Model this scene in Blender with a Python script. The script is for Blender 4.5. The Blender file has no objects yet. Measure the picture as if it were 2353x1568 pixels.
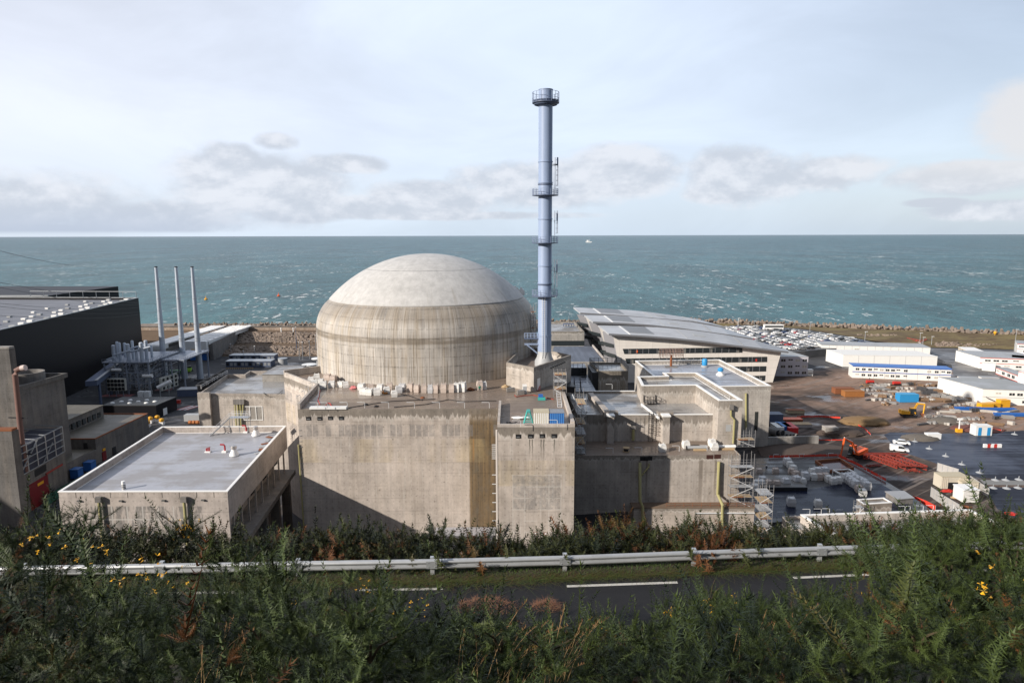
import bpy, math, random
import numpy as np
from mathutils import Vector, Matrix
random.seed(7); RNG = np.random.default_rng(7)
PI = math.pi
S = bpy.context.scene
COL = S.collection
# ---------------------------------------------------------------- camera
CAMZ = 67.0
FPX = 1568.0                      # focal length in pixels of a 2352 x 1568 picture (24 mm on 36 mm)
TH = math.atan((784 - 537) / FPX); ROLL = 0.0026
_f = Vector((0, math.cos(TH), -math.sin(TH))); _r0 = Vector((1, 0, 0)); _u0 = Vector((0, math.sin(TH), math.cos(TH)))
_r = _r0 * math.cos(ROLL) - _u0 * math.sin(ROLL); _u = _u0 * math.cos(ROLL) + _r0 * math.sin(ROLL)
CP = Vector((0, 0, CAMZ))
def ray(u, v): return _f + _r * ((u - 1176) / FPX) - _u * ((v - 784) / FPX)
def G(u, v, z=0.0):               # the place at height z that the survey point (u, v) marks
    d = ray(u, v); return CP + d * ((z - CAMZ) / d.z)
def D(u, v, y):                   # the place at distance y
    d = ray(u, v); return CP + d * (y / d.y)
def proj(p):
    q = Vector(p) - CP; w = q.dot(_f)
    return 1176 + FPX * q.dot(_r) / w, 784 - FPX * q.dot(_u) / w
cam = bpy.data.cameras.new('camera'); co = bpy.data.objects.new('camera', cam); COL.objects.link(co)
m = Matrix((( _r.x, _u.x, -_f.x, 0), (_r.y, _u.y, -_f.y, 0), (_r.z, _u.z, -_f.z, 0), (0, 0, 0, 1)))
co.matrix_world = Matrix.Translation(CP) @ m
cam.lens = 24; cam.sensor_width = 36; cam.clip_end = 80000; cam.clip_start = 0.1
S.camera = co
S.view_settings.view_transform = 'Standard'; S.view_settings.look = 'None'
S.view_settings.exposure = 0.27; S.view_settings.gamma = 1.0
# ---------------------------------------------------------------- material nodes
class NT:
    def __init__(s, tree): s.t = tree; s.nodes = tree.nodes; s.links = tree.links
    def n(s, typ, **kw):
        x = s.nodes.new(typ)
        for k, v in kw.items(): setattr(x, k, v)
        return x
    def put(s, sock, val):
        if isinstance(val, bpy.types.NodeSocket): s.links.new(val, sock)
        elif isinstance(val, (tuple, list)) and len(val) == 3 and sock.type == 'RGBA': sock.default_value = (*val, 1)
        else: sock.default_value = val
    def math(s, op, a, b=None, c=None, clamp=False):
        x = s.n('ShaderNodeMath', operation=op, use_clamp=clamp); s.put(x.inputs[0], a)
        if b is not None: s.put(x.inputs[1], b)
        if c is not None: s.put(x.inputs[2], c)
        return x.outputs[0]
    def add(s, a, b): return s.math('ADD', a, b)
    def mul(s, a, b): return s.math('MULTIPLY', a, b)
    def sub(s, a, b): return s.math('SUBTRACT', a, b)
    def mx(s, a, b): return s.math('MAXIMUM', a, b)
    def mn(s, a, b): return s.math('MINIMUM', a, b)
    def vmul(s, v, k):
        x = s.n('ShaderNodeVectorMath', operation='MULTIPLY'); s.put(x.inputs[0], v); s.put(x.inputs[1], k); return x.outputs[0]
    def vadd(s, v, k):
        x = s.n('ShaderNodeVectorMath', operation='ADD'); s.put(x.inputs[0], v); s.put(x.inputs[1], k); return x.outputs[0]
    def dot(s, v, k):
        x = s.n('ShaderNodeVectorMath', operation='DOT_PRODUCT'); s.put(x.inputs[0], v); s.put(x.inputs[1], k); return x.outputs['Value']
    def sep(s, v):
        x = s.n('ShaderNodeSeparateXYZ'); s.put(x.inputs[0], v); return x.outputs
    def comb(s, a, b, c):
        x = s.n('ShaderNodeCombineXYZ'); s.put(x.inputs[0], a); s.put(x.inputs[1], b); s.put(x.inputs[2], c); return x.outputs[0]
    def noise(s, v, scale=1.0, detail=3.0, rough=0.55, dist=0.0):
        x = s.n('ShaderNodeTexNoise'); s.put(x.inputs['Vector'], v); x.inputs['Scale'].default_value = scale
        x.inputs['Detail'].default_value = detail; x.inputs['Roughness'].default_value = rough; x.inputs['Distortion'].default_value = dist
        return x.outputs['Fac']
    def white(s, v):
        x = s.n('ShaderNodeTexWhiteNoise', noise_dimensions='3D'); s.put(x.inputs['Vector'], v); return x.outputs['Value']
    def voro(s, v, scale=1.0):
        x = s.n('ShaderNodeTexVoronoi'); s.put(x.inputs['Vector'], v); x.inputs['Scale'].default_value = scale; return x.outputs
    def ss(s, x, lo, hi, a=0.0, b=1.0):
        k = s.n('ShaderNodeMapRange', interpolation_type='SMOOTHSTEP', clamp=True); s.put(k.inputs[0], x)
        s.put(k.inputs[1], lo); s.put(k.inputs[2], hi); k.inputs[3].default_value = a; k.inputs[4].default_value = b; return k.outputs[0]
    def mix(s, f, a, b):
        x = s.n('ShaderNodeMix', data_type='RGBA'); s.put(x.inputs[0], f); s.put(x.inputs[6], a); s.put(x.inputs[7], b); return x.outputs[2]
    def scale(s, c, k):
        x = s.n('ShaderNodeMix', data_type='RGBA', blend_type='MULTIPLY'); x.inputs[0].default_value = 1
        s.put(x.inputs[6], c); y = s.n('ShaderNodeCombineColor')
        for i in range(3): s.put(y.inputs[i], k)
        s.links.new(y.outputs[0], x.inputs[7]); return x.outputs[2]
    def pos(s): return s.n('ShaderNodeNewGeometry').outputs['Position']
    def bump(s, h, strength=0.3, dist=0.1):
        x = s.n('ShaderNodeBump'); x.inputs['Strength'].default_value = strength; x.inputs['Distance'].default_value = dist
        s.put(x.inputs['Height'], h); return x.outputs['Normal']
def new_mat(name):
    mt = bpy.data.materials.new(name); mt.use_nodes = True
    b = mt.node_tree.nodes['Principled BSDF']; return mt, NT(mt.node_tree), b
_pm = {}
def paint(name, col, rough=0.55, metal=0.0, var=0.12, spec=0.4, vscale=0.6):
    """painted / plain surface with a little wear"""
    key = name
    if key in _pm: return _pm[key]
    mt, t, b = new_mat(name)
    oc = t.n('ShaderNodeTexCoord').outputs['Object']
    nz = t.noise(oc, vscale, 4, 0.65)
    n2 = t.noise(t.vmul(oc, (2.5, 2.5, 0.3)), 1.5, 3)
    k = t.add(1 - var, t.mul(t.add(nz, n2), var))
    t.put(b.inputs['Base Color'], t.scale(tuple(col), k))
    b.inputs['Roughness'].default_value = rough; b.inputs['Metallic'].default_value = metal
    b.inputs['Specular IOR Level'].default_value = spec
    _pm[key] = mt; return mt
def concrete(name, base=(0.36, 0.325, 0.29), ztop=None, drip=3.0, lift=2.6, panel=2.4, dark=0.5, streak=1.0, tint=0.0, extra=None, grid=1.0, rough=0.8):
    base = (base[0] * .98, base[1] * .98, base[2] * .985); mt, t, b = new_mat(name)
    p = t.pos(); x, y, z = t.sep(p)
    st = t.noise(t.vmul(p, (1.1, 1.1, 0.05)), 1.0, 5, 0.65)
    st2 = t.noise(t.vmul(p, (3.2, 3.2, 0.12)), 1.0, 3, 0.6)
    big = t.noise(t.vmul(p, (0.09, 0.09, 0.12)), 1.0, 4, 0.6)
    fine = t.noise(p, 2.2, 5, 0.75)
    mid = t.noise(t.vmul(p, (0.55, 0.55, 0.4)), 1.0, 5, 0.7)
    k = t.add(t.mul(t.ss(st, 0.3, 0.7), 0.15 * streak), t.add(t.mul(t.ss(st2, 0.3, 0.7), 0.04 * streak), t.add(t.mul(t.ss(big, 0.3, 0.7), 0.22), t.add(t.mul(fine, 0.30), t.mul(t.ss(mid, 0.3, 0.7), 0.18)))))
    k = t.add(t.mul(t.sub(k, 0.44), 1.25), 0.98)
    along = t.add(x, t.mul(y, 0.6))
    if lift:
        cell = t.comb(t.math('FLOOR', t.mul(along, 1 / panel)), 0.0, t.math('FLOOR', t.mul(z, 1 / lift)))
        k = t.add(k, t.mul(t.sub(t.white(cell), 0.5), 0.09 * grid))
        jit = t.mul(t.sub(t.noise(t.vmul(p, (0.5, 0.5, 0.5)), 1.0, 2), 0.5), 0.06)
        lz = t.ss(t.math('ABSOLUTE', t.sub(t.math('FRACT', t.add(t.mul(z, 1 / lift), jit)), 0.5)), 0.45, 0.475)
        lx = t.ss(t.math('ABSOLUTE', t.sub(t.math('FRACT', t.mul(along, 1 / panel)), 0.5)), 0.455, 0.48)
        brk = t.ss(t.noise(t.vmul(p, (0.22, 0.22, 0.35)), 1.0, 3), 0.40, 0.58)
        k = t.sub(k, t.mul(t.mul(t.mx(lz, t.mul(lx, 0.5)), brk), 0.16 * grid))
        ha = t.sub(t.math('FRACT', t.mul(along, 2 / panel)), 0.5); hb = t.sub(t.math('FRACT', t.mul(z, 2 / lift)), 0.5)
        hole = t.ss(t.add(t.mul(ha, ha), t.mul(hb, hb)), 0.016, 0.006)
        k = t.sub(k, t.mul(hole, 0.20 * grid))
    c = t.scale(base, k)
    warm = t.ss(t.noise(t.vmul(p, (0.3, 0.3, 0.07)), 1.0, 4), 0.45, 0.75)
    c = t.mix(t.mul(warm, 0.22 + tint), c, t.scale((0.33, 0.27, 0.20), k))
    if ztop is not None:
        zz = t.ss(z, ztop - drip, ztop)
        dr = t.noise(t.vmul(p, (1.6, 1.6, 0.08)), 1.0, 4, 0.7)
        msk = t.ss(t.add(zz, t.mul(t.sub(dr, 0.5), 2.0)), 0.42, 0.62)
        eff = t.mul(t.ss(t.add(zz, t.mul(t.sub(dr, 0.5), 2.2)), 0.12, 0.4), t.sub(1.0, msk)); c = t.mix(t.mul(eff, 0.5), c, t.scale((0.54, 0.51, 0.47), k))
        c = t.mix(t.mul(msk, dark), c, t.scale((0.13, 0.115, 0.095), k))
    if extra: c = extra(t, p, c, k)
    pits = t.ss(t.voro(p, 0.42)['Distance'], 0.10, 0.05)
    c = t.mix(t.mul(pits, 0.45), c, (0.08, 0.07, 0.06))
    t.put(b.inputs['Base Color'], c)
    b.inputs['Roughness'].default_value = rough; b.inputs['Specular IOR Level'].default_value = 0.3
    t.put(b.inputs['Normal'], t.bump(fine, 0.25, 0.05))
    return mt
def wetroof(name, base, wet=0.5, dirt=(0.12, 0.10, 0.08), seam=0.0, scale=0.12, spec=0.5, rmax=0.6):
    mt, t, b = new_mat(name)
    p = t.pos(); x, y, z = t.sep(p)
    n1 = t.noise(p, scale, 5, 0.6); n2 = t.noise(p, scale * 6, 4, 0.65); n3 = t.noise(t.vmul(p, (0.05, 0.6, 1)), 1.0, 4)
    k = t.add(0.68, t.add(t.mul(n1, 0.25), t.mul(n2, 0.35)))
    c = t.scale(base, k)
    c = t.mix(t.mul(t.ss(t.add(n1, t.mul(n3, 0.3)), 0.58, 0.74), 0.75), c, dirt)
    c = t.mix(t.mul(t.ss(t.noise(t.vmul(p, (scale * 2.2, scale * 2.2, 1)), 1.0, 5, 0.7, 0.8), 0.57, 0.63), 0.35), c, dirt)
    if seam:
        fy = t.ss(t.math('ABSOLUTE', t.sub(t.math('FRACT', t.mul(y, 1 / seam)), 0.5)), 0.46, 0.49)
        brk = t.ss(t.noise(t.vmul(p, (0.25, 1, 1)), 1.0, 2), 0.4, 0.6)
        c = t.mix(t.mul(t.mul(fy, brk), 0.35), c, (0.16, 0.16, 0.17))
    t.put(b.inputs['Base Color'], c)
    r = t.ss(t.add(n1, t.mul(t.sub(n3, 0.5), 0.5)), 0.35, 0.65)
    t.put(b.inputs['Roughness'], t.add(rmax - wet * 0.5, t.mul(r, wet * 0.5)))
    b.inputs['Specular IOR Level'].default_value = spec
    t.put(b.inputs['Normal'], t.bump(n2, 0.12, 0.05))
    return mt
# ---------------------------------------------------------------- mesh builder
class MB:
    def __init__(s): s.v = []; s.f = []; s.mi = []; s.sm = []; s.cm = 0; s.smooth = False
    def _a(s, vs, fs):
        o = len(s.v); s.v += [tuple(q) for q in vs]
        for f in fs: s.f.append(tuple(i + o for i in f)); s.mi.append(s.cm); s.sm.append(s.smooth)
    def quad(s, a, b, c, d): s._a([a, b, c, d], [(0, 1, 2, 3)]); return s
    def poly(s, pts): s._a(pts, [tuple(range(len(pts)))]); return s
    def hexa(s, lo, hi):            # two 4-point loops (anticlockwise from above)
        s._a(list(lo) + list(hi), [(3, 2, 1, 0), (4, 5, 6, 7), (0, 1, 5, 4), (1, 2, 6, 5), (2, 3, 7, 6), (3, 0, 4, 7)]); return s
    def box(s, x0, x1, y0, y1, z0, z1):
        return s.hexa([(x0, y0, z0), (x1, y0, z0), (x1, y1, z0), (x0, y1, z0)], [(x0, y0, z1), (x1, y0, z1), (x1, y1, z1), (x0, y1, z1)])
    def cbox(s, c, sx, sy, sz, rz=0.0):   # centre of the base, size, turn
        ca, sa = math.cos(rz), math.sin(rz); q = []
        for dx, dy in ((-1, -1), (1, -1), (1, 1), (-1, 1)):
            a, b = dx * sx / 2, dy * sy / 2; q.append((c[0] + a * ca - b * sa, c[1] + a * sa + b * ca))
        return s.hexa([(a, b, c[2]) for a, b in q], [(a, b, c[2] + sz) for a, b in q])
    def prism(s, pts, z0, z1, top=True, bottom=False):
        n = len(pts); zs0 = z0 if isinstance(z0, (list, tuple)) else [z0] * n; zs1 = z1 if isinstance(z1, (list, tuple)) else [z1] * n
        vs = [(p[0], p[1], zs0[i]) for i, p in enumerate(pts)] + [(p[0], p[1], zs1[i]) for i, p in enumerate(pts)]
        fs = [(i, (i + 1) % n, n + (i + 1) % n, n + i) for i in range(n)]
        if top: fs.append(tuple(range(n, 2 * n)))
        if bottom: fs.append(tuple(range(n - 1, -1, -1)))
        s._a(vs, fs); return s
    def ring(s, pts, t, z0, z1, zin=None, out=0.0):   # a wall of thickness t standing on the polygon's edge
        n = len(pts); o = inset(pts, -out) if out else pts; q = inset(pts, t); zi = z0 if zin is None else zin
        vs = [(p[0], p[1], z0) for p in o] + [(p[0], p[1], z1) for p in o] + [(p[0], p[1], z1) for p in q] + [(p[0], p[1], zi) for p in q]
        fs = []
        for i in range(n):
            j = (i + 1) % n
            fs += [(i, j, n + j, n + i), (n + i, n + j, 2 * n + j, 2 * n + i), (2 * n + i, 2 * n + j, 3 * n + j, 3 * n + i)]
            if out: fs.append((3 * n + i, 3 * n + j, j, i))
        s._a(vs, fs); return s
    def wall(s, a, b, t, z0, z1, side=1):   # straight wall from a to b, thickness to one side
        a = Vector((a[0], a[1], 0)); b = Vector((b[0], b[1], 0)); d = (b - a).normalized(); nn = Vector((-d.y, d.x, 0)) * t * side
        q = [a, b, b + nn, a + nn]
        if side < 0: q = q[::-1]
        return s.hexa([(p.x, p.y, z0) for p in q], [(p.x, p.y, z1) for p in q])
    def lathe(s, c, prof, n=24, a0=0.0, a1=2 * PI, cap=False):
        full = abs(a1 - a0 - 2 * PI) < 1e-6; m = n if full else n + 1; vs = []; fs = []
        for r, z in prof:
            for i in range(m):
                a = a0 + (a1 - a0) * i / n; vs.append((c[0] + r * math.cos(a), c[1] + r * math.sin(a), c[2] + z))
        for k in range(len(prof) - 1):
            for i in range(n):
                j = (i + 1) % m; fs.append((k * m + i, k * m + j, (k + 1) * m + j, (k + 1) * m + i))
        if cap: fs.append(tuple((len(prof) - 1) * m + i for i in range(m)))
        o = s.smooth; s.smooth = True; s._a(vs, fs[:-1] if cap else fs); s.smooth = False
        if cap: s._a([vs[i] for i in fs[-1]], [tuple(range(m))])
        s.smooth = o; return s
    def tube(s, path, r, n=5, r1=None, smooth=True):
        path = [Vector(p) for p in path]; k = len(path); vs = []; fs = []
        for i, p in enumerate(path):
            d = (path[min(i + 1, k - 1)] - path[max(i - 1, 0)]).normalized()
            a = d.orthogonal().normalized() if abs(d.z) > 0.95 else d.cross(Vector((0, 0, 1))).normalized(); b = d.cross(a)
            rr = r if r1 is None else r + (r1 - r) * i / (k - 1)
            for j in range(n):
                g = 2 * PI * (j + 0.5) / n; vs.append(p + (a * math.cos(g) + b * math.sin(g)) * rr)
        for i in range(k - 1):
            for j in range(n): fs.append((i * n + j, i * n + (j + 1) % n, (i + 1) * n + (j + 1) % n, (i + 1) * n + j))
        fs.append(tuple(range(n - 1, -1, -1))); fs.append(tuple((k - 1) * n + j for j in range(n)))
        o = s.smooth; s.smooth = smooth and n > 4; s._a(vs, fs); s.smooth = o; return s
    def bar(s, a, b, w): return s.tube([a, b], w * 0.707, 4)
    def blob(s, c, rx, ry, rz, n=8, m=5, jit=0.0, zmin=-1.0):
        vs = []; fs = []
        for i in range(m + 1):
            f = zmin + (1 - zmin) * i / m; rr = math.sqrt(max(0, 1 - f * f))
            for j in range(n):
                a = 2 * PI * j / n; q = 1 + random.uniform(-jit, jit)
                vs.append((c[0] + rx * rr * q * math.cos(a), c[1] + ry * rr * q * math.sin(a), c[2] + rz * f * (1 + random.uniform(-jit, jit) * .5)))
        for i in range(m):
            for j in range(n): fs.append((i * n + j, i * n + (j + 1) % n, (i + 1) * n + (j + 1) % n, (i + 1) * n + j))
        s._a(vs, fs); return s
    def build(s, name, mats, parent=None):
        me = bpy.data.meshes.new(name); off = Vector((0, 0, 0)); q = parent
        while q is not None: off += q.location; q = q.parent
        me.from_pydata([(a - off.x, b - off.y, c - off.z) for a, b, c in s.v], [], s.f)
        for k in (mats if isinstance(mats, (list, tuple)) else [mats]): me.materials.append(k)
        me.polygons.foreach_set('material_index', s.mi); me.polygons.foreach_set('use_smooth', s.sm); me.update()
        if any(s.sm): me.set_sharp_from_angle(angle=math.radians(42))
        o = bpy.data.objects.new(name, me); COL.objects.link(o)
        if parent is not None: o.parent = parent
        return o
def inset(pts, d):                 # move every edge of an anticlockwise polygon inwards by d
    n = len(pts); out = []
    for i in range(n):
        a, b, c = (Vector((pts[(i + k) % n][0], pts[(i + k) % n][1])) for k in (-1, 0, 1))
        e1 = (b - a).normalized(); e2 = (c - b).normalized(); n1 = Vector((-e1.y, e1.x)); n2 = Vector((-e2.y, e2.x))
        w = n1 + n2; den = 1 + n1.dot(n2)
        w = n1 if den < 0.05 else w / den
        out.append((b.x + w.x * d, b.y + w.y * d))
    return out
def ccw(pts):
    a = sum(pts[i][0] * pts[(i + 1) % len(pts)][1] - pts[(i + 1) % len(pts)][0] * pts[i][1] for i in range(len(pts)))
    return list(pts) if a > 0 else list(pts)[::-1]
def xy(*ps): return [(p[0], p[1]) for p in ps]
# ---------------------------------------------------------------- things
def tag(o, label, cat, group=None):
    o['label'] = label; o['category'] = cat
    if group: o['group'] = group
    return o
def thing(name, label, cat, loc=(0, 0, 0), group=None):
    o = bpy.data.objects.new(name, None); COL.objects.link(o); o.location = loc; o.empty_display_size = 0.5
    return tag(o, label, cat, group)
def structure(o): o['kind'] = 'structure'; return o
def stuff(o, label=None): 
    o['kind'] = 'stuff'
    if label: o['label'] = label
    return o
def dup(o, loc, rz=0.0, label=None, sc=None):
    r = o.copy(); COL.objects.link(r); r.location = loc; r.rotation_euler = (0, 0, rz)
    if label: r['label'] = label
    if sc: r.scale = sc if isinstance(sc, tuple) else (sc, sc, sc)
    for ch in o.children:
        c = ch.copy(); COL.objects.link(c); c.parent = r
        for g in ch.children:
            d = g.copy(); COL.objects.link(d); d.parent = c
    return r
class Proto:                       # first use moves the built thing itself, later uses copy it
    def __init__(s, o): s.o = o; s.used = False
    def put(s, loc, rz, label, sc=None):
        if not s.used:
            s.used = True; o = s.o; o.location = loc; o.rotation_euler = (0, 0, rz); o['label'] = label
            if sc: o.scale = sc if isinstance(sc, tuple) else (sc, sc, sc)
            return o
        return dup(s.o, loc, rz, label, sc)
ORD = ['first', 'second', 'third', 'fourth', 'fifth', 'sixth', 'seventh', 'eighth', 'ninth', 'tenth', 'eleventh', 'twelfth', 'thirteenth',
       'fourteenth', 'fifteenth', 'sixteenth', 'seventeenth', 'eighteenth', 'nineteenth', 'twentieth', 'twenty-first', 'twenty-second', 'twenty-third',
       'twenty-fourth', 'twenty-fifth', 'twenty-sixth', 'twenty-seventh', 'twenty-eighth', 'twenty-ninth', 'thirtieth']
def flat_roof(parent, pts, z0, ztop, wallm, roofm, par=1.2, t=0.45, coping=None, cop_h=0.12):
    """walls with a parapet, a roof sheet inside it and a coping on top"""
    pts = ccw(pts)
    w = MB().ring(pts, t, z0, ztop, ztop - par - 0.05).build('wall', wallm, parent)
    q = inset(pts, t - 0.02)
    r = MB().poly([(a, b, ztop - par) for a, b in q]).build('roof', roofm, parent)
    if coping: MB().ring(pts, t + 0.06, ztop - 0.04, ztop + cop_h, ztop - 0.04, 0.06).build('coping', coping, parent)
    return pts
# ================================================================= daylight
SUN = Vector((-0.80, -0.52, 0.43)).normalized()          # towards the sun: low, left and a little behind
w = bpy.data.worlds.new('World'); S.world = w; w.use_nodes = True
t = NT(w.node_tree); bg = w.node_tree.nodes['Background']
sky = t.n('ShaderNodeTexSky', sky_type='NISHITA'); sky.sun_disc = False
sky.sun_elevation = math.asin(SUN.z); sky.sun_rotation = math.atan2(SUN.x, SUN.y) % (2 * PI)
sky.air_density = 1.0; sky.dust_density = 1.5; sky.ozone_density = 1.2
d = t.n('ShaderNodeTexCoord').outputs['Generated']
dx, dy, dz = t.sep(d)
az = t.math('ARCTAN2', dx, dy); el = t.math('ARCSINE', dz)
# thin high veil: brightest low over the sea ahead, thinner and bluer overhead and behind
front = t.dot(d, tuple(Vector((-0.10, 0.975, 0.20)).normalized()))
veil_b = t.ss(front, -0.2, 1.0, 4.3, 10.5)
wisp = t.noise(t.vmul(t.comb(az, el, 0.0), (2.2, 7.0, 1)), 1.0, 5, 0.6, 0.6)
wisp2 = t.noise(t.vmul(t.comb(az, el, 3.0), (1.0, 3.0, 1)), 1.3, 3, 0.5, 0.2)
veil = t.scale((0.765, 0.86, 1.02), veil_b)
warmleft = t.ss(az, 0.1, -0.7)
veil = t.mix(t.mul(warmleft, 0.55), veil, t.scale((0.90, 0.90, 0.99), veil_b))
low = t.ss(el, 0.16, 0.0)
veil = t.mix(t.mul(low, 0.5), veil, t.scale((0.70, 0.855, 0.99), t.mul(veil_b, 0.86)))
k = t.add(0.80, t.mul(t.ss(wisp, 0.3, 0.7), 0.12))
k = t.sub(k, t.mul(t.ss(wisp2, 0.45, 0.7), 0.10)); k = t.sub(k, t.mul(t.mul(t.ss(az, 0.1, 0.7), t.ss(el, 0.02, 0.3)), 0.20))
veil = t.scale(veil, t.add(k, 0.05))
nish = t.scale(sky.outputs[0], 1.0)
cover = t.sub(0.86, t.mul(t.ss(az, 0.15, 0.75), 0.22))
base = t.mix(cover, nish, veil)
# cumulus low over the sea: soft heaps placed by bearing and elevation (radians)
def E(v): return math.atan((784 - v) / FPX) - TH
def A(u): return math.atan((u - 1176) / FPX)
heaps = [(40, 480, 330, 75), (330, 500, 330, 48), (610, 440, 230, 92), (560, 390, 85, 50), (800, 380, 100, 26), (655, 335, 55, 22), (860, 475, 270, 32),
         (1000, 458, 200, 46), (1250, 425, 250, 62), (1430, 402, 170, 62), (1700, 410, 160, 72), (1890, 415, 130, 42), (1650, 450, 100, 26),
         (2330, 330, 100, 80), (2200, 430, 190, 34), (2330, 495, 160, 22), (2130, 478, 60, 10), (1000, 495, 420, 12), (40, 525, 300, 22), (690, 490, 140, 28)]
cn = t.noise(t.vmul(t.comb(az, el, 1.7), (6, 10, 1)), 1.0, 8, 0.58, 0.1)
cn2 = t.noise(t.vmul(t.comb(az, el, 9.7), (24, 36, 1)), 1.0, 5, 0.6, 0.1)
mass = None
for u, v, ru, rv in heaps:
    a = t.mul(t.sub(az, A(u)), 1 / (ru / FPX)); e = t.mul(t.sub(el, E(v)), 1 / (rv / FPX))
    g = t.sub(1.0, t.add(t.mul(a, a), t.mul(e, e)))
    mass = g if mass is None else t.mx(mass, g)
q = t.add(t.mx(mass, -1.5), t.add(t.mul(t.sub(cn, 0.5), 2.1), t.mul(t.sub(cn2, 0.5), 0.9)))
dens = t.ss(q, -0.15, 0.6)
lit = t.noise(t.vmul(t.comb(az, t.add(el, -0.014), 1.7), (6, 10, 1)), 1.0, 8, 0.58, 0.1)
shade = t.ss(t.sub(cn, lit), -0.07, 0.09)
ccol = t.mix(shade, (5.0, 5.45, 6.2), (6.8, 7.1, 7.7))
ccol = t.mix(t.mul(t.ss(az, 0.35, 0.62), t.ss(el, 0.03, 0.1)), ccol, (6.7, 6.7, 6.9))
ccol = t.mix(t.mul(t.ss(az, -0.15, -0.55), t.ss(el, 0.05, 0.0)), ccol, (4.3, 4.9, 6.0))
inband = t.mul(t.ss(el, 0.30, 0.2), t.ss(el, 0.0, 0.006))
base = t.mix(t.mul(t.mul(dens, inband), 0.88), base, ccol)
t.put(bg.inputs['Color'], base); bg.inputs['Strength'].default_value = 0.1
sl = bpy.data.lights.new('sun', 'SUN'); sl.energy = 5.0; sl.angle = math.radians(0.6); sl.color = (1.0, 0.92, 0.82)
so = bpy.data.objects.new('sun', sl); COL.objects.link(so); so.rotation_euler = (-SUN).to_track_quat('-Z', 'Y').to_euler(); so.location = (-200, -200, 200)

# ================================================================= sea
mt, t, b = new_mat('sea_water'); p = t.pos(); x, y, z = t.sep(p)
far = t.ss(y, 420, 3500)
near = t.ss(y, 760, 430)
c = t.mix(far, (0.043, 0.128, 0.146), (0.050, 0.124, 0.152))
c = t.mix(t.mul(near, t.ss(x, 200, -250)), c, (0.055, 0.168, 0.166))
sw = t.noise(t.vmul(p, (1 / 30, 1 / 70, 0)), 1.0, 5, 0.65); sw2 = t.noise(t.vmul(p, (1 / 420, 1 / 700, 0)), 1.0, 3, 0.6)
sw3 = t.noise(t.vmul(p, (1 / 9, 1 / 16, 0)), 1.0, 4, 0.7); sw4 = t.noise(t.vmul(p, (1 / 160, 1 / 420, 0)), 1.0, 4, 0.65)
c = t.scale(c, t.add(0.10, t.add(t.mul(t.ss(sw, 0.3, 0.7), 0.50), t.add(t.mul(sw2, 0.30), t.add(t.mul(t.ss(sw3, 0.3, 0.7), 0.40), t.mul(t.ss(sw4, 0.3, 0.7), 0.45))))))  # light and dark of the waves put into the water colour
f1 = t.noise(t.vmul(p, (1 / 8, 1 / 19, 0)), 1.0, 5, 0.7, 0.4); f2 = t.noise(t.vmul(p, (1 / 170, 1 / 240, 0)), 1.0, 3, 0.6)
f3 = t.noise(t.vmul(p, (1 / 22, 1 / 60, 0)), 1.0, 5, 0.72, 0.4)
foam = t.mx(t.ss(t.add(f1, t.mul(t.sub(f2, 0.5), 0.35)), 0.612, 0.665), t.ss(t.add(f3, t.mul(t.sub(f2, 0.5), 0.3)), 0.630, 0.68))
foam = t.mul(foam, t.ss(y, 7000, 1500, 0.25, 1.0))
c = t.mix(t.ss(y, 5000, 26000), c, (0.095, 0.155, 0.19))  # horizon haze put into the far water colour
c = t.mix(t.mul(foam, 0.85), c, (0.72, 0.75, 0.75))
t.put(b.inputs['Base Color'], c); t.put(b.inputs['Roughness'], t.add(0.34, t.mul(foam, 0.5)))
b.inputs['Specular IOR Level'].default_value = 0.15; b.inputs['IOR'].default_value = 1.33
wv = t.add(t.mul(t.noise(t.vmul(p, (1 / 22, 1 / 9, 0)), 1.0, 6, 0.7), 1.0), t.mul(t.noise(t.vmul(p, (1 / 5, 1 / 2.5, 0)), 1.0, 3, 0.6), 0.25))
t.put(b.inputs['Normal'], t.bump(wv, 1.0, 3.2))
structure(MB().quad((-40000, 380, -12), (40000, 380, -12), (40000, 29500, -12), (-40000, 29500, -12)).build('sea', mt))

# ================================================================= works platform (ground), with the shore line at its far edge
SH = [G(-400, 742, 13), G(0, 740, 13), G(320, 739, 13), G(730, 739, 13), G(1270, 737, 9), G(1640, 735, 6), G(1850, 743, 6), G(2100, 752, 6), G(2352, 762, 6), G(2800, 778, 6)]
def shore(x):
    for a, c in zip(SH, SH[1:]):
        if a.x <= x <= c.x:
            f = (x - a.x) / (c.x - a.x); return a.y + (c.y - a.y) * f, a.z + (c.z - a.z) * f
    e = SH[0] if x < SH[0].x else SH[-1]; return e.y, e.z
mt, t, b = new_mat('site_ground'); p = t.pos(); x, y, z = t.sep(p)
n1 = t.noise(t.vmul(p, (0.02, 0.03, 0)), 1.0, 6, 0.62, 0.6); n2 = t.noise(p, 0.25, 5, 0.7); n3 = t.noise(t.vmul(p, (0.03, 0.12, 0)), 1.0, 5, 0.7, 1.2)
dirt = t.mix(t.ss(t.add(n1, t.add(t.ss(x, 95, 190, -0.10, 0.14), t.ss(y, 170, 300, -0.05, 0.06))), 0.36, 0.66), (0.042, 0.032, 0.028), (0.31, 0.205, 0.15))
tr = t.noise(t.vmul(t.comb(t.add(t.mul(x, .80), t.mul(y, .60)), t.add(t.mul(x, -.60), t.mul(y, .80)), 0.0), (0.012, 0.35, 0)), 1.0, 5, 0.7, 0.5)
dirt = t.mix(t.mul(t.ss(t.add(tr, t.mul(t.sub(n1, .5), .3)), 0.54, 0.64), 0.6), dirt, (0.27, 0.225, 0.195))
dirt = t.mix(t.mul(t.ss(tr, 0.45, 0.36), 0.6), dirt, (0.035, 0.028, 0.025))
dirt = t.mix(t.mul(t.ss(n3, 0.58, 0.72), 0.5), dirt, (0.30, 0.26, 0.23))
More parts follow.
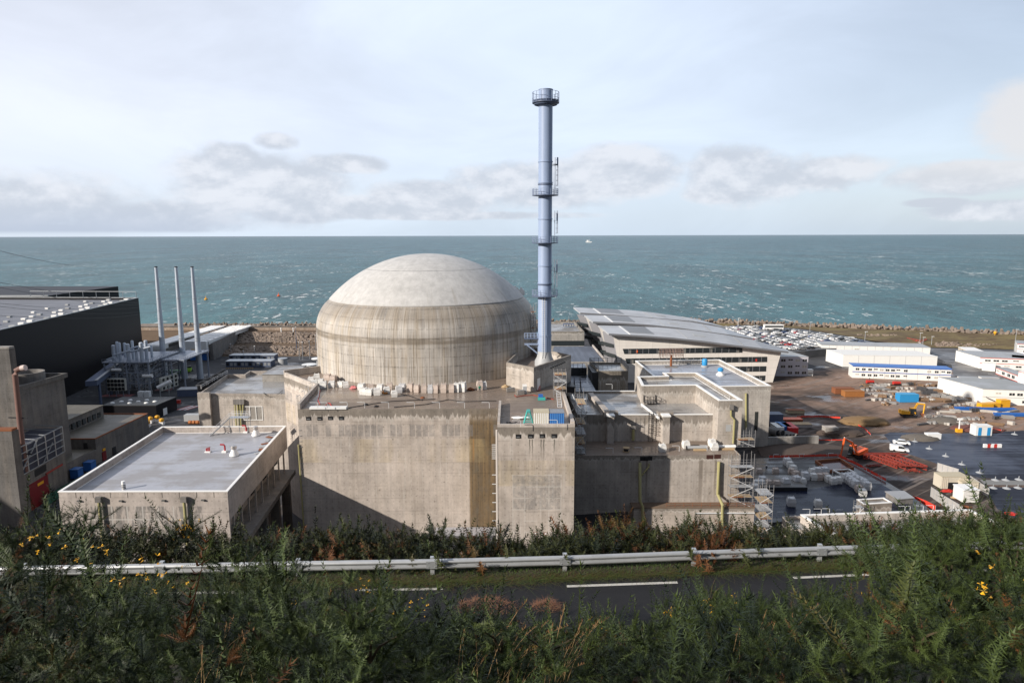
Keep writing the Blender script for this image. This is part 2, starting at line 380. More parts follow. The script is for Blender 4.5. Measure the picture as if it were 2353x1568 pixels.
dirt = t.mix(t.mul(t.ss(n3, 0.42, 0.3), 0.6), dirt, (0.035, 0.033, 0.034))
asph = t.mix(t.ss(n1, 0.3, 0.7), (0.045, 0.046, 0.052), (0.085, 0.085, 0.09))
right = t.mul(t.ss(t.add(x, t.mul(t.sub(n1, 0.5), 40)), 62, 74), t.ss(t.add(y, t.mul(t.sub(n1, 0.5), 60)), 335, 318))
c = t.mix(right, asph, dirt)
c = t.scale(c, t.add(0.25, t.mul(n2, 1.1)))
t.put(b.inputs['Base Color'], c); t.put(b.inputs['Roughness'], t.ss(t.noise(t.vmul(p, (.05, .09, 0)), 1.0, 4, .6), 0.36, 0.46, 0.22, 0.9)); b.inputs['Specular IOR Level'].default_value = 0.35
t.put(b.inputs['Normal'], t.bump(n2, 0.4, 0.3))
mb = MB(); xs = [-700, -450] + [q.x for q in SH] + [450, 700]
pts = [(-700, 60), (700, 60)] + [(a, shore(a)[0]) for a in sorted(xs, reverse=True)]
mb.poly([(a, c, 0) for a, c in pts])
structure(mb.build('ground', mt))

# ================================================================= hillside under the camera, road ledge and unseen hills left and behind, shaped to cast shade
PROF = [(-90, 103), (-60, 103), (-40, 92.5), (-20, 79.5), (-4, 68), (0, 65.2), (4, 63.5), (8, 61.1), (12, 58.5), (14.6, 57.0), (16.5, 56.93), (18.9, 56.9), (19.3, 56.93), (20.4, 56.7), (23, 55.4), (27, 52.3), (31, 47.5), (45, 29), (60, 11), (70, 0.2), (76, -1)]
def prof(y):
    for (a, ha), (c, hc) in zip(PROF, PROF[1:]):
        if a <= y <= c: return ha + (hc - ha) * (y - a) / (c - a)
    return PROF[0][1] if y < PROF[0][0] else PROF[-1][1]
# the road follows the crash barrier, which bends gently
RAIL = [G(u, v, 57.5) for u, v in ((-500, 1309), (-150, 1303), (145, 1297), (400, 1293), (680, 1288), (990, 1283), (1303, 1275), (1612, 1263), (1911, 1253), (2250, 1243), (2700, 1229), (3400, 1206))]
def rail_y(x):
    for a, c in zip(RAIL, RAIL[1:]):
        if a.x <= x <= c.x: return a.y + (c.y - a.y) * (x - a.x) / (c.x - a.x)
    return RAIL[0].y if x < RAIL[0].x else RAIL[-1].y
R0 = rail_y(0.0)
def bend(x): return (rail_y(max(-24, min(24, x))) - R0)
def hz(x, y): return prof(y - bend(x) * max(0.0, min(1.0, y / 16.0)))
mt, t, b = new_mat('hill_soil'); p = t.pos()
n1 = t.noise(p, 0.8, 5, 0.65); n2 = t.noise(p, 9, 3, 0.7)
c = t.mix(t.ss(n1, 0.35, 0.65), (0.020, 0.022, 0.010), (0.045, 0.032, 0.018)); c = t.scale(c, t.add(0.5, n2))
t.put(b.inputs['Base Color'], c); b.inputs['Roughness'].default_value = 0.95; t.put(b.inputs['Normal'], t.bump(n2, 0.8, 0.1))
gx = [-170, -140, -110, -80, -60, -45] + [a * 2.0 for a in range(-18, 19)] + [45, 60, 80, 110, 140, 170]
gy = sorted(set([p_[0] for p_ in PROF] + [-40, -30, -10, 2, 6, 10, 13, 17.7, 21.5, 25, 29, 38, 52]))
mb = MB(); vs = []; fs = []; nx = len(gx)
for j, y_ in enumerate(gy):
    for x_ in gx: vs.append((x_, y_ + bend(x_) * max(0, min(1, y_ / 16.0)), (prof(y_) if y_ > -4 else 68 + (prof(y_) - 68) * (.30 + .70 * max(0, min(1, (-30 - x_) / 40)))) + ((random.uniform(-2.5, 2.5) if y_ < -15 else random.uniform(-.12, .12)) if y_ < 13 or y_ > 21 else 0)))  # unseen rise behind the camera, shaped for its shade on the near slope
for j in range(len(gy) - 1):
    for i in range(nx - 1): fs.append((j * nx + i, j * nx + i + 1, (j + 1) * nx + i + 1, (j + 1) * nx + i))
mb.smooth = True; mb._a(vs, fs)
structure(mb.build('hillside', mt))
# unseen headland outside the picture on the left, added to shade the old plant
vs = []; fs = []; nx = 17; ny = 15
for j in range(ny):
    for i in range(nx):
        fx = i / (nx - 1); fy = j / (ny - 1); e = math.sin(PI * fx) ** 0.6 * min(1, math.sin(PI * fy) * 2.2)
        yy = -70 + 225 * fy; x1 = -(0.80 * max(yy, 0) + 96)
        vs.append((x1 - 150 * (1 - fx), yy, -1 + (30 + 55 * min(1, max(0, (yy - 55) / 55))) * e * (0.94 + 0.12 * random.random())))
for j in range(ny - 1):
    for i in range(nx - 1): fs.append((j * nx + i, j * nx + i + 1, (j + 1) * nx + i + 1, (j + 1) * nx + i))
mb = MB(); mb.smooth = True; mb._a(vs, fs); structure(mb.build('shade_headland', mt))
# ================================================================= shared materials
C_PALE = concrete('pale_concrete', (0.45, 0.405, 0.365))
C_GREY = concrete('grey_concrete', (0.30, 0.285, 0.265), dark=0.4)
C_SHD = concrete('shaded_old_concrete', (0.135, 0.128, 0.122), streak=1.4)  # darker copy of the old concrete, shade of the left blocks put into its colour
C_OLD = concrete('old_concrete', (0.19, 0.18, 0.172), streak=1.2)
WHITE = paint('white_paint', (0.78, 0.78, 0.77), 0.5, var=0.08)
WTRIM = paint('white_coping', (0.80, 0.79, 0.77), 0.45, var=0.06)
GALV = paint('galvanised_steel', (0.42, 0.44, 0.46), 0.42, 0.6, var=0.15)
STEELW = paint('white_tube', (0.72, 0.73, 0.74), 0.4, 0.2, var=0.06)
DARK = paint('dark_opening', (0.012, 0.012, 0.014), 0.6, var=0.1)
BLACK = paint('black_steel', (0.02, 0.02, 0.023), 0.45, var=0.2)
BLUEM = paint('blue_grey_paint', (0.255, 0.325, 0.47), 0.45, var=0.18, vscale=0.25)
BLUED = paint('dark_blue_steel', (0.085, 0.11, 0.175), 0.45)
REDP = paint('red_paint', (0.48, 0.035, 0.025), 0.5)
ORANGE = paint('orange_paint', (0.72, 0.12, 0.025), 0.45)
YELLOW = paint('yellow_paint', (0.72, 0.36, 0.02), 0.45)
YPIPE = paint('yellow_green_pipe', (0.36, 0.33, 0.16), 0.5, var=0.25)
BLUEP = paint('blue_paint', (0.03, 0.13, 0.42), 0.45)
CYAN = paint('bright_blue_paint', (0.03, 0.26, 0.55), 0.4)
TEAL = paint('teal_paint', (0.05, 0.36, 0.33), 0.5)
GLASSD = paint('dark_window_glass', (0.025, 0.032, 0.036), 0.12, var=0.1, spec=0.8)
RUST = paint('rusty_brown', (0.22, 0.08, 0.035), 0.8, var=0.3)
TARP = paint('grey_plastic', (0.36, 0.37, 0.38), 0.5)
BAGW = paint('white_bag_fabric', (0.68, 0.67, 0.65), 0.7, var=0.2, vscale=2)
BAGB = paint('beige_bag_fabric', (0.50, 0.42, 0.37), 0.75, var=0.2, vscale=2)
WOOD = paint('pale_timber', (0.42, 0.30, 0.17), 0.7, var=0.25)
ROOFG = wetroof('grey_roof_sheet', (0.36, 0.37, 0.41), 0.5, (0.26, 0.25, 0.25), seam=1.1)
ROOFW = wetroof('wet_grey_roof', (0.30, 0.295, 0.29), 0.9, (0.13, 0.115, 0.10), scale=0.09)
DECK = wetroof('wet_brown_deck', (0.235, 0.185, 0.15), 0.95, (0.16, 0.125, 0.10), scale=0.07)

# ================================================================= reactor building: cylinder, rounded shoulder and cap
ZR = 33.7
ctr = D(983, 700, 177); DC = (ctr.x, 177.0)
mt, t, b = new_mat('dome_concrete'); p = t.pos(); x, y, z = t.sep(p)
ax_ = t.sub(x, DC[0]); ay_ = t.sub(y, DC[1]); ang = t.mul(t.math('ARCTAN2', ay_, ax_), 28.3)
sv = t.comb(ang, 0.0, z)
s1 = t.noise(t.vmul(sv, (1.1, 1, 0.035)), 1.0, 6, 0.75); s2 = t.noise(t.vmul(sv, (3.0, 1, 0.05)), 1.0, 4, 0.75); bg_ = t.noise(t.vmul(sv, (0.1, 1, 0.22)), 1.0, 5, 0.6)
s3 = t.noise(t.vmul(sv, (0.12, 1, 1.6)), 1.0, 4, 0.6); fine = t.noise(p, 1.8, 6, 0.75)
lift = t.math('FLOOR', t.mul(z, 1 / 2.1)); cell = t.comb(t.math('FLOOR', t.mul(ang, 1 / 1.9)), 0.0, lift)
lz = t.ss(t.math('ABSOLUTE', t.sub(t.math('FRACT', t.mul(z, 1 / 2.1)), 0.5)), 0.43, 0.46)
lx = t.ss(t.math('ABSOLUTE', t.sub(t.math('FRACT', t.mul(ang, 1 / 1.9)), 0.5)), 0.435, 0.465)
k = t.add(0.50, t.add(t.mul(t.ss(s1, 0.3, 0.7), 0.34), t.add(t.mul(t.ss(s2, 0.3, 0.7), 0.24), t.mul(t.ss(bg_, 0.3, 0.7), 0.22))))
k = t.add(k, t.add(t.mul(t.sub(t.white(cell), 0.5), 0.12), t.mul(t.sub(s3, 0.5), 0.2)))
k = t.sub(k, t.mul(t.mul(t.mx(lz, t.mul(lx, 0.7)), t.ss(fine, 0.38, 0.6)), 0.26))
k = t.add(t.mul(t.sub(k, 0.85), 1.3), 0.90); c = t.scale((0.42, 0.393, 0.362), k)
c = t.mix(t.mul(t.ss(t.noise(t.vmul(sv, (0.5, 1, 0.06)), 1.0, 4), 0.42, 0.7), 0.5), c, t.scale((0.34, 0.265, 0.17), k))
wst = t.ss(t.noise(t.vmul(sv, (2.2, 1, 0.05)), 1.0, 4, 0.75), 0.54, 0.62)
c = t.mix(t.mul(wst, 0.75), c, (0.56, 0.52, 0.47))
dst = t.ss(t.noise(t.vmul(sv, (2.6, 2, 0.045)), 1.0, 4, 0.75), 0.54, 0.64)
c = t.mix(t.mul(dst, 0.7), c, (0.15, 0.115, 0.075))
band = t.mul(t.ss(z, 46.2, 48.5), t.ss(z, 52.5, 50.5)); band2 = t.mul(t.ss(z, 42.6, 43.1), t.ss(z, 44.6, 44.0))
bm = t.add(t.mul(band, t.ss(s1, 0.25, 0.6)), t.mul(band2, t.ss(s3, 0.3, 0.5)))
c = t.mix(t.mul(bm, 0.68), c, t.scale((0.20, 0.165, 0.125), k))
t.put(b.inputs['Base Color'], c); t.put(b.inputs['Roughness'], t.ss(bm, 0.0, 0.7, 0.75, 0.42)); b.inputs['Specular IOR Level'].default_value = 0.3
t.put(b.inputs['Normal'], t.bump(t.add(s2, fine), 0.3, 0.06)); DOMEM = mt
mt, t, b = new_mat('dome_cap_concrete'); p = t.pos(); x, y, z = t.sep(p)
ax_ = t.sub(x, DC[0]); ay_ = t.sub(y, DC[1]); ang = t.mul(t.math('ARCTAN2', ay_, ax_), 20.0)
rd = t.math('POWER', t.add(t.mul(ax_, ax_), t.mul(ay_, ay_)), 0.5)
n1 = t.noise(p, 0.25, 6, 0.65); n2 = t.noise(p, 2.5, 4, 0.7); s1 = t.noise(t.vmul(t.comb(ang, rd, 0), (0.9, 0.07, 1)), 1.0, 4, 0.6)
ringl = t.ss(t.math('ABSOLUTE', t.sub(rd, 15.3)), 0.16, 0.05)
bl_ = t.noise(t.vmul(p, (.6, .6, .6)), 1.0, 5, .75); k = t.add(0.40, t.add(t.mul(n1, 0.40), t.add(t.mul(n2, 0.22), t.add(t.mul(s1, 0.25), t.mul(t.ss(bl_, .35, .65), .16)))))
k = t.sub(k, t.mul(t.mul(ringl, t.ss(n1, .3, .5)), 0.4)); c = t.scale((0.50, 0.49, 0.475), k)
c = t.mix(t.mul(t.ss(s1, 0.55, 0.75), t.ss(rd, 14, 24, 0.0, 0.45)), c, (0.25, 0.22, 0.18))
t.put(b.inputs['Base Color'], c); b.inputs['Roughness'].default_value = 0.6; t.put(b.inputs['Normal'], t.bump(n2, 0.2, 0.05)); CAPM = mt
rb = thing('reactor_building', 'huge round concrete reactor building with a domed roof', 'reactor building', (DC[0], DC[1], 0))
prof_ = [(28.3, 0), (28.3, 20), (28.3, 30), (28.3, 43.2)]
z0, z1, r0, r1 = 43.2, 50.9, 28.3, 24.7
for i in range(1, 13):
    a = i / 12; ang_ = a * math.radians(62)
    prof_.append((r0 - (r0 - r1) * (1 - math.cos(ang_)) / (1 - math.cos(math.radians(62))), z0 + (z1 - z0) * math.sin(ang_) / math.sin(math.radians(62))))
MB().lathe((DC[0], DC[1], 0), prof_, 128).build('wall', DOMEM, rb)
rc = 24.75; hc = 10.95; RR = (rc * rc + hc * hc) / (2 * hc)
cp_ = [(rc + 0.02, 50.9), (rc + 0.02, 51.12)]
for i in range(0, 19):
    r_ = rc * (1 - i / 18) if i < 18 else 0.02
    cp_.append((r_, 51.12 + math.sqrt(max(0, RR * RR - r_ * r_)) - (RR - hc)))
MB().lathe((DC[0], DC[1], 0), cp_, 128).build('dome', CAPM, rb)
mb = MB()                          # little handrail and aerials on the right shoulder
for k_ in range(7):
    a = math.radians(8 + k_ * 3.5); q = Vector((DC[0] + 25.2 * math.cos(a), DC[1] + 25.2 * math.sin(a), 50.9))
    MB().cbox((q.x, q.y, q.z), 0.5, 0.5, 1.3 + (k_ % 3) * 0.3).build('roof_fitting', WHITE, rb)

# ================================================================= front concrete building with the service tower
pA, pB, pC, pD = G(683, 940, ZR), G(1142, 938, ZR), G(1147, 982, ZR), G(1320, 980, ZR)
pB.y = pA.y = (pA.y + pB.y) / 2; pC.y = pD.y = (pC.y + pD.y) / 2; pC.x = pB.x + 0.3; pB.x = pC.x
pJ, pI = G(725, 893, ZR), G(652, 865, ZR); pH = G(744, 853, ZR)
FB = ccw(xy(pA, pB, pC, pD, (pD.x, 156), (-14, 158), (-30, 160), pH, pI, pJ))
def front_extra(t, p, c, k):
    x, y, z = t.sep(p)
    u0, u1 = D(1077, 1000, pA.y).x, pB.x
    jag = t.mul(t.sub(t.noise(t.vmul(p, (1, 1, 0.3)), 0.8, 3), 0.5), 0.8)
    m_ = t.mul(t.ss(t.add(x, jag), u0 - 0.2, u0 + 0.25), t.ss(y, pA.y + 2, pA.y + 0.5))
    m_ = t.mul(t.mul(m_, t.ss(y, pC.y + 0.8, pC.y + 1.2)), t.ss(z, ZR - 0.5, ZR - 3.0, 0.35, 1.0))
    st = t.noise(t.vmul(p, (1.3, 1, 0.03)), 1.0, 4, 0.7)
    br = t.mix(t.ss(st, 0.36, 0.66), (0.062, 0.040, 0.017), (0.150, 0.098, 0.042))
    br = t.mix(t.ss(t.noise(t.vmul(p, (0.8, 1, 0.25)), 1.0, 5, 0.7), 0.45, 0.7), br, (0.088, 0.070, 0.046))
    c = t.mix(t.mul(m_, 0.90), c, t.scale(br, t.add(k, 0.1)))
    main = t.ss(y, pA.y - 3, pA.y - 2.5)
    # yellowish middle lift, rust runs, grey repaired panels under the roof edge
    yb = t.mul(t.mul(t.ss(z, 27.8, 27.6), t.ss(z, 22.9, 23.1)), t.ss(t.noise(t.vmul(p, (0.25, 1, 0.05)), 1.0, 3), 0.4, 0.65))
    c = t.mix(t.mul(yb, 0.36), c, t.scale((0.42, 0.33, 0.18), k))
    rr_ = t.ss(t.noise(t.vmul(p, (0.7, 1, 0.02)), 1.0, 3, 0.6), 0.64, 0.70)
    c = t.mix(t.mul(t.mul(yb, rr_), 0.7), c, (0.33, 0.17, 0.06))
    cellx = t.math('FRACT', t.mul(x, 1 / 1.25)); lj = t.ss(t.math('ABSOLUTE', t.sub(cellx, 0.5)), 0.44, 0.40)
    gsel = t.ss(t.white(t.comb(t.math('FLOOR', t.mul(x, 1 / 1.25)), 0.0, 0.0)), 0.25, 0.45)
    gp = t.mul(t.mul(t.ss(z, 30.6, 30.5), t.ss(z, 28.2, 28.3)), t.mul(t.mul(lj, gsel), main))
    c = t.mix(t.mul(gp, t.ss(t.noise(p, 1.2, 4, 0.7), 0.3, 0.6, 0.25, 0.6)), c, t.scale((0.20, 0.19, 0.185), k))
    for zl_, am in ((28.05, .30), (30.75, .22), (22.95, .25), (17.2, .16)):
        pl_ = t.mul(t.ss(t.math('ABSOLUTE', t.sub(z, zl_)), 0.13, 0.05), t.ss(t.noise(t.vmul(p, (0.3, 0.3, 1)), 1.0, 3), 0.38, 0.55)); c = t.mix(t.mul(t.mul(pl_, main), am), c, (0.12, 0.10, 0.085))
    # filled formwork panel, pale joints and drips under the openings of the tower
    tw0 = t.ss(y, pC.y + 0.5, pC.y + 0.2)
    pl = t.mul(t.mul(t.ss(z, 25.0, 24.95), t.ss(z, 18.6, 18.65)), t.mul(t.ss(x, 0.05, 0.1), t.ss(x, 8.6, 8.55)))
    c = t.mix(t.mul(t.mul(pl, tw0), t.ss(t.noise(p, 1.3, 4, 0.75), 0.35, 0.6, 0.05, 0.55)), c, t.scale((0.22, 0.215, 0.21), k))
    gx_ = t.math('ABSOLUTE', t.sub(t.math('FRACT', t.mul(t.sub(x, 0.08), 1 / 2.13)), 0.5)); gz_ = t.math('ABSOLUTE', t.sub(t.math('FRACT', t.mul(t.sub(z, 18.62), 1 / 2.12)), 0.5))
    ln = t.mx(t.ss(gx_, 0.45, 0.475), t.ss(gz_, 0.45, 0.475)); lb_ = t.ss(t.noise(t.vmul(p, (0.6, 1, 0.6)), 1.0, 3), 0.38, 0.58)
    tw = t.mul(tw0, t.mul(t.mul(t.ss(z, 25.2, 25.1), t.ss(z, 13.5, 14)), t.mul(t.ss(x, 9.0, 8.6), t.ss(x, -0.3, 0.1))))
    c = t.mix(t.mul(t.mul(t.mul(ln, tw), lb_), 0.6), c, (0.56, 0.53, 0.49))
    tp = t.mul(t.mul(t.ss(z, 29.3, 28.9), t.ss(z, 25.6, 26)), t.mul(tw0, t.ss(t.noise(t.vmul(p, (0.8, 1, 0.15)), 1.0, 4, .7), 0.42, 0.6)))
    c = t.mix(t.mul(tp, 0.35), c, t.scale((0.25, 0.21, 0.18), k))
    for u_ in (1217, 1223, 1243, 1249, 1273):
        xu = D(u_, 1005, pC.y).x; wv = t.mul(t.sub(t.noise(t.vmul(p, (0.2, 0.2, 0.7)), 1.0, 3), 0.5), 0.35)
        dm = t.mul(t.ss(t.math('ABSOLUTE', t.sub(t.add(x, wv), xu)), 0.15, 0.04), t.mul(t.ss(z, 27.5, 31), tw0)); c = t.mix(t.mul(t.mul(dm, t.ss(z, 31.6, 31.5)), 0.75), c, (0.05, 0.055, 0.04))
    return c
C_FRONT = concrete('front_wall_concrete', (0.455, 0.40, 0.355), ZR, drip=3.0, dark=0.72, extra=front_extra)
fb = thing('concrete_building', 'broad pale concrete block in front of the dome with a brown stain on its wall', 'building', (pA.x, pA.y, 0))
MB().prism(FB, 0, ZR, top=False).build('wall', C_FRONT, fb)
MB().poly([(a, c_, ZR - 0.03) for a, c_ in FB]).build('roof', DECK, fb)
mb = MB()                          # upstands: left edge, chamfer, back left, round the tower
mb.wall(pA, pJ, 0.5, ZR - .02, ZR + 1.1, -1); mb.wall(pJ, pI, 0.5, ZR - .02, ZR + 1.1, -1); mb.wall(pI, pH, 0.5, ZR - .02, ZR + 1.6, -1)
mb.build('parapet', C_PALE, fb)
mb = MB(); mb.wall((pC.x, pC.y + .45), (pC.x, pB.y + 3.0), 0.45, ZR - .02, ZR + 0.9, -1); mb.wall(pC, pD, 0.45, ZR - .02, ZR + 0.55, 1)
mb.wall((pD.x, pD.y + .45), (pD.x, pD.y + 26), 0.6, ZR - .02, ZR + 0.9, 1); mb.build('tower_parapet', C_PALE, fb)
def slots(pts, y, name, wdt, hgt):
    for u, v in pts:
        q = D(u, v, y); m_ = MB(); m_.box(q.x - wdt / 2, q.x + wdt / 2, y - 0.012, y + 0.01, q.z - hgt / 2, q.z + hgt / 2)
        o = m_.build(name, DARK, fb)
        m_ = MB(); m_.box(q.x - .35 * wdt, q.x + .2 * wdt, y - .05, y - .013, q.z - .2 * hgt, q.z - .05 * hgt); m_.build('louvre', GALV, o)
slots([(709, 961), (735, 961), (759.5, 960), (784.5, 960)], pA.y, 'vent_opening', 1.05, 0.75)
slots([(1191, 1002), (1219.5, 1001.5), (1246, 1001), (1273, 1001)], pC.y, 'vent_opening', 1.0, 0.75)
for u, v in ((1230, 1224), (1246, 1225), (1253, 1225), (1287, 1223)):
    q = D(u, v, pC.y); m_ = MB(); m_.box(q.x - .28, q.x + .28, pC.y - .04, pC.y + .01, q.z - .24, q.z + .24)
    o = m_.build('wall_box', RUST, fb); MB().box(q.x - .17, q.x + .17, pC.y - .055, pC.y - .041, q.z - .12, q.z + .16).build('cover', WHITE, o)
q = D(708, 945, pA.y); q2 = D(796, 943, pA.y)
MB().box(q.x + .3, q2.x, pA.y - 0.25, pA.y + 0.9, ZR + 0.02, ZR + 0.42).build('roof_sheet', WHITE, fb)
# cable ladder / drain at the left corner and the white corner pipe of the tower
q = D(681, 1050, pA.y - .3); mb = MB(); mb.tube([(pA.x - .15, pA.y - .2, ZR - 7), (pA.x - .1, pA.y - .25, ZR - 10), (pA.x + .2, pA.y - .25, 0)], 0.14, 6); mb.build('drain_pipe', YPIPE, fb)
mb = MB(); mb.box(pC.x - .32, pC.x - .01, pC.y - .06, pC.y + .3, 2, ZR - .5); mb.build('corner_strip', paint('pale_strip', (0.66, 0.60, 0.55), 0.6), fb)
mb = MB()
for k_ in range(15):
    zz = ZR - 3.2 - k_ * 0.36 if k_ < 8 else ZR - 7 - (k_ - 7) * 1.7
    MB().box(pC.x - 1.0, pC.x - .32, pC.y + .02, pC.y + .1, zz, zz + .11).build('bracket', STEELW, fb)
mb = MB()
for k_ in range(22): MB().box(pA.x + .02, pA.x + .5, pA.y - .14, pA.y - .01, 6 + k_ * 1.12, 6.07 + k_ * 1.12).build('step_iron', GALV, fb)
q0, q1 = D(1000, 1224, pA.y - 3), D(1138, 1222, pA.y - 3)          # roof of a low lean-to at the foot of the wall
ln = thing('metal_shed', 'low corrugated metal shed at the foot of the front wall', 'shed', (q0.x, pA.y - 3, 0))
mb = MB(); zt = q0.z; mb.box(q0.x, q1.x, pA.y - 3, pA.y - .3, 0, zt - .5); mb.build('wall', GALV, ln)
MB().box(q0.x - .2, q1.x + .1, pA.y - 3.3, pA.y - .25, zt - .45, zt).build('roof', paint('grey_sheet', (0.40, 0.40, 0.43), 0.5), ln)
mb = MB()
for k_ in range(40): xx = q0.x + (q1.x - q0.x) * k_ / 40; mb.box(xx, xx + .18, pA.y - 3.06, pA.y - 3.0, 0, zt - .5)
mb.build('cladding_rib', paint('dark_rib', (0.17, 0.17, 0.19), 0.5), ln)

# ================================================================= vent stack on its wedge-shaped concrete base
zw = 39.0
wq = [G(1162.6, 832, zw), G(1226, 843.8, zw), G(1312, 814.9, zw), (3.0, 172.0)]
wq = ccw(xy(*wq))
WEDGE = concrete('wedge_concrete', (0.42, 0.38, 0.34), zw, drip=2.0, dark=0.4, grid=1.2)
sb = thing('stack_base', 'wedge-shaped concrete enclosure at the foot of the blue stack', 'enclosure', (wq[0][0], wq[0][1], ZR))
flat_roof(sb, wq, ZR - 20, zw, WEDGE, DECK, par=2.0, t=0.4)
e0, e1 = Vector((*xy(G(1226, 843.8, zw))[0], 0)), Vector((*xy(G(1312, 814.9, zw))[0], 0)); dd = (e1 - e0).normalized(); nn = Vector((dd.y, -dd.x, 0))
q = e0 + dd * 1.4 + nn * 0.02
mb = MB(); mb.hexa([tuple(q + Vector((0, 0, ZR))), tuple(q + nn * .06 + Vector((0, 0, ZR))), tuple(q + dd * 1.3 + nn * .06 + Vector((0, 0, ZR))), tuple(q + dd * 1.3 + Vector((0, 0, ZR)))][::-1],
                   [tuple(q + Vector((0, 0, ZR + 2.6))), tuple(q + nn * .06 + Vector((0, 0, ZR + 2.6))), tuple(q + dd * 1.3 + nn * .06 + Vector((0, 0, ZR + 2.6))), tuple(q + dd * 1.3 + Vector((0, 0, ZR + 2.6)))][::-1])
mb.build('door', WHITE, sb)
for k_ in range(8):
    q = e0 + dd * (7.6 + k_ * 0.95) + nn * 0.1
    MB().cbox((q.x, q.y, zw - 1.5 + k_ * .03), .3, .3, .22).build('beam_pocket', DARK, sb)
SX, SY = (lambda q: (q.x, q.y))(D(1250.5, 822, 155)); SR = 1.53
stk = thing('vent_stack', 'tall slender blue-grey ventilation stack with ringed walkways', 'chimney', (SX, SY, zw - 2))
def zv(v, u=1251): return D(u, v, SY).z
ztop = zv(206)
MB().lathe((SX, SY, 0), [(SR + .03, zv(806)), (SR + .03, zv(770)), (SR, zv(769)), (SR, ztop - .1), (SR + .06, ztop - .1), (SR + .06, ztop), (SR - .12, ztop), (SR - .12, ztop - 3)], 40).build('shaft', BLUEM, stk)
MB().lathe((SX, SY, 0), [(2.25, zw - 2.0), (2.25, zv(828)), (1.75, zv(819)), (1.56, zv(806)), (1.54, zv(804))], 32).build('cone', TARP, stk)
def plat(v, rad, hr, name='walkway', a0=0.0, a1=2 * PI, drop=0.5):
    z = zv(v); mb = MB(); mb.lathe((SX, SY, 0), [(SR + .02, z - drop), (rad, z - .15), (rad, z), (SR + .02, z)], 32, a0, a1)
    o = mb.build(name, BLUED, stk); mb = MB(); full = a1 - a0 > 6
    for hh in (0.45, 0.85, hr):
        n_ = 24; P = [(SX + (rad - .05) * math.cos(a0 + (a1 - a0) * i / n_), SY + (rad - .05) * math.sin(a0 + (a1 - a0) * i / n_), z + hh) for i in range(n_ + 1)]
        mb.tube(P, 0.045, 4)
    for i in range(16):
        a = a0 + (a1 - a0) * i / 16; q = (SX + (rad - .05) * math.cos(a), SY + (rad - .05) * math.sin(a)); mb.bar((q[0], q[1], z), (q[0], q[1], z + hr), .07)
    mb.build('railing', paint('steel_blue_rail', (0.20, 0.25, 0.36), 0.45), o)
    return o
plat(236, 2.95, 2.1, drop=.6); plat(448, 2.9, 1.3, drop=.3); plat(557, 2.9, 1.3, drop=.3); plat(679, 2.9, 1.4, drop=.3)
mb = MB(); mb.lathe((SX, SY, 0), [(2.5, zv(236) - .5), (2.85, zv(232))], 24); mb.build('walkway_bracket', BLUED, stk)
for v in (378, 506, 621):
    o = plat(v, 2.85, 1.4, 'landing', -0.5, 0.15, .25)
for v in (372, 420, 424, 503, 610, 650, 653, 770):
    MB().lathe((SX, SY, 0), [(SR, zv(v) - .12), (SR + .12, zv(v) - .12), (SR + .12, zv(v) + .12), (SR, zv(v) + .12)], 36).build('flange', BLUED if v in (424, 653) else BLUEM, stk)
for va, vb in ((362, 448), (484, 557), (596, 679), (679, 825)):
    mb = MB(); a = -0.12 if va < 679 else -1.75; rr = 2.15; za, zb = zv(va), zv(vb)
    if va == 679: rr = SR + .3
    cx, cy = SX + rr * math.cos(a), SY + rr * math.sin(a); tx, ty = -math.sin(a) * .28, math.cos(a) * .28
    for s_ in (-1, 1): mb.bar((cx + tx * s_, cy + ty * s_, zb), (cx + tx * s_, cy + ty * s_, za), .07)
    n_ = int((za - zb) / .5)
    for i in range(n_): mb.bar((cx - tx, cy - ty, zb + i * .5), (cx + tx, cy + ty, zb + i * .5), .05)
    if va < 679:
        for i in range(int((za - zb) / 1.3)): mb.lathe((cx + .25, cy, zb + 2 + i * 1.1), [(.42, 0), (.42, .09)], 8, -1.6, 1.6)
        for g in (-.9, 0, .9): mb.bar((cx + .25 + .42 * math.cos(g), cy + .42 * math.sin(g), zb + 2), (cx + .25 + .42 * math.cos(g), cy + .42 * math.sin(g), za), .06)
    mb.build('ladder', paint('ladder_steel', (0.30, 0.33, 0.40), 0.45) if va < 679 else STEELW, stk)
# footbridge from the stack to the dome
q = D(1208, 777, SY + 2); q2 = D(1240, 777, SY)
mb = MB(); mb.box(q.x - .4, SX - SR + .1, SY - .7, SY + .7, zv(778), zv(776)); o = mb.build('footbridge', BLUED, stk)
mb = MB()
for y_ in (SY - .7, SY + .7):
    for hh in (.5, 1.1): mb.bar((q.x - .4, y_, zv(776) + hh), (SX - SR, y_, zv(776) + hh), .07)
    for i in range(5): xx = q.x - .4 + i * .75; mb.bar((xx, y_, zv(776)), (xx, y_, zv(776) + 1.1), .07)
    mb.bar((q.x, y_, zv(790)), (SX - SR, y_, zv(812)), .12); mb.bar((q.x - .4, y_, zv(790)), (SX - SR, y_, zv(790)), .16)
mb.build('railing', BLUEM, o)
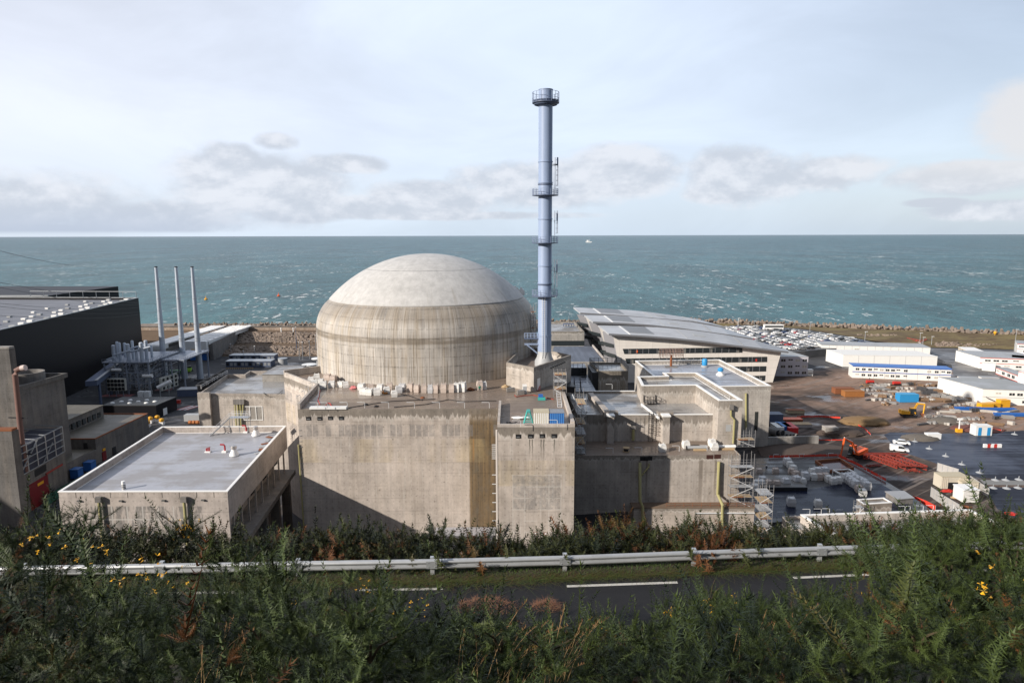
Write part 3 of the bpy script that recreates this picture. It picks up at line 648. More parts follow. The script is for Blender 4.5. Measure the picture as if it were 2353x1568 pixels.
# ================================================================= helpers for small building pieces
def gooseneck_mb(h=1.15, arm=1.5, side=-1):
    mb = MB(); mb.tube([(0, 0, 0), (0, 0, h - .12), (side * .12, 0, h), (side * arm, 0, h)], 0.05, 5); return mb
GN = {}
def goose(p, label, rz=0.0, h=1.15, arm=1.5):
    if 'o' not in GN:
        o = gooseneck_mb().build('handrail_post', STEELW); tag(o, label, 'handrail', 'white gooseneck handrail posts on the roofs'); GN['o'] = Proto(o)
    return GN['o'].put(p, rz, label)
def win_on_y(parent, u, v, y, wd, hg, name='window', mat=None, frame=None):
    q = D(u, v, y); o = MB().box(q.x - wd / 2, q.x + wd / 2, y - .03, y + .02, q.z - hg / 2, q.z + hg / 2).build(name, mat or GLASSD, parent)
    if frame: MB().box(q.x - wd / 2 - .12, q.x + wd / 2 + .12, y - .02, y + .015, q.z - hg / 2 - .12, q.z + hg / 2 + .12).build('frame', frame, o)
    return o
def many(name, mat, parent, boxes):
    for bx in boxes: MB().box(*bx).build(name, mat, parent)
def rail_mb(path, h=1.1, w=.06, step=1.6, bars=2):
    mb = MB()
    for a, c in zip(path, path[1:]):
        a = Vector(a); c = Vector(c); L = (c - a).length; n = max(1, int(L / step))
        for i in range(n + 1): q = a + (c - a) * (i / n); mb.bar(q, q + Vector((0, 0, h)), w)
        for k in range(bars): z = Vector((0, 0, h * (k + 1) / bars)); mb.bar(a + z, c + z, w)
    return mb
# ================================================================= low white-edged building at the front left
ZL = 24.4
L4 = ccw(xy(G(133, 1130, ZL), G(523, 1128, ZL), G(657, 978, ZL), G(372, 980, ZL)))
fy = (L4[0][1] + L4[1][1]) / 2 if abs(L4[0][1] - L4[1][1]) < 3 else min(q[1] for q in L4)
L4 = [(a, fy if abs(b_ - fy) < 3 else b_) for a, b_ in L4]
xl = min(L4, key=lambda q: q[1] * 10 + q[0]); xr = max([q for q in L4 if abs(q[1] - fy) < .1], key=lambda q: q[0])
def low_extra(t, p, c, k):
    x, y, z = t.sep(p)
    jt = t.math('ABSOLUTE', t.sub(t.math('FRACT', t.mul(t.sub(x, xl[0]), 1 / 2.9)), 0.5))
    m_ = t.mul(t.ss(jt, 0.470, 0.482), t.mul(t.ss(z, ZL - 1.1, ZL - 1.0), t.ss(y, fy + .5, fy + .2)))
    c = t.mix(t.mul(m_, 0.8), c, (0.05, 0.045, 0.04))
    pan = t.mul(t.mul(t.ss(z, ZL - 2.5, ZL - 2.6), t.ss(x, xl[0] + 4.6, xl[0] + 4.8)), t.mul(t.ss(x, xr[0] - 4.4, xr[0] - 4.6), t.ss(y, fy + .5, fy + .2)))
    st = t.ss(t.noise(t.vmul(p, (1.4, 1, 0.25)), 1.0, 3, 0.7), 0.40, 0.52)
    gx_ = t.math('ABSOLUTE', t.sub(t.math('FRACT', t.mul(x, 1 / 2.6)), 0.5)); gz_ = t.math('ABSOLUTE', t.sub(t.math('FRACT', t.mul(t.sub(z, ZL), 1 / 2.45)), 0.5))
    ln = t.mx(t.ss(gx_, 0.44, 0.47), t.ss(gz_, 0.44, 0.47))
    c = t.mix(t.mul(pan, t.mul(st, 0.75)), c, t.scale((0.18, 0.172, 0.165), k))
    return t.mix(t.mul(t.mul(pan, ln), 0.7), c, (0.50, 0.48, 0.45))
C_LOW = concrete('low_building_concrete', (0.45, 0.40, 0.365), None, streak=0.7, extra=low_extra)
lb = thing('flat_roof_building', 'low concrete building with a pale grey roof and white parapet edge', 'building', (L4[0][0], L4[0][1], 0))
pts = ccw(L4); i0 = pts.index(min(pts, key=lambda q: q[1] * 3 + q[0])); pts = pts[i0:] + pts[:i0]   # front left, front right, back right, back left
FL, FR, BR, BL = [Vector((q[0], q[1], 0)) for q in pts]
MB().ring(pts, .35, ZL - 5.2, ZL, ZL - 1.35).build('wall', C_LOW, lb)
dY = (BR - FR).normalized(); dX = (FR - FL).normalized()
rec = [FL + dX * .01, FR - dX * .01, FR - dX * .01 + dY * .5, FR - dX * 3.2 + dY * .5, BR - dX * 3.2, BL]
MB().prism([(q.x, q.y) for q in rec], 0, ZL - 5.2, top=True).build('lower_wall', C_LOW, lb)
MB().poly([(a, b_, ZL - 5.21) for a, b_ in [(FR.x, FR.y + .02), (BR.x, BR.y), (BR.x - 4, BR.y), (FR.x - 4, FR.y + .02)]][::-1]).build('soffit', C_GREY, lb)
MB().poly([(a, b_, ZL - 1.35) for a, b_ in inset(pts, .33)]).build('roof', ROOFG, lb)
MB().ring(pts, .42, ZL - .05, ZL + .1, ZL - .05, .07).build('coping', WTRIM, lb)
MB().ring(inset(pts, .351), .12, ZL - 1.36, ZL - 1.28, ZL - 1.36).build('flashing', WTRIM, lb)
for k_ in range(9):
    q = FR + dY * (3.0 + k_ * 4.3) - dX * .35; MB().box(q.x - .14, q.x + .14, q.y - .14, q.y + .14, ZL - 10.2, ZL - 5.2).build('column', C_PALE, lb)
    if k_ % 2 == 0:
        q = FR + dY * (4.6 + k_ * 4.3) - dX * 3.19; MB().box(q.x, q.x + .05, q.y, q.y + 2.6, ZL - 9.4, ZL - 6.4).build('window', GLASSD, lb)
q0 = FR - dX * 3.2 + dY * 0.6; q1 = FR + dX * 1.6 + dY * .6; q2 = BR + dX * 1.6; q3 = BR - dX * 3.2
MB().prism(xy(q0, q1, q2, q3), ZL - 11.2, ZL - 10.2, top=True, bottom=True).build('ledge', C_OLD, lb)
many('ledge_bracket', C_OLD, lb, [((FR + dY * (8 + k_ * 9)).x - .6, (FR + dY * (8 + k_ * 9)).x + 1.2, (FR + dY * (8 + k_ * 9)).y, (FR + dY * (8 + k_ * 9)).y + 1.0, 0, ZL - 11.2) for k_ in range(4)])
for u in (230, 425):
    q = D(u, 1143, fy); mb = MB(); mb.cbox((q.x, fy - .45, q.z - .55), 1.0, .55, .9); o = mb.build('hopper', C_OLD, lb)
    mb = MB(); mb.tube([(q.x, fy - .45, q.z - .55), (q.x, fy - .45, 0)], .24, 8); mb.build('drain_pipe', YPIPE, lb)
for u, v in ((182.6, 1149), (278.6, 1149), (376.5, 1148), (467, 1147)):
    q = D(u, v, fy); MB().box(q.x - .28, q.x + .28, fy - .3, fy - .005, q.z - .12, q.z + .1).build('wall_lamp', paint('dark_grey_metal', (0.12, 0.12, 0.12), 0.5), lb)
zr_ = ZL - 1.35
def cone_vent(u, v, label):
    q = G(u, v, zr_); o = thing('roof_vent', label, 'roof vent', q, 'conical roof vents on the low building')
    MB().lathe(q, [(1.0, 0), (1.0, .12), (.98, .13)], 20, cap=True).build('base', GALV, o)
    MB().lathe(q, [(.92, .13), (.9, .3), (.45, 1.25), (.45, 1.35)], 20).build('skirt', WHITE, o)
    MB().lathe(q, [(.4, 1.3), (.55, 1.4), (.6, 1.75), (.52, 2.05), (.2, 2.15), (.05, 2.17)], 16).build('turbine', paint('turbine_metal', (0.45, 0.43, 0.42), .35, .7), o)
cone_vent(588, 1000, 'white conical roof vent standing by the far parapet'); cone_vent(538, 1046, 'white conical roof vent standing in the middle of the grey roof')
def red_goose(u, v, label):
    q = G(u, v, zr_); o = thing('roof_pipe', label, 'vent pipe', q, 'red vent pipes on the low building')
    MB().cbox(q, .9, .9, .35).build('base', WHITE, o)
    MB().tube([q + Vector((.1, 0, .3)), q + Vector((.1, 0, 1.3)), q + Vector((-.1, 0, 1.6)), q + Vector((-.8, 0, 1.62))], .17, 8).build('pipe', paint('dark_red_pipe', (.36, .03, .04), .5), o)
red_goose(565, 993, 'red bent vent pipe by the far parapet'); red_goose(516, 1038, 'red bent vent pipe beside the middle roof vent')
for u, v, lab in ((478, 1038, 'short red pipe stubs on a white base'), (532, 992, 'white roof unit with red pipe stubs near the stair')):
    q = G(u, v, zr_); o = thing('pipe_stub', lab, 'vent pipe', q, 'red vent pipes on the low building'); MB().cbox(q, 1.1, .8, .25).build('base', WHITE, o)
    for s_ in (-.3, 0, .3): MB().tube([q + Vector((s_, 0, .2)), q + Vector((s_, 0, .85 + s_ * .3)), q + Vector((s_ + .15, 0, 1.0 + s_ * .3))], .12, 6).build('pipe', paint('dark_red_pipe', (.36, .03, .04), .5), o)
q = G(284.6, 1123, zr_); o = thing('striped_drum', 'black and white striped drum near the front edge of the grey roof', 'drum', q)
MB().lathe(q, [(.32, 0), (.32, 1.45), (.27, 1.5)], 14, cap=True).build('body', WHITE, o)
for k_ in range(3): MB().lathe(q, [(.335, .15 + k_ * .28), (.335, .3 + k_ * .28)], 14).build('stripe', BLACK, o)
o = thing('roof_debris', 'brown sheets and boards left along the right parapet', 'debris', G(603, 1030, zr_)); mb = MB()
for k_ in range(7):
    q = G(594 + k_ * 5.0, 1040 - k_ * 7, zr_); MB().cbox((q.x, q.y, zr_ + .03 + .05 * (k_ % 3)), 1.6, .8, .08, .8 + k_).build('board', RUST if k_ % 2 else TARP, o)
# roof stair and landing against the far parapet
q = G(484, 1000, zr_); o = thing('access_stair', 'steel access stair with handrails over the far parapet', 'stair', q)
top = q + Vector((3.4, 3.0, 3.4)); mb = MB(); st_d = top - q
for s_ in (-.45, .45): mb.bar(q + Vector((0, s_, 0)), top + Vector((0, s_, 0)), .14)
for k_ in range(11): f_ = (k_ + .5) / 11; c_ = q + st_d * f_; mb.box(c_.x - .14, c_.x + .14, c_.y - .45, c_.y + .45, c_.z - .02, c_.z + .02)
mb.build('flight', GALV, o); mb = rail_mb([q + Vector((0, -.45, 0)), top + Vector((0, -.45, 0))], 1.0, .05); mb.build('handrail', STEELW, o)
MB().box(top.x, top.x + 4.2, top.y - .8, top.y + .8, top.z - .08, top.z).build('landing', GALV, o)
rail_mb([(top.x, top.y - .8, top.z), (top.x + 4.2, top.y - .8, top.z), (top.x + 4.2, top.y + .8, top.z), (top.x, top.y + .8, top.z)], 1.1, .05, 1.0).build('railing', STEELW, o)
mb = MB()
for k_ in (0, 2.1, 4.1):
    mb = MB()
    for s_ in (-.75, .75): mb.bar((top.x + k_, top.y + s_, zr_), (top.x + k_, top.y + s_, top.z), .1)
    mb.bar((top.x + k_, top.y - .75, top.z - .1), (top.x + k_, top.y + .75, top.z - .1), .1); mb.build('support', GALV, o)
# ================================================================= taller annex behind it
ZM = 24.0
M6 = [G(457, 903, ZM), G(656, 905, ZM), G(700, 880, ZM), G(690, 850, ZM), G(573, 851.6, ZM), G(561.5, 859, ZM), G(521.6, 859, ZM)]
M6 = ccw(xy(*M6)); my = sum(q[1] for q in sorted(M6, key=lambda q: q[1])[:2]) / 2
C_ANX = concrete('annex_concrete', (0.43, 0.385, 0.345), ZM, drip=2.5, dark=.25)
an = thing('annex_building', 'flat-roofed concrete annex with yellow wall pipes and a framed panel', 'building', (M6[0][0], M6[0][1], 0))
flat_roof(an, M6, 0, ZM, C_ANX, ROOFW, par=1.1, t=.4)
a0 = Vector((*sorted(M6, key=lambda q: q[1])[0], 0)); 
yA = my
for k_, u in enumerate((539, 545, 551, 558)):
    q = D(u, 920, yA - .5); MB().cbox((q.x, yA - .5, q.z - 1.0), .75, .6, 1.3).build('hopper', C_OLD, an); MB().tube([(q.x, yA - .5, q.z - 1), (q.x - (.3 if k_ == 3 else 0), yA - .5, q.z - 3.4), (q.x - (.9 if k_ == 3 else 0), yA - .5, q.z - 4.6), (q.x - (.9 if k_ == 3 else 0), yA - .5, 10)], .2, 7).build('drain_pipe', YPIPE, an)
q0, q1 = D(559, 934, yA - .3), D(604, 963, yA - .3)
MB().box(q0.x, q1.x, yA - .3, yA, q1.z, q0.z).build('framed_panel', C_GREY, an)
mb = MB(); w_ = q1.x - q0.x
for f_ in (0, .33, .66, 1): mb.box(q0.x + w_ * f_ - .09, q0.x + w_ * f_ + .09, yA - .42, yA - .31, q1.z - .1, q0.z + .1)
mb.box(q0.x - .1, q1.x + .1, yA - .41, yA - .305, q0.z, q0.z + .2); mb.box(q0.x - .1, q1.x + .1, yA - .41, yA - .305, q1.z - .2, q1.z); mb.build('frame', WTRIM, an)
q0, q1 = D(457, 905, yA), D(484, 905, yA); MB().box(q0.x - .05, q1.x, yA - .9, yA - .02, 0, ZM + .5).build('corner_pier', C_ANX, an)
ga, gb = G(603, 876, ZM - 1.1), G(650, 876, ZM - 1.1)
MB().box(ga.x, gb.x + 3, ga.y, ga.y + 14, ZM - 1.1, ZM + 1.0).build('roof_box', C_GREY, an); MB().box(ga.x - .15, gb.x + 3.1, ga.y - .15, ga.y + 14.1, ZM + 1.0, ZM + 1.2).build('roof_box_slab', ROOFW, an)
sa, sb_ = G(459, 893, ZM), G(521, 858, ZM)
MB().wall((sa.x - .6, sa.y), (sb_.x - .6, sb_.y), .12, ZM - 3, ZM + 1.5, 1).build('screen', BLACK, an)
rail_mb([(sa.x + .3, sa.y, ZM), (sb_.x + .3, sb_.y, ZM)], 1.0, .07, 4).build('railing', STEELW, an)
mb = MB(); qa, qb = D(606, 905, yA - .3), D(650, 905, yA - .3)
for off in (0, 0.5): mb.tube([(qa.x + (qb.x - qa.x) * f_, yA - .35 - off * .2, qa.z + .4 - 4 * (2.2 + off) * f_ * (1 - f_) * .5 + (.7 - off) * f_) for f_ in [i / 8 for i in range(9)]], .06, 5)
mb.build('cable', BLACK, an)
# ================================================================= canopies, poles and boxes between the annex and the shore
for u, v, r_, lab in ((710, 836, 3.3, 'nearer white round canopy on a single post beside the dome'), (728, 822, 2.6, 'farther white round canopy on a single post beside the dome')):
    q = G(u, v, 8.0); o = thing('round_canopy', lab, 'canopy', (q.x, q.y, 0), 'round canopies beside the dome')
    MB().lathe((q.x, q.y, 7.6), [(r_ * .2, -.3), (r_, 0), (r_, .35), (.05, .5)], 24).build('top', WHITE, o); MB().tube([(q.x, q.y, 0), (q.x, q.y, 7.5)], .28, 8).build('post', STEELW, o)
k_ = 0
for u, va, vb, lab in ((682, 752, 812, 'dark lattice mast on the inner shore bank'), (688, 786, 826, 'bare grey mast nearest the dome on the left'), (696, 786, 827, 'slim grey mast with a white cap'), (712, 784, 824, 'tall slim pole left of the dome edge'), (726, 770, 812, 'grey pole touching the dome outline'), (531, 790, 815, 'short lamp pole by the pale shed'), (586, 795, 825, 'lamp pole behind the dark louvred cabins'), (560, 806, 826, 'small pole in front of the rock bank')):
    q = G(u, vb, 0); h_ = D(u, va, q.y).z; o = thing('utility_pole', lab, 'pole', q, 'poles on the shore side')
    MB().tube([q, q + Vector((0, 0, h_))], .2 if u > 600 else .12, 6, .12).build('mast', GALV if u != 682 else BLUED, o); MB().cbox(q + Vector((0, 0, h_)), .6, .3, .25).build('head', WHITE, o)
for u0, u1, v, lab in ((519, 622, 843, 'long dark cabin with a row of louvred panels, nearer one'), (527, 630, 829, 'long dark cabin partly hidden behind the louvred one')):
    a_, b_ = G(u0, v, 0), G(u1, v, 0); o = thing('equipment_cabin', lab, 'cabin', a_, 'dark louvred equipment cabins')
    MB().box(a_.x, b_.x, a_.y, a_.y + 6, 0, 2.9).build('body', BLUED, o); MB().box(a_.x - .2, b_.x + .2, a_.y - .2, a_.y + 6.2, 2.9, 3.15).build('roof', GALV, o)
    n_ = 12; s_ = (b_.x - a_.x) / n_
    for i in range(n_): MB().box(a_.x + s_ * (i + .15), a_.x + s_ * (i + .85), a_.y - .05, a_.y - .005, .7, 2.3).build('louvre', GALV if i % 3 else BLACK, o)
a_, b_ = G(632, 844, 0), G(668, 844, 0)
o = thing('grey_tank', 'squat grey cylinder tank beside the louvred cabins', 'tank', G(650, 838, 0)); q = G(650, 838, 0); MB().lathe(q, [(2.3, 0), (2.3, 3.4)], 20).build('body', TARP, o); MB().lathe(q, [(2.4, 3.4), (2.4, 3.6), (.05, 3.9)], 20).build('lid', GALV, o)
o = thing('barrier_row', 'row of pale timber barriers on the asphalt by the cabins', 'barrier', G(520, 848, 0))
for i in range(14):
    q = G(520 + i * 4.6, 847.5, 0); mb = MB(); mb.cbox(q, .35, .3, .8); mb.cbox(q + Vector((.5, 0, .5)), .7, .1, .2); mb.build('barrier_unit', WOOD, o)
# green skip, green car-like container and other items near the chimneys
q = G(405, 858, 0); o = thing('green_skip', 'green waste skip standing between two silver chimneys', 'skip', q)
MB().hexa([(q.x - 3, q.y - 1, .2), (q.x + 3, q.y - 1, .2), (q.x + 3, q.y + 1, .2), (q.x - 3, q.y + 1, .2)], [(q.x - 3.6, q.y - 1.2, 1.7), (q.x + 3.6, q.y - 1.2, 1.7), (q.x + 3.6, q.y + 1.2, 1.7), (q.x - 3.6, q.y + 1.2, 1.7)]).build('bin', paint('green_paint', (.05, .22, .05), .5), o)
MB().box(q.x - 3.7, q.x + 3.7, q.y - 1.25, q.y - 1.1, 1.6, 1.8).build('rim', paint('green_rim', (.08, .3, .08), .5), o)
q = G(434, 853, 0); o = thing('lime_vehicle', 'lime green works vehicle by the middle chimney', 'vehicle', q)
MB().cbox(q + Vector((0, 0, .4)), 2.2, 5, 1.4, .3).build('body', paint('lime_paint', (.30, .55, .05), .4), o); MB().cbox(q + Vector((0, .6, 1.8)), 1.9, 2.4, .9, .3).build('cab', GLASSD, o)
for s_ in (-1, 1):
    for e_ in (-1.5, 1.5): MB().tube([q + Vector((s_ * 1.0, e_, .4)), q + Vector((s_ * 1.2, e_, .4))], .4, 10).build('wheel', BLACK, o)
# ================================================================= three silver chimneys
for (ub, vb, ut), lab in zip(((379.5, 871, 368.5), (424.5, 872, 406.5), (460.5, 872, 445.5)), ('leftmost of three thin silver chimneys, beside the steel frame', 'middle one of three thin silver chimneys', 'rightmost of three thin silver chimneys, before the pale shed')):
    q = G(ub, vb, 0); zt = D(ut, 612, q.y).z; o = thing('silver_chimney', lab, 'chimney', q, 'thin silver chimneys')
    n_ = 7; P = [(1.5 - .85 * i / n_, zt * i / n_) for i in range(n_ + 1)]
    MB().lathe(q, [(P[0][0], 0)] + P + [(.5, zt), (.5, zt - 1)], 20).build('shaft', paint('silver_cladding', (0.46, 0.51, 0.58), .38, .3, var=.08), o)
    for f_ in (.35, .37, .72): MB().lathe(q, [(1.52 - .85 * f_, zt * f_), (1.6 - .85 * f_, zt * f_), (1.6 - .85 * f_, zt * f_ + .25), (1.52 - .85 * f_, zt * f_ + .25)], 20).build('flange', GALV, o)
    MB().cbox(q, 4.0, 4.0, .7).build('plinth', C_OLD, o); MB().lathe(q + Vector((0, 0, zt)), [(.66, -.4), (.7, -.4), (.7, .02), (.45, .02)], 16).build('tip', BLACK, o)
# ================================================================= pale sheds with white roofs on concrete walls
def shed(poly_w, cw, lab):
    o = thing('white_roof_shed', lab, 'shed', poly_w[0], 'white roofed sheds by the shore'); return o
fa, fb_ = G(424.6, 826, 0), G(482, 829, 0); y_ = (fa.y + fb_.y) / 2
o = thing('white_roof_shed', 'pale shed with white roof, blue doors and a long concrete side', 'shed', (fa.x, y_, 0), 'white roofed sheds by the shore')
X0, X1 = D(424.6, 800, y_).x, D(477, 800, y_).x; Z1, Z0 = D(440, 783, y_).z, D(440, 810, y_).z
yb = y_ + 62
MB().box(X0, X1, y_ - 1.5, y_ + 1, Z0, Z1).build('front_panel', WHITE, o); MB().box(X0 + .3, X1 - .3, y_ + .6, y_ + 1.2, 0, Z0).build('door', BLUEP, o)
MB().box(X0 + .4, X0 + 2.2, y_ + .4, y_ + .55, 0, Z0 - .2).build('dark_doorway', DARK, o); q = D(440, 803, y_ - 1.5); MB().box(q.x - .2, q.x + 2.6, y_ - 1.54, y_ - 1.505, q.z - .2, q.z + .3).build('sign', YELLOW, o)
MB().hexa([(X0, y_ + 1, Z1 - .4), (X1, y_ + 1, Z1 - .4), (X1 + 2, yb, Z1 - .2), (X0 + 2, yb, Z1 - .2)], [(X0, y_ + 1, Z1), (X1, y_ + 1, Z1 - .1), (X1 + 2, yb, Z1 + .5), (X0 + 2, yb, Z1 + .6)]).build('roof', WTRIM, o)
for i in range(9): yy = y_ + 4 + i * 6.2; MB().box(X0 + .6 + i * .2, X1 - .6 + i * .2, yy, yy + .5, Z1 + .0 + i * .065, Z1 + .22 + i * .07).build('roof_batten', WHITE, o)
MB().box(X1 + .02, X1 + .4, y_ + 1.2, yb, Z1 - 2.2, Z1 - .42).build('side_panel', WHITE, o)
CX0, CX1 = X1 + .45, D(559, 790, y_ + 48).x
MB().hexa([(X1 + .1, y_ + 2, 0), (X1 + 2.2, y_ + 1.6, 0), (CX1, y_ + 40, 0), (CX1 - 10, yb, 0)], [(X1 + .1, y_ + 2, Z1 - 2.4), (X1 + 2.2, y_ + 1.6, Z1 - 1.2), (CX1, y_ + 40, Z1 - .4), (CX1 - 10, yb, Z1 - .6)]).build('concrete_side', C_OLD, o)
fa = G(330, 836, 0); y2 = fa.y - 4
o = thing('white_roof_shed', 'pale shed with white roof half hidden behind the left chimneys', 'shed', (fa.x, y2, 0), 'white roofed sheds by the shore')
X0, X1 = D(328, 800, y2).x, D(368, 800, y2).x
MB().box(X0, X1, y2, y2 + 70, 0, Z1 - 2.5).build('wall', C_OLD, o); MB().box(X0 - .3, X1 + .3, y2 - .5, y2 + 8, Z1 - 2.5, Z1 - .5).build('front_panel', WHITE, o)
MB().hexa([(X0, y2 + 1, Z1 - .5), (X1, y2 + 1, Z1 - .5), (X1 + 4, yb, Z1 - .2), (X0 + 4, yb, Z1 - .2)], [(X0, y2 + 1, Z1), (X1, y2 + 1, Z1), (X1 + 4, yb, Z1 + .6), (X0 + 4, yb, Z1 + .6)]).build('roof', WTRIM, o)
# ================================================================= black turbine hall
fc = D(318, 684, 362); zt = fc.z; nc = G(-60, 772, zt)
o = thing('turbine_hall', 'huge black-clad turbine hall with a sloping grey roof', 'industrial hall', (fc.x, fc.y, 0))
BLKC = paint('black_cladding', (0.006, 0.006, 0.009), .5, var=.25, spec=.2)
dv = (Vector((fc.x, fc.y, 0)) - Vector((nc.x, nc.y, 0)))
W_ = 92
pts = [(nc.x, nc.y), (fc.x, fc.y), (fc.x - W_, fc.y + 6), (nc.x - W_, nc.y + 6)]
pts = ccw(pts)
MB().ring(pts, .8, 0, zt, zt - 1.2).build('wall', BLKC, o)
mt, t, b = new_mat('hall_roof'); p = t.pos(); x, y, z = t.sep(p); n1 = t.noise(t.vmul(p, (.05, .02, 0)), 1.0, 5)
jl = t.ss(t.math('ABSOLUTE', t.sub(t.math('FRACT', t.mul(y, 1 / 14.0)), .5)), .47, .485)
c = t.scale((0.115, 0.118, 0.135), t.add(.6, t.mul(n1, .8))); c = t.mix(t.mul(jl, .45), c, (.4, .4, .42)); t.put(b.inputs['Base Color'], c); b.inputs['Roughness'].default_value = .5
MB().poly([(a, b_, zt - 1.0) for a, b_ in inset(pts, .7)]).build('roof', mt, o)
MB().ring(pts, .5, zt, zt + .25, zt, .12).build('coping', GALV, o)
rail_mb([(fc.x - .5, fc.y - 1, zt), (fc.x - 60, fc.y + 4, zt)], 3.4, .22, 7, 1).build('roof_rail', GALV, o)
for i in range(17):
    for j_ in range(3 if i % 2 else 2):
        f_ = (i + .5) / 17; q = Vector((nc.x, nc.y, 0)) + dv * f_; q = q + Vector((-3.5 - j_ * 9.5 - (i % 3) * 1.2, 0, zt - 1.0))
        MB().cbox(q, 2.2 - j_ * .4, 1.5, .7 if j_ else 1.0).build('roof_hatch', WHITE if (i + j_) % 3 else TARP, o)
b2 = D(110, 679, 420); o = thing('rear_hall', 'second black hall showing above the turbine hall roof', 'industrial hall', (b2.x, 420, 0))
MB().prism(ccw([(b2.x, 420), (b2.x - 130, 424), (b2.x - 130, 500), (b2.x, 496)]), 0, b2.z).build('wall', BLKC, o); MB().box(b2.x - 130, b2.x + .2, 419.5, 420.2, b2.z - .4, b2.z + .3).build('coping', GALV, o)
# the long dark pipe rack along the foot of the hall
a_, b_ = D(222, 874, 262), D(312, 838, 330); o = thing('pipe_gallery', 'long grey pipe gallery along the foot of the black hall', 'gallery', (a_.x, 262, 0))
MB().wall((a_.x, 262), (b_.x, 330), 4, a_.z - 2, a_.z, 1).build('gallery_box', BLUED, o); MB().wall((a_.x + .3, 262), (b_.x + .3, 330), 1, a_.z, a_.z + .3, 1).build('lid', GALV, o)
many('leg', BLUED, o, [(a_.x + (b_.x - a_.x) * f_ - .8, a_.x + (b_.x - a_.x) * f_ - .2, 262 + 68 * f_, 263 + 68 * f_, 0, a_.z - 2) for f_ in (.05, .3, .55, .8, .97)])
# ================================================================= old grey plant buildings at the left edge, in shade
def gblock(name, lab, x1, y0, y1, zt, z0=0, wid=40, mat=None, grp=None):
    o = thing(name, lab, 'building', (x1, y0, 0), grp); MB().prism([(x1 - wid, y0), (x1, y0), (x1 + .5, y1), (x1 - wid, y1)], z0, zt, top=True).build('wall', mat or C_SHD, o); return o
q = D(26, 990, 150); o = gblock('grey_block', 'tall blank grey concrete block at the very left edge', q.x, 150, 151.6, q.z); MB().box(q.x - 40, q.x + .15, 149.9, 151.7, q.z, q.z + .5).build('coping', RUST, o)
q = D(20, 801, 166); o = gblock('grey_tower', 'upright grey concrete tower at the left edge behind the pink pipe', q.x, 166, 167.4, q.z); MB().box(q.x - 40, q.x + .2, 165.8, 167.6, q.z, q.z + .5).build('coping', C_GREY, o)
qa, qb = D(34, 887, 172), D(149, 855, 189)
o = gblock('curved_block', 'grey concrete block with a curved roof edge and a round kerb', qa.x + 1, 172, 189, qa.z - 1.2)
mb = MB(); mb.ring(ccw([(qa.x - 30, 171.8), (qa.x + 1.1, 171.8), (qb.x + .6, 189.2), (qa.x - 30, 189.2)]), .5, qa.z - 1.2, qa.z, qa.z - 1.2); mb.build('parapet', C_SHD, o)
qq = G(110, 858, qa.z); MB().lathe((qa.x - 5, 184, qa.z - 1.2), [(4, 0), (4, 2.6), (3.6, 2.6), (3.6, 1.5), (.05, 1.5)], 24).build('round_kerb', C_OLD, o)
mb = MB(); q0 = D(47, 985, 160); q1 = D(31, 848, 160)
mb.tube([(q0.x, 160, 0), q0, (q1.x + .2, 160, q1.z - 1.2), (q1.x + .6, 160, q1.z - .3), (q1.x + 1.4, 160, q1.z + .1), (q1.x + 2.3, 160, q1.z + .3)], .62, 10); o = thing('bent_pipe', 'tall pinkish pipe with a bent open end by the grey tower', 'pipe', (q0.x, 160, 0)); mb.build('riser', paint('faded_pink', (.17, .095, .08), .7, var=.3), o)
MB().tube([(q1.x + 1.9, 160, q1.z + .22), (q1.x + 2.9, 160, q1.z + .42)], .72, 10).build('mouth', paint('pale_mouth', (.55, .45, .42), .6), o)
mb = MB(); mb.bar((q1.x - 3, 160.6, q1.z - 12), (q1.x + 2, 160, q1.z - 12), .25); mb.bar((q1.x - 3, 160.6, q1.z - 21), (q1.x + 2, 160, q1.z - 21), .25); mb.build('bracket', BLACK, o)
# mesh-walled building with the red door
qa, qb = D(44, 1094, 156.5), D(149, 1037, 176); zt = D(148, 979, 176).z; zb = (qa.z + qb.z) / 2
o = thing('mesh_fronted_building', 'grey building with a see-through steel mesh upper storey and red door', 'building', (qa.x, 156.5, 0))
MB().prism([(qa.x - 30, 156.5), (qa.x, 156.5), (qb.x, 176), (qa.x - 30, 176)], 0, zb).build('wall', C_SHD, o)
MESHM = paint('mesh_backing', (.055, .06, .085), .35, .2, var=.4); A0 = Vector((qa.x, 156.5, 0)); A1 = Vector((qb.x, 176, 0)); dd = A1 - A0
MB().prism([(qa.x - 12, 157.2), (qa.x - .4, 157.2), (qb.x - .4, 175.6), (qa.x - 12, 175.6)], zb, zt - .5).build('mesh_panel', MESHM, o)
mb = MB()
for f_ in (0, .2, .4, .6, .8, 1): q = A0 + dd * f_; mb.bar((q.x, q.y, zb), (q.x, q.y, zt), .22); mb.bar((q.x, q.y, zt), (q.x - 11, q.y + .5, zt + .4), .16)
for g_ in (0, .25, .5, .75, 1): z_ = zb + (zt - zb) * g_; mb.bar((A0.x, A0.y, z_), (A1.x, A1.y, z_), .2)
mb.bar((A0.x, A0.y, zb), ((A0 + dd * .45).x, (A0 + dd * .45).y, zt), .24); mb.bar(((A0 + dd * .5).x, (A0 + dd * .5).y, zb), ((A0 + dd * .75).x, (A0 + dd * .75).y, zb + 4), .2); mb.bar((A0.x - 11, A0.y, zt + .4), (A1.x - 11, A1.y, zt + .4), .2); mb.build('steel_frame', GALV, o)
def onwall(f0, f1, z0_, z1_, off=.05):
    a_ = A0 + dd * f0; c_ = A0 + dd * f1; return [(a_.x, a_.y, z0_), (a_.x + off, a_.y, z0_), (c_.x + off, c_.y, z0_), (c_.x, c_.y, z0_)], [(a_.x, a_.y, z1_), (a_.x + off, a_.y, z1_), (c_.x + off, c_.y, z1_), (c_.x, c_.y, z1_)]
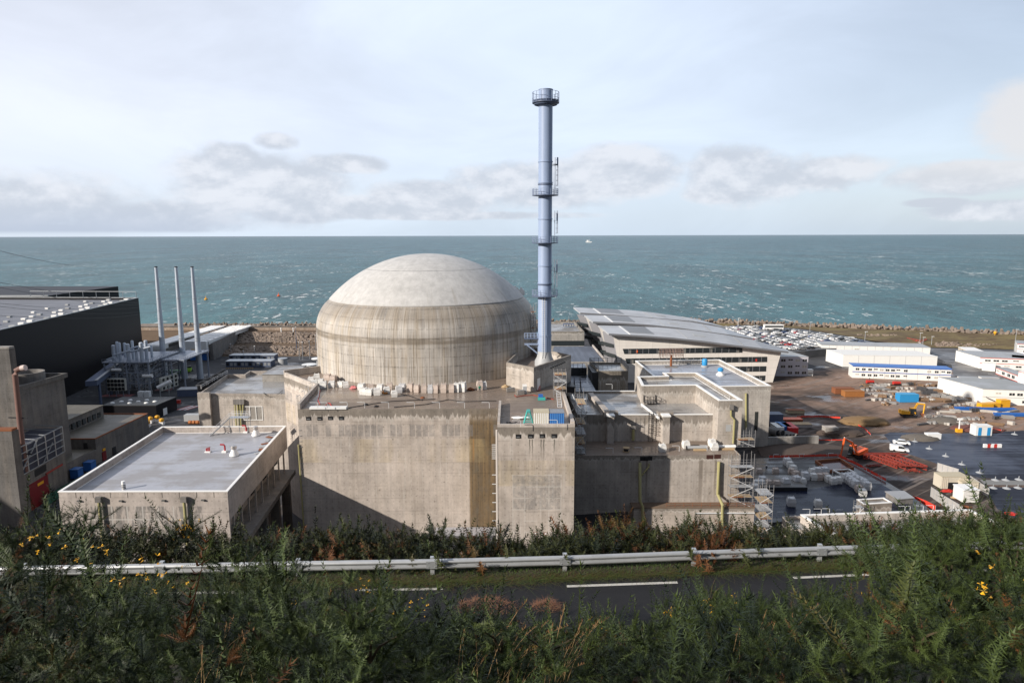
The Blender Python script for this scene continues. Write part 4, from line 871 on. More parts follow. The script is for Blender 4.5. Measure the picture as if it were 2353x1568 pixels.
DRED = paint('dark_red_door', (.16, .008, .012), .6); 
MB().hexa(*onwall(.16, .56, 0, 6.6)).build('door', DRED, o); MB().hexa(*onwall(.33, .46, 5.0, 5.7, .09)).build('sign', YELLOW, o); MB().hexa(*onwall(.52, .9, 6.7, 7.1, .3)).build('door_track', paint('rail_red', (.30, .04, .03), .6), o)
MB().hexa(*onwall(.3, .55, 7.6, 9.4, .04)).build('window', DARK, o)
# long low row with its ground-level extensions
qa, qb = G(218.6, 1009, 7.4), G(321.5, 951, 7.4)
o = gblock('old_workshop', 'long low brown-roofed concrete workshop in shade', qa.x, qa.y, qb.y, 7.4, wid=16)
BRR = wetroof('old_brown_roof', (.13, .115, .09), .3, (.09, .08, .06)); ring_ = ccw([(qa.x - 16, qa.y), (qa.x, qa.y), (qa.x + .5, qb.y), (qa.x - 16, qb.y)])
MB().poly([(a, b_, 7.45) for a, b_ in inset(ring_, .3)]).build('roof', BRR, o); MB().ring(ring_, .3, 7.41, 7.75, 7.41, .05).build('coping', RUST, o)
for y_, m_, n_, h_ in ((qa.y + 2.4, DRED, 'door', 2.6), (qa.y + 7.6, BLACK, 'door', 2.4)): MB().box(qa.x + .02, qa.x + .3, y_, y_ + 1.8, 0, h_).build(n_, m_, o)
MB().box(qa.x + .02, qa.x + .32, qa.y + 2.8, qa.y + 4.0, 2.9, 3.6).build('sign', YELLOW, o); MB().box(qa.x - 3.6, qa.x - 2.4, qa.y - .1, qa.y - .01, 4.4, 6.4).build('notice_board', BLACK, o)
o = gblock('lower_workshop', 'lower concrete workshop in front of the brown-roofed row', qa.x - .3, qa.y - 19, qa.y - .3, 4.4, wid=16)
MB().box(qa.x - 16, qa.x - .25, qa.y - 19.1, qa.y - .35, 4.4, 4.6).build('roof', BRR, o)
for u, v, lab in ((178, 1092, 'blue wheeled bin by the lower workshop wall, nearer one'), (197, 1077, 'tall blue bin by the lower workshop wall, farther one')):
    q = D(u, v, qa.y - 12 if u < 190 else qa.y - 6); x_ = qa.x + .4; o = thing('blue_bin', lab, 'bin', (x_, q.y, 0), 'blue bins by the old workshop'); MB().box(x_, x_ + 2.2, q.y - 1.2, q.y + 1.2, .2, 2.6).build('bin', BLUEP, o); MB().box(x_ - .1, x_ + 2.3, q.y - 1.3, q.y + 1.3, 2.6, 2.8).build('lid', paint('blue_lid', (.02, .1, .3), .5), o)
qf = D(236, 932, 219); o = gblock('window_row_building', 'low old building with a row of dark windows behind the workshop', qf.x - .5, 199, 219, qf.z, wid=16)
MB().box(qf.x - 16.4, qf.x + .25, 198.8, 219.2, qf.z, qf.z + .35).build('roof', BRR, o)
for i in range(7): MB().box(qf.x - .45, qf.x + .12, 200.2 + i * 2.6, 201.7 + i * 2.6, qf.z - 3.2, qf.z - 1.5).build('window', GLASSD, o)
g0 = G(110, 1160, 0); o = thing('green_fence', 'dark green sheet fence at the foot of the mesh-fronted building', 'fence', (g0.x, g0.y, 0)); qe = G(140, 1128, 0)
MB().wall((g0.x, g0.y), (qe.x + 3, qe.y + 8), .1, .1, 2.6, 1).build('panel', paint('fence_green', (.02, .10, .07), .6), o); rail_mb([(g0.x, g0.y - .1, 0), (qe.x + 3, qe.y + 7.9, 0)], 2.7, .08, 2.5, 1).build('post_frame', BLACK, o)
# black building with skylight domes
qa, qb = G(238, 961, 0), G(360, 961, 0); zt = D(300, 932, qa.y).z
o = thing('black_cabin', 'low black building with white skylight domes on its roof', 'building', (qa.x, qa.y, 0)); y1 = qa.y + 13; xb = qb.x + 1.2
MB().prism([(qa.x, qa.y), (qb.x, qa.y), (xb, y1), (qa.x, y1)], 0, zt).build('wall', BLKC, o); MB().prism([(qa.x - .1, qa.y - .1), (qb.x + .1, qa.y - .1), (xb + .1, y1), (qa.x, y1)], zt, zt + .3).build('roof', paint('dark_roof', (.04, .042, .045), .5), o)
for i in range(8):
    MB().blob((qa.x + 2 + i * 2.1, qa.y + 3 + (i % 3) * 2.2, zt + .3), .85, .7, .5, 10, 4, zmin=0).build('skylight', WHITE, o)
x_ = qb.x + .35; MB().hexa([(x_, qa.y + 4, 0), (x_ + .1, qa.y + 4, 0), (x_ + .3, qa.y + 6.5, 0), (x_ + .2, qa.y + 6.5, 0)], [(x_, qa.y + 4, 2.6), (x_ + .1, qa.y + 4, 2.6), (x_ + .3, qa.y + 6.5, 2.6), (x_ + .2, qa.y + 6.5, 2.6)]).build('door', WHITE, o)
# ================================================================= transformer frame
Y0 = 284.0
q0, q1 = D(239, 831, Y0), D(334, 829, Y0); zp = q0.z; x0, x1 = q0.x, q1.x + 1; y1 = Y0 + 26
o = thing('transformer_frame', 'blue-grey steel transformer structure crowded with ducts and fans', 'steel structure', (x0, Y0, 0))
FRM = paint('frame_blue_grey', (.27, .30, .36), .45, .2); DUCT = paint('pale_blue_duct', (.46, .51, .58), .4, .2)
mb = MB()
for i in range(5):
    xx = x0 + (x1 - x0) * i / 4
    for yy in (Y0, Y0 + 13, y1): mb.box(xx - .25, xx + .25, yy - .25, yy + .25, 0, zp - .5)
for z_ in (zp * .33, zp * .66):
    for yy in (Y0, Y0 + 13, y1): mb.box(x0, x1, yy - .2, yy + .2, z_ - .2, z_ + .2)
for i in range(4):
    xa, xb_ = x0 + (x1 - x0) * i / 4, x0 + (x1 - x0) * (i + 1) / 4
    if i in (1, 2): mb.bar((xa, Y0, zp * .35), ((xa + xb_) / 2, Y0, zp * .64), .22); mb.bar((xb_, Y0, zp * .35), ((xa + xb_) / 2, Y0, zp * .64), .22); mb.bar((xa, Y0, zp * .66), ((xa + xb_) / 2, Y0, zp - .5), .22); mb.bar((xb_, Y0, zp * .66), ((xa + xb_) / 2, Y0, zp - .5), .22)
for i in range(5):
    xx = x0 + (x1 - x0) * i / 4
    for z_ in (zp * .33, zp * .66): mb.box(xx - .15, xx + .15, Y0, y1, z_ - .15, z_ + .15); mb.bar((xx, Y0, z_), (xx, Y0 + 13, z_ + zp * .33 - .5), .2); mb.bar((xx, y1, z_), (xx, Y0 + 13, z_ + zp * .33 - .5), .2)
mb.build('frame', FRM, o)
for i in range(9):
    xx = x0 + 1 + (x1 - x0 - 2) * i / 8; zz_ = zp * (.1 + .27 * (i % 3)); MB().tube([(xx, Y0 + 2 + i % 4, zz_), (xx, Y0 + 2 + i % 4, zz_ + zp * .26)], .35 + .12 * (i % 3), 8).build('vessel', DUCT if i % 2 else GALV, o)
    MB().tube([(xx - 1.5, Y0 + 1.2, zz_ + 1.5), (xx + 2.4, Y0 + 1.2, zz_ + 1.5), (xx + 2.4, Y0 + 1.2, zz_ + 3.0)], .14, 6).build('pipe_run', DUCT, o)
MB().box(x0 - .6, x1 + .6, Y0 - .6, y1 + .6, zp - .5, zp).build('platform', FRM, o)
MB().box(x1 + .7, x1 + 11, Y0 + 9, y1 + 8, zp - 1.3, zp - .8).build('side_platform', FRM, o); mb = MB()
for xx, yy in ((x1 + 10.5, Y0 + 9.5), (x1 + 10.5, y1 + 7), (x1 + 5, Y0 + 9.5)): MB().box(xx - .25, xx + .25, yy - .25, yy + .25, 0, zp - 1.3).build('side_leg', FRM, o)
mb = MB(); rail_mb([(x1 + .7, Y0 + 9, zp - .8), (x1 + 11, Y0 + 9, zp - .8), (x1 + 11, y1 + 8, zp - .8)], 1.2, .09, 1.5).build('railing', FRM, o)
rail_mb([(x0 - .6, Y0 - .6, zp), (x1 + .6, Y0 - .6, zp), (x1 + .6, y1, zp)], 1.2, .09, 1.5).build('railing', FRM, o)
for u, dy_, h_, r_ in ((263, 3, 6.5, .75), (272, 9, 7, .6), (277, 4, 7.4, .6), (296, 3, 7, .8), (307, 8, 7.6, .6), (315, 4, 4, .6), (327, 3, 7.6, .8), (338, 6, 8, .7), (289, 12, 6, .6), (350, 12, 5, .5)):
    q = D(u, 829, Y0 + dy_); MB().lathe((q.x, Y0 + dy_, zp if q.x < x1 else zp - .8), [(r_, 0), (r_, h_), (r_ * .6, h_ + .3), (.05, h_ + .32)], 12).build('duct', DUCT, o)
for a_, c_, dy_ in (((262, 815), (300, 805), 2), ((290, 803), (330, 792), 6), ((300, 808), (345, 796), 3), ((318, 800), (338, 797), 9), ((245, 826), (262, 820), 2)):
    MB().tube([D(*a_, Y0 + dy_), D(*c_, Y0 + dy_)], .42, 8).build('cross_duct', DUCT, o)
q0, q1 = D(245, 870, Y0 - 5), D(288, 897, Y0 - 5)
f_o = MB().box(q0.x, q1.x, Y0 - 5, Y0 - 3.6, q1.z, q0.z).build('fan_bank', paint('cream_panel', (.50, .49, .44), .5), o); dxx = (q1.x - q0.x) / 5; dzz = (q0.z - q1.z) / 3
for i in range(5):
    for j_ in range(3):
        c_ = (q0.x + dxx * (i + .5), Y0 - 5, q1.z + dzz * (j_ + .5)); MB().tube([(c_[0], c_[1] - .3, c_[2]), (c_[0], c_[1] - .01, c_[2])], .62, 14).build('fan', DARK, f_o)
many('fan_leg', FRM, o, [(q0.x + i * 3, q0.x + i * 3 + .2, Y0 - 4.6, Y0 - 4.3, 0, q1.z) for i in range(3)])
x_ = x1 + 3
f_o = MB().hexa([(x_, Y0 + 2, .8), (x_ + .9, Y0 + 2, .8), (x_ + 2.6, Y0 + 13, .8), (x_ + 1.7, Y0 + 13, .8)], [(x_, Y0 + 2, 6.5), (x_ + .9, Y0 + 2, 6.5), (x_ + 2.6, Y0 + 13, 6.5), (x_ + 1.7, Y0 + 13, 6.5)]).build('side_fan_bank', paint('cream_panel', (.50, .49, .44), .5), o)
for i in range(4):
    for j_ in range(3): c_ = (x_ + .92 + 1.7 * (i + .5) / 4, Y0 + 2 + 11 * (i + .5) / 4, 1.8 + j_ * 1.8); MB().tube([c_, (c_[0] + .25, c_[1] - .03, c_[2])], .62, 12).build('fan', DARK, f_o)
for ua, ub, v, dy_, r_ in ((257, 278, 849, -.8, .62), (328, 350, 863, 0, .75)): MB().tube([D(ua, v, Y0 + dy_), D(ub, v, Y0 + dy_)], r_, 12).build('tank', WHITE, o)
mb = MB(); q = D(339, 866, Y0)
for s_ in (-1.4, 0, 1.4): mb.bar((q.x + s_, Y0, 0), (q.x + s_ * .5, Y0, q.z), .25); mb.bar((q.x + s_, Y0 + .5, 1), (q.x - s_, Y0 + .5, q.z), .15)
mb.build('tank_stand', GALV, o)
q = G(338, 912, 0); o = thing('standby_unit', 'white tanks and tilted white cylinder in front of the steel frame', 'tank', q)
for s_ in (-1.3, 1.3): MB().cbox(q + Vector((s_ - 1, 0, 0)), 2.1, 2, 2.6).build('tank', WHITE, o)
MB().tube([q + Vector((4.0, 1, 3.8)), q + Vector((9.0, 3, 6.2))], .75, 12).build('cylinder', WHITE, o); mb = MB(); mb.bar(q + Vector((5, 1.2, 0)), q + Vector((5, 1.2, 4)), .3); mb.bar(q + Vector((8, 2.6, 0)), q + Vector((8, 2.6, 5.5)), .3); mb.build('stand', GALV, o)
RED2 = paint('red_white_kerb', (.32, .12, .12), .7, var=.3)
for u0, u1, v, lab in ((228, 312, 908, 'reddish paved strip in front of the fan bank'), (352, 402, 894, 'reddish paved strip beside the silver chimney')):
    a_, b_ = G(u0, v + 3, .01), G(u1, v - 3, .01); structure(MB().quad((a_.x, a_.y, .012), (b_.x, a_.y, .012), (b_.x, b_.y, .012), (a_.x, b_.y, .012)).build('pavement', RED2))
q = G(393, 936, .0)
for i in range(5): a_ = G(403 + i * 6, 941, 0); structure(MB().quad((a_.x, a_.y, .014), (a_.x + .8, a_.y, .014), (a_.x + 3.2, a_.y + 6.5, .014), (a_.x + 2.4, a_.y + 6.5, .014)).build('road_marking', WHITE if i % 2 else paint('marking_red', (.45, .1, .08), .6)))
q = G(441, 907, 0); o = thing('grey_container', 'dark grey covered container on the asphalt left of the annex', 'container', q); MB().cbox(q, 10, 5, 2.8, .12).build('body', BLUED, o); MB().cbox(q + Vector((0, 0, 2.8)), 10.2, 5.2, .25, .12).build('cover', TARP, o)
q = G(408, 925, 0); o = thing('red_box', 'small red box standing on the dark asphalt', 'box', q); MB().cbox(q, 2.2, 1.3, 1.1).build('body', REDP, o); MB().cbox(q + Vector((0, 0, 1.1)), 2.3, 1.4, .12).build('lid', paint('dark_red', (.25, .02, .02), .5), o)
q = G(440, 972, 0); o = thing('site_trailer', 'grey trailer with orange reels beside the annex corner', 'trailer', q); MB().cbox(q + Vector((0, 2, .5)), 6, 2.6, 2.4).build('body', TARP, o)
for i in range(4): MB().tube([q + Vector((i * 1.3 - .5, -1, .7)), q + Vector((i * 1.3 + .4, -1, .7))], .65, 12).build('reel', paint('orange_brown', (.40, .14, .04), .6), o)
for k_, (u, v) in enumerate(((340, 980), (346, 971), (362, 968), (372, 975))):
    q = G(u, v, 0); o = thing('yellow_tank', ['round yellow tank nearest the low building', 'round yellow tank behind the nearest one', 'round yellow tank by the black cabin corner', 'yellow tank on a white base near the roof corner'][k_], 'tank', q, 'yellow tanks behind the low building'); MB().cbox(q, 1.5, 1.5, 1.1).build('base', WHITE, o); MB().blob(q + Vector((0, 0, 1.7)), .9, .9, .8, 10, 6).build('tank', YELLOW, o)
# ================================================================= overhead cables to the hall
for k_, (a_, c_) in enumerate((((-60, 560, 150), (230, 612, 330)), ((-60, 638, 150), (400, 700, 420)), ((-60, 648, 155), (318, 700, 361)), ((-60, 690, 160), (318, 706, 361)), ((-60, 697, 158), (318, 716, 361)), ((-60, 720, 160), (318, 722, 361)))):
    A_, B_ = D(*a_), D(*c_); mb = MB(); mb.tube([A_ + (B_ - A_) * (i / 10) - Vector((0, 0, 4 * 1.6 * (i / 10) * (1 - i / 10))) for i in range(11)], .055, 4)
    tag(mb.build('power_cable', BLACK), 'thin overhead cable ' + ['highest against the sea', 'reaching past the hall roof', 'crossing above the hall roof', 'touching the hall roof edge', 'just below the roof edge cable', 'lowest across the black hall'][k_], 'cable', 'overhead cables at the left')
# ================================================================= annex right of the tower: big wall, deck, upper wall and roofs
ZA = 24.2; ya = pA.y + .2
xA0, xA1 = pD.x - 2, D(1702, 1030, ya).x
def annex_extra(t, p, c, k):
    x, y, z = t.sep(p)
    # water stains running down from the two gutters
    for u, wd in ((1470, .35), (1486, .25), (1611, .55), (1645, .3)):
        xu = D(u, 1050, ya).x; jag = t.mul(t.sub(t.noise(t.vmul(p, (1, 1, .5)), .5, 3), .5), .5)
        m_ = t.ss(t.math('ABSOLUTE', t.sub(t.add(x, jag), xu)), wd, wd * .4)
        m_ = t.mul(m_, t.mul(t.ss(z, 11, 22), t.ss(z, 23.6, 23.0))); c = t.mix(t.mul(m_, .55), c, (.09, .07, .05))
    return c
C_AX = concrete('annex_wall_concrete', (0.40, 0.36, 0.325), ZA, drip=1.6, dark=.55, extra=annex_extra)
C_UP = concrete('upper_wall_concrete', (0.43, 0.385, 0.345), 29.6, drip=3.6, dark=.55)
ax = thing('stepped_building', 'stepped concrete building with several flat roofs right of the tower', 'building', (xA0, ya, 0))
MB().prism([(xA0, ya), (xA1, ya), (xA1, 141), (xA0, 141)], 0, ZA, top=False).build('wall', C_AX, ax)
MB().quad((xA0, ya, ZA - .3), (xA1, ya, ZA - .3), (xA1, 141, ZA - .3), (xA0, 141, ZA - .3)).build('terrace', DECK, ax)
xl0, xl1 = D(1456, 1165, ya - 2.5).x, D(1733, 1165, ya - 2.5).x; zl = D(1600, 1166, ya - 2.5).z
lg = MB().box(xl0, xl1, ya - 2.5, ya - .02, 0, zl).build('lower_ledge', concrete('ledge_concrete', (.43, .375, .33), zl, drip=1.2, dark=.5), ax)
rail_mb([(D(1530, 1165, ya - 2.4).x, ya - 2.4, zl), (xl1, ya - 2.4, zl)], 1.0, .05, 1.6).build('railing', RUST, lg)
MB().box(xl0 - .3, xl1 + .1, ya - 2.6, ya - .05, zl - .02, zl + .18).build('coping', paint('brown_kerb', (.17, .12, .085), .8, var=.3), lg)
q = D(1597, 1178, ya - 2.7); MB().tube([(q.x, ya - 2.7, q.z), (xl1, ya - 2.7, q.z)], .12, 6).build('pipe_run', STEELW, lg)
for u, v, w_ in ((1475.5, 1053, .9), (1484, 1053, .8), (1493.5, 1052, .8), (1630.5, 1049, 1.35), (1648, 1048, 1.3)):
    q = D(u, v, ya); MB().box(q.x - w_ / 2, q.x + w_ / 2, ya - .025, ya + .01, q.z - .42, q.z + .42).build('wall_opening', DARK if u < 1600 else paint('dark_red_brown', (.05, .018, .015), .7), ax)
for us in (((1470, 1062), (1470, 1150), (1476, 1163), (1477, 1215)), ((1651, 1060), (1649, 1135), (1660, 1160), (1658, 1215))):
    MB().tube([D(a_, b_, ya - .5 - (2.6 if b_ > 1140 else 0)) for a_, b_ in us], .3, 8).build('drain_pipe', YPIPE, ax)
MB().tube([D(1491, 1064, ya - .3), D(1490, 1072, ya - .3), D(1471, 1095, ya - .4)], .16, 6).build('branch_pipe', YPIPE, ax)
# upper storey
yu = 138.6; zu = 29.6
xU0, xU1 = D(1328, 950, yu).x, D(1651, 950, yu).x
yb = G(1400, 898, zu).y
UP = [(xU0, yu), (xU1, yu), (xU1 + 2, yb - 8), (xU1 - 3, yb), (xU0 - 1, yb)]
MB().ring(UP, .4, ZA - .4, zu, zu - .5).build('upper_wall', C_UP, ax); MB().poly([(a, b_, zu - .42) for a, b_ in inset(UP, .38)]).build('upper_roof', ROOFW, ax)
MB().box(D(1416, 957, yu).x, xU1, yu - .08, yu + .35, zu - .06, zu + .1).build('coping', WTRIM, ax)
qa, qb = G(1344, 899, zu), G(1458, 898, zu); MB().box(qa.x, qb.x, yb - .4, yb + .1, zu - .05, zu + .12).build('coping', WTRIM, ax)
for u0, u1, up0, up1 in ((1386, 1420, 1396, 1411), (1512, 1547, 1523.5, 1539.5)):
    a_, b_ = D(u0, 950, yu - .1), D(u1, 950, yu - .1); zt = D(u0, 946, yu).z
    MB().box(a_.x, b_.x, yu - .12, yu + 1.6, zu - 1.6, zt).build('roof_upstand', C_UP, ax)
    a_, b_ = D(up0, 950, yu - 2), D(up1, 950, yu - 2); zt2 = D(up0, 957, yu - 2).z
    o = MB().box(a_.x, b_.x, yu - 2.0, yu - .13, ZA - .28, zt2).build('buttress', C_UP, ax); MB().box(a_.x - .15, b_.x + .15, yu - 2.15, yu - .12, zt2, zt2 + .3).build('cap', WTRIM, o)
d0, d1 = G(1350, 902, zu + .9), G(1388, 944, zu + .9); MB().wall((d0.x, d0.y), (d1.x, d1.y), 1.2, zu - .4, zu + .95, 1).build('dividing_wall', C_PALE, ax)
d0, d1 = G(1472, 924, zu + .2), G(1512, 956, zu + .2); MB().wall((d0.x, d0.y), (d1.x, d1.y), .3, zu - .4, zu + .02, 1).build('roof_kerb', WTRIM, ax)
for u0, u1, v0, v1 in ((1486, 1506, 950, 1025),):
    mb = MB(); a_, b_ = D(1491, 951, yu - .7), D(1501, 951, yu - .7); z0_, z1_ = ZA - .2, a_.z + .4
    for xx in (a_.x, b_.x): mb.bar((xx, yu - .5, z0_), (xx, yu - .5, z1_), .08)
    for i in range(16): mb.bar((a_.x, yu - .5, z0_ + i * .42), (b_.x, yu - .5, z0_ + i * .42), .05)
    for i in range(6): z_ = z0_ + 2 + i * .8; mb.tube([(a_.x, yu - .5, z_), (a_.x, yu - 1.2, z_), (b_.x, yu - 1.2, z_), (b_.x, yu - .5, z_)], .05, 4)
    for xx in (a_.x, (a_.x + b_.x) / 2, b_.x): mb.bar((xx, yu - 1.2, z0_ + 2), (xx, yu - 1.2, z1_), .05)
    tag(mb.build('cage_ladder', BLACK), 'black caged ladder on the upper wall between the buttresses', 'ladder')
q = D(1455, 974, yu - .4); MB().cbox((q.x, yu - .4, q.z - 1), 1.0, .7, 1.2).build('hopper', C_OLD, ax); MB().tube([(q.x, yu - .45, q.z - 1), (q.x, yu - .45, ZA)], .3, 8).build('drain_pipe', YPIPE, ax)
# raised L-shaped block with white coping
ZB = 33.3
Bp = ccw(xy(G(1474, 886, ZB), G(1598, 884.7, ZB), G(1651, 920, ZB), G(1705.5, 919.4, ZB), G(1600.5, 856, ZB), G(1522, 856, ZB), G(1531, 863.5, ZB), G(1464, 865, ZB)))
C_B = concrete('raised_block_concrete', (0.44, 0.395, 0.35), ZB, drip=3.4, dark=.45)
lb2 = thing('raised_block', 'raised L-shaped concrete roof block with white coping', 'building', (Bp[0][0], Bp[0][1], ZA))
flat_roof(lb2, Bp, ZA - .3, ZB, C_B, ROOFW, par=.8, t=.5, coping=WTRIM)
MB().ring(inset(Bp, .95), .12, ZB - .81, ZB - .73, ZB - .81).build('flashing', WTRIM, lb2)
yf = G(1680, 919.6, ZB).y
us = ((1679, 935), (1679, 955), (1687, 964), (1684, 1018)); q = D(1680, 934, yf - .4); MB().cbox((q.x, yf - .4, q.z - .6), .8, .6, 1.0).build('hopper', C_OLD, lb2)
MB().tube([D(a_, b_, yf - .4) for a_, b_ in us], .2, 8).build('drain_pipe', YPIPE, lb2)
q0, q1 = D(1657, 975, yf), D(1679, 990, yf); MB().box(q0.x, q1.x, yf - .06, yf - .005, q1.z, q0.z).build('wall_panel', TARP, lb2)
for pth in (((1467, 899, 166), (1509, 899, 152)),): pass
q0, q1 = D(1474, 899, 151.2), D(1508, 899, 151.2); MB().tube([(q0.x, 151.2, q0.z), (q1.x, 151.2, q1.z)], .14, 6).build('pipe_run', STEELW, lb2); MB().tube([(q1.x, 151.2, q1.z + 2.2), (q1.x, 151.2, zu)], .12, 6).build('pipe_drop', C_OLD, lb2)
q = G(1492, 924, zu); o = thing('hatch_rail', 'small black railed hatch on the roof beside the raised block', 'railing', q); rail_mb([q + Vector((-1.3, -1, 0)), q + Vector((1.3, -1, 0)), q + Vector((1.3, 1, 0)), q + Vector((-1.3, 1, 0)), q + Vector((-1.3, -1, 0))], 1.6, .08, .6).build('railing', BLACK, o); MB().cbox(q, 2.4, 1.8, .3).build('hatch', C_OLD, o)
# large far block with the blue ventilators
ZC = 19.7
Cp = ccw(xy(G(1771, 886.3, ZC), G(1531, 889, ZC), G(1459, 828.6, ZC), G(1653, 826, ZC)))
C_C = concrete('far_block_concrete', (0.40, 0.37, 0.335), ZC, drip=2.5, dark=.3)
cb = thing('blue_vent_building', 'wide flat concrete building carrying two blue roof ventilators', 'building', (Cp[0][0], Cp[0][1], 0))
ROOFB = wetroof('bluish_wet_roof', (.30, .315, .36), .9, (.22, .23, .25), scale=.06)
flat_roof(cb, Cp, 0, ZC, C_C, ROOFB, par=1.5, t=.55, coping=WTRIM, cop_h=.16)
MB().ring(inset(Cp, .56), .16, ZC - 1.51, ZC - 1.4, ZC - 1.51).build('flashing', WTRIM, cb)
yc = min(q[1] for q in Cp); yc = G(1771, 886.3, ZC).y
q0, q1 = D(1711, 905, yc), D(1740, 988, yc); MB().box(q0.x, q1.x, yc - .12, yc - .02, q1.z, q0.z).build('recess_panel', C_OLD, cb); qm = D(1711, 945, yc)
MB().box(q0.x + .1, q1.x - .1, yc - .18, yc - .121, q1.z, qm.z).build('dark_opening', paint('recess_dark', (.035, .038, .036), .4, var=.5), cb)  # dark mottled panel drawn where the wall is recessed
MB().tube([D(1713.5, 903, yc - .5), D(1713.5, 985, yc - .5)], .32, 8).build('drain_pipe', YPIPE, cb)
q = G(1618.3, 842, ZC - 1.5); o = thing('blue_ventilator', 'taller bright blue cylinder ventilator by the far parapet', 'ventilator', q, 'blue ventilators on the far roof')
MB().lathe(q, [(1.3, 0), (1.3, .5), (1.05, .6)], 16).build('base', TARP, o); MB().lathe(q, [(.95, .6), (1.0, 1.2), (1.0, 2.6), (.7, 3.0), (.05, 3.1)], 16).build('hood', CYAN, o)
q = G(1654.5, 861, ZC - 1.5); o = thing('blue_ventilator', 'round bright blue ventilator on a white cone', 'ventilator', q, 'blue ventilators on the far roof')
MB().lathe(q, [(1.5, 0), (1.5, .2), (.6, 1.2), (.6, 1.3)], 16).build('skirt', WHITE, o); MB().lathe(q, [(.6, 1.2), (1.0, 1.5), (1.0, 2.2), (.6, 2.6), (.05, 2.7)], 16).build('hood', CYAN, o)
q = G(1541, 843, ZC - 1.5); o = thing('roof_gantry', 'rusty lattice gantry platform on a post on the far roof', 'gantry', q)
MB().cbox(q, 4.5, 1.5, .4).build('foot', C_OLD, o); MB().tube([q, q + Vector((0, 0, 4.6))], .45, 8).build('post', RUST, o)
rail_mb([q + Vector((-4.2, -1, 3.6)), q + Vector((4.2, -1, 3.6)), q + Vector((4.2, 1, 3.6)), q + Vector((-4.2, 1, 3.6)), q + Vector((-4.2, -1, 3.6))], 3.2, .13, 1.2, 3).build('lattice', paint('rusty_lattice', (.26, .18, .15), .7), o)
# small block and dark structures between stack and raised block
yq = 170.0
q0, q1 = D(1375, 852, yq), D(1443, 852, yq); zt = q0.z
o = thing('stained_block', 'square stained concrete block with black roof railings', 'building', (q0.x, yq, 0)); pts = [(q0.x, yq), (q1.x, yq), (q1.x, yq + 12), (q0.x - 1, yq + 12)]
flat_roof(o, pts, 0, zt, concrete('stained_concrete', (.30, .26, .21), zt, drip=4, dark=.6), ROOFW, par=.5, t=.4)
rail_mb([(q0.x, yq + .3, zt), (q0.x - 1, yq + 11.7, zt), (q1.x, yq + 11.7, zt), (q1.x, yq + .3, zt)], 1.3, .08, 1.2, 3).build('railing', BLACK, o)
MB().box(q0.x - 1.6, q0.x - .1, yq + .2, yq + 11, 10, zt - .4).build('dark_side_box', BLACK, o)  # black box covering the block's left side
q0, q1 = D(1313, 858, 180), D(1375, 858, 180); z_ = D(1340, 878, 170).z
o = thing('lower_terrace', 'dark blue-grey terrace with black stairs behind the stack base', 'terrace', (q0.x, 165, 0)); MB().box(q0.x - 2, q1.x - 3.1, 160, 184, 0, z_).build('slab', ROOFB, o)
MB().box(q0.x - 1, q1.x - 3.4, 178, 178.6, z_, z_ + 2.2).build('back_wall', BLACK, o); rail_mb([(q0.x - 1, 178, z_ + 2.2), (q1.x - 3.4, 178, z_ + 2.2)], 1.2, .08, 1.2).build('railing', BLACK, o)
MB().box(q0.x - 1, q1.x - 3.4, 178.7, 184, z_ + 1.8, z_ + 2.1).build('upper_slab', ROOFB, o)
mb = MB(); xs_ = q1.x - 5
for i in range(7): mb.box(xs_ - .2, xs_ + 1.2, 177.6 - i * .35, 177.9 - i * .35, z_ + 2 - i * .3, z_ + 2.08 - i * .3)
mb.build('stair', BLACK, o)
q = G(1328, 893, zu + 2); o = thing('black_stair', 'black steel stair with tall handrails beside the stack base', 'stair', (q.x, q.y, zu)); mb = MB()
for s_ in (-.7, .7):
    mb.bar((q.x + s_, q.y - 3, zu - .5), (q.x + s_, q.y + 3, zu + 3), .18); rail_mb([(q.x + s_, q.y - 3, zu - .5), (q.x + s_, q.y + 3, zu + 3)], 1.2, .1, 1).build('handrail', BLACK, o)
for i in range(11): mb.box(q.x - .7, q.x + .7, q.y - 3 + i * .56, q.y - 2.7 + i * .56, zu - .5 + i * .33, zu - .45 + i * .33)
mb.build('flight', BLACK, o); MB().box(q.x - 4.5, q.x - .9, q.y - 2, q.y + 3, zu + 1.6, zu + 3.0).build('duct', BLACK, o)
# dark blue lower roof and concrete block beyond the stack
q0, q1 = G(1262, 830, 18), G(1392, 829, 18); q2 = G(1347, 794.5, 18)
o = thing('dark_roof_building', 'low building with a dark blue-black roof beyond the stack', 'building', (q0.x, q0.y, 0)); pts = [(q0.x, q0.y), (q1.x, q0.y), (q2.x + 3, q2.y), (q0.x + 4, q2.y)]
MB().prism(pts, 0, 17.9, top=False).build('wall', C_GREY, o); mt, t, b = new_mat('dark_blue_roof'); p = t.pos(); x, y, z = t.sep(p); n1 = t.noise(t.vmul(p, (.5, .06, 0)), 1.0, 4)
c = t.mix(t.ss(n1, .4, .7), (.022, .026, .045), (.07, .08, .11)); t.put(b.inputs['Base Color'], c); b.inputs['Roughness'].default_value = .4; MB().poly([(a, b_, 17.9) for a, b_ in pts]).build('roof', mt, o)
MB().wall((q1.x, q0.y), (q2.x + 3, q2.y), .5, 17.5, 18.6, 1).build('kerb', C_PALE, o)
yr = 322.0; q0, q1 = D(1258, 761, yr), D(1342, 760, yr); zt = q0.z; ybk = G(1300, 738, zt).y
o = thing('roof_unit_building', 'plain concrete building with a cooling unit on its roof', 'building', (q0.x, yr, 0)); flat_roof(o, [(q0.x, yr), (q1.x, yr), (q1.x - 1, ybk), (q0.x - 1, ybk)], 0, zt, concrete('mid_grey_concrete', (.29, .275, .255), zt, drip=2), ROOFW, par=1.0, t=.5)  # plain mid-grey concrete, darker drips below its top edge
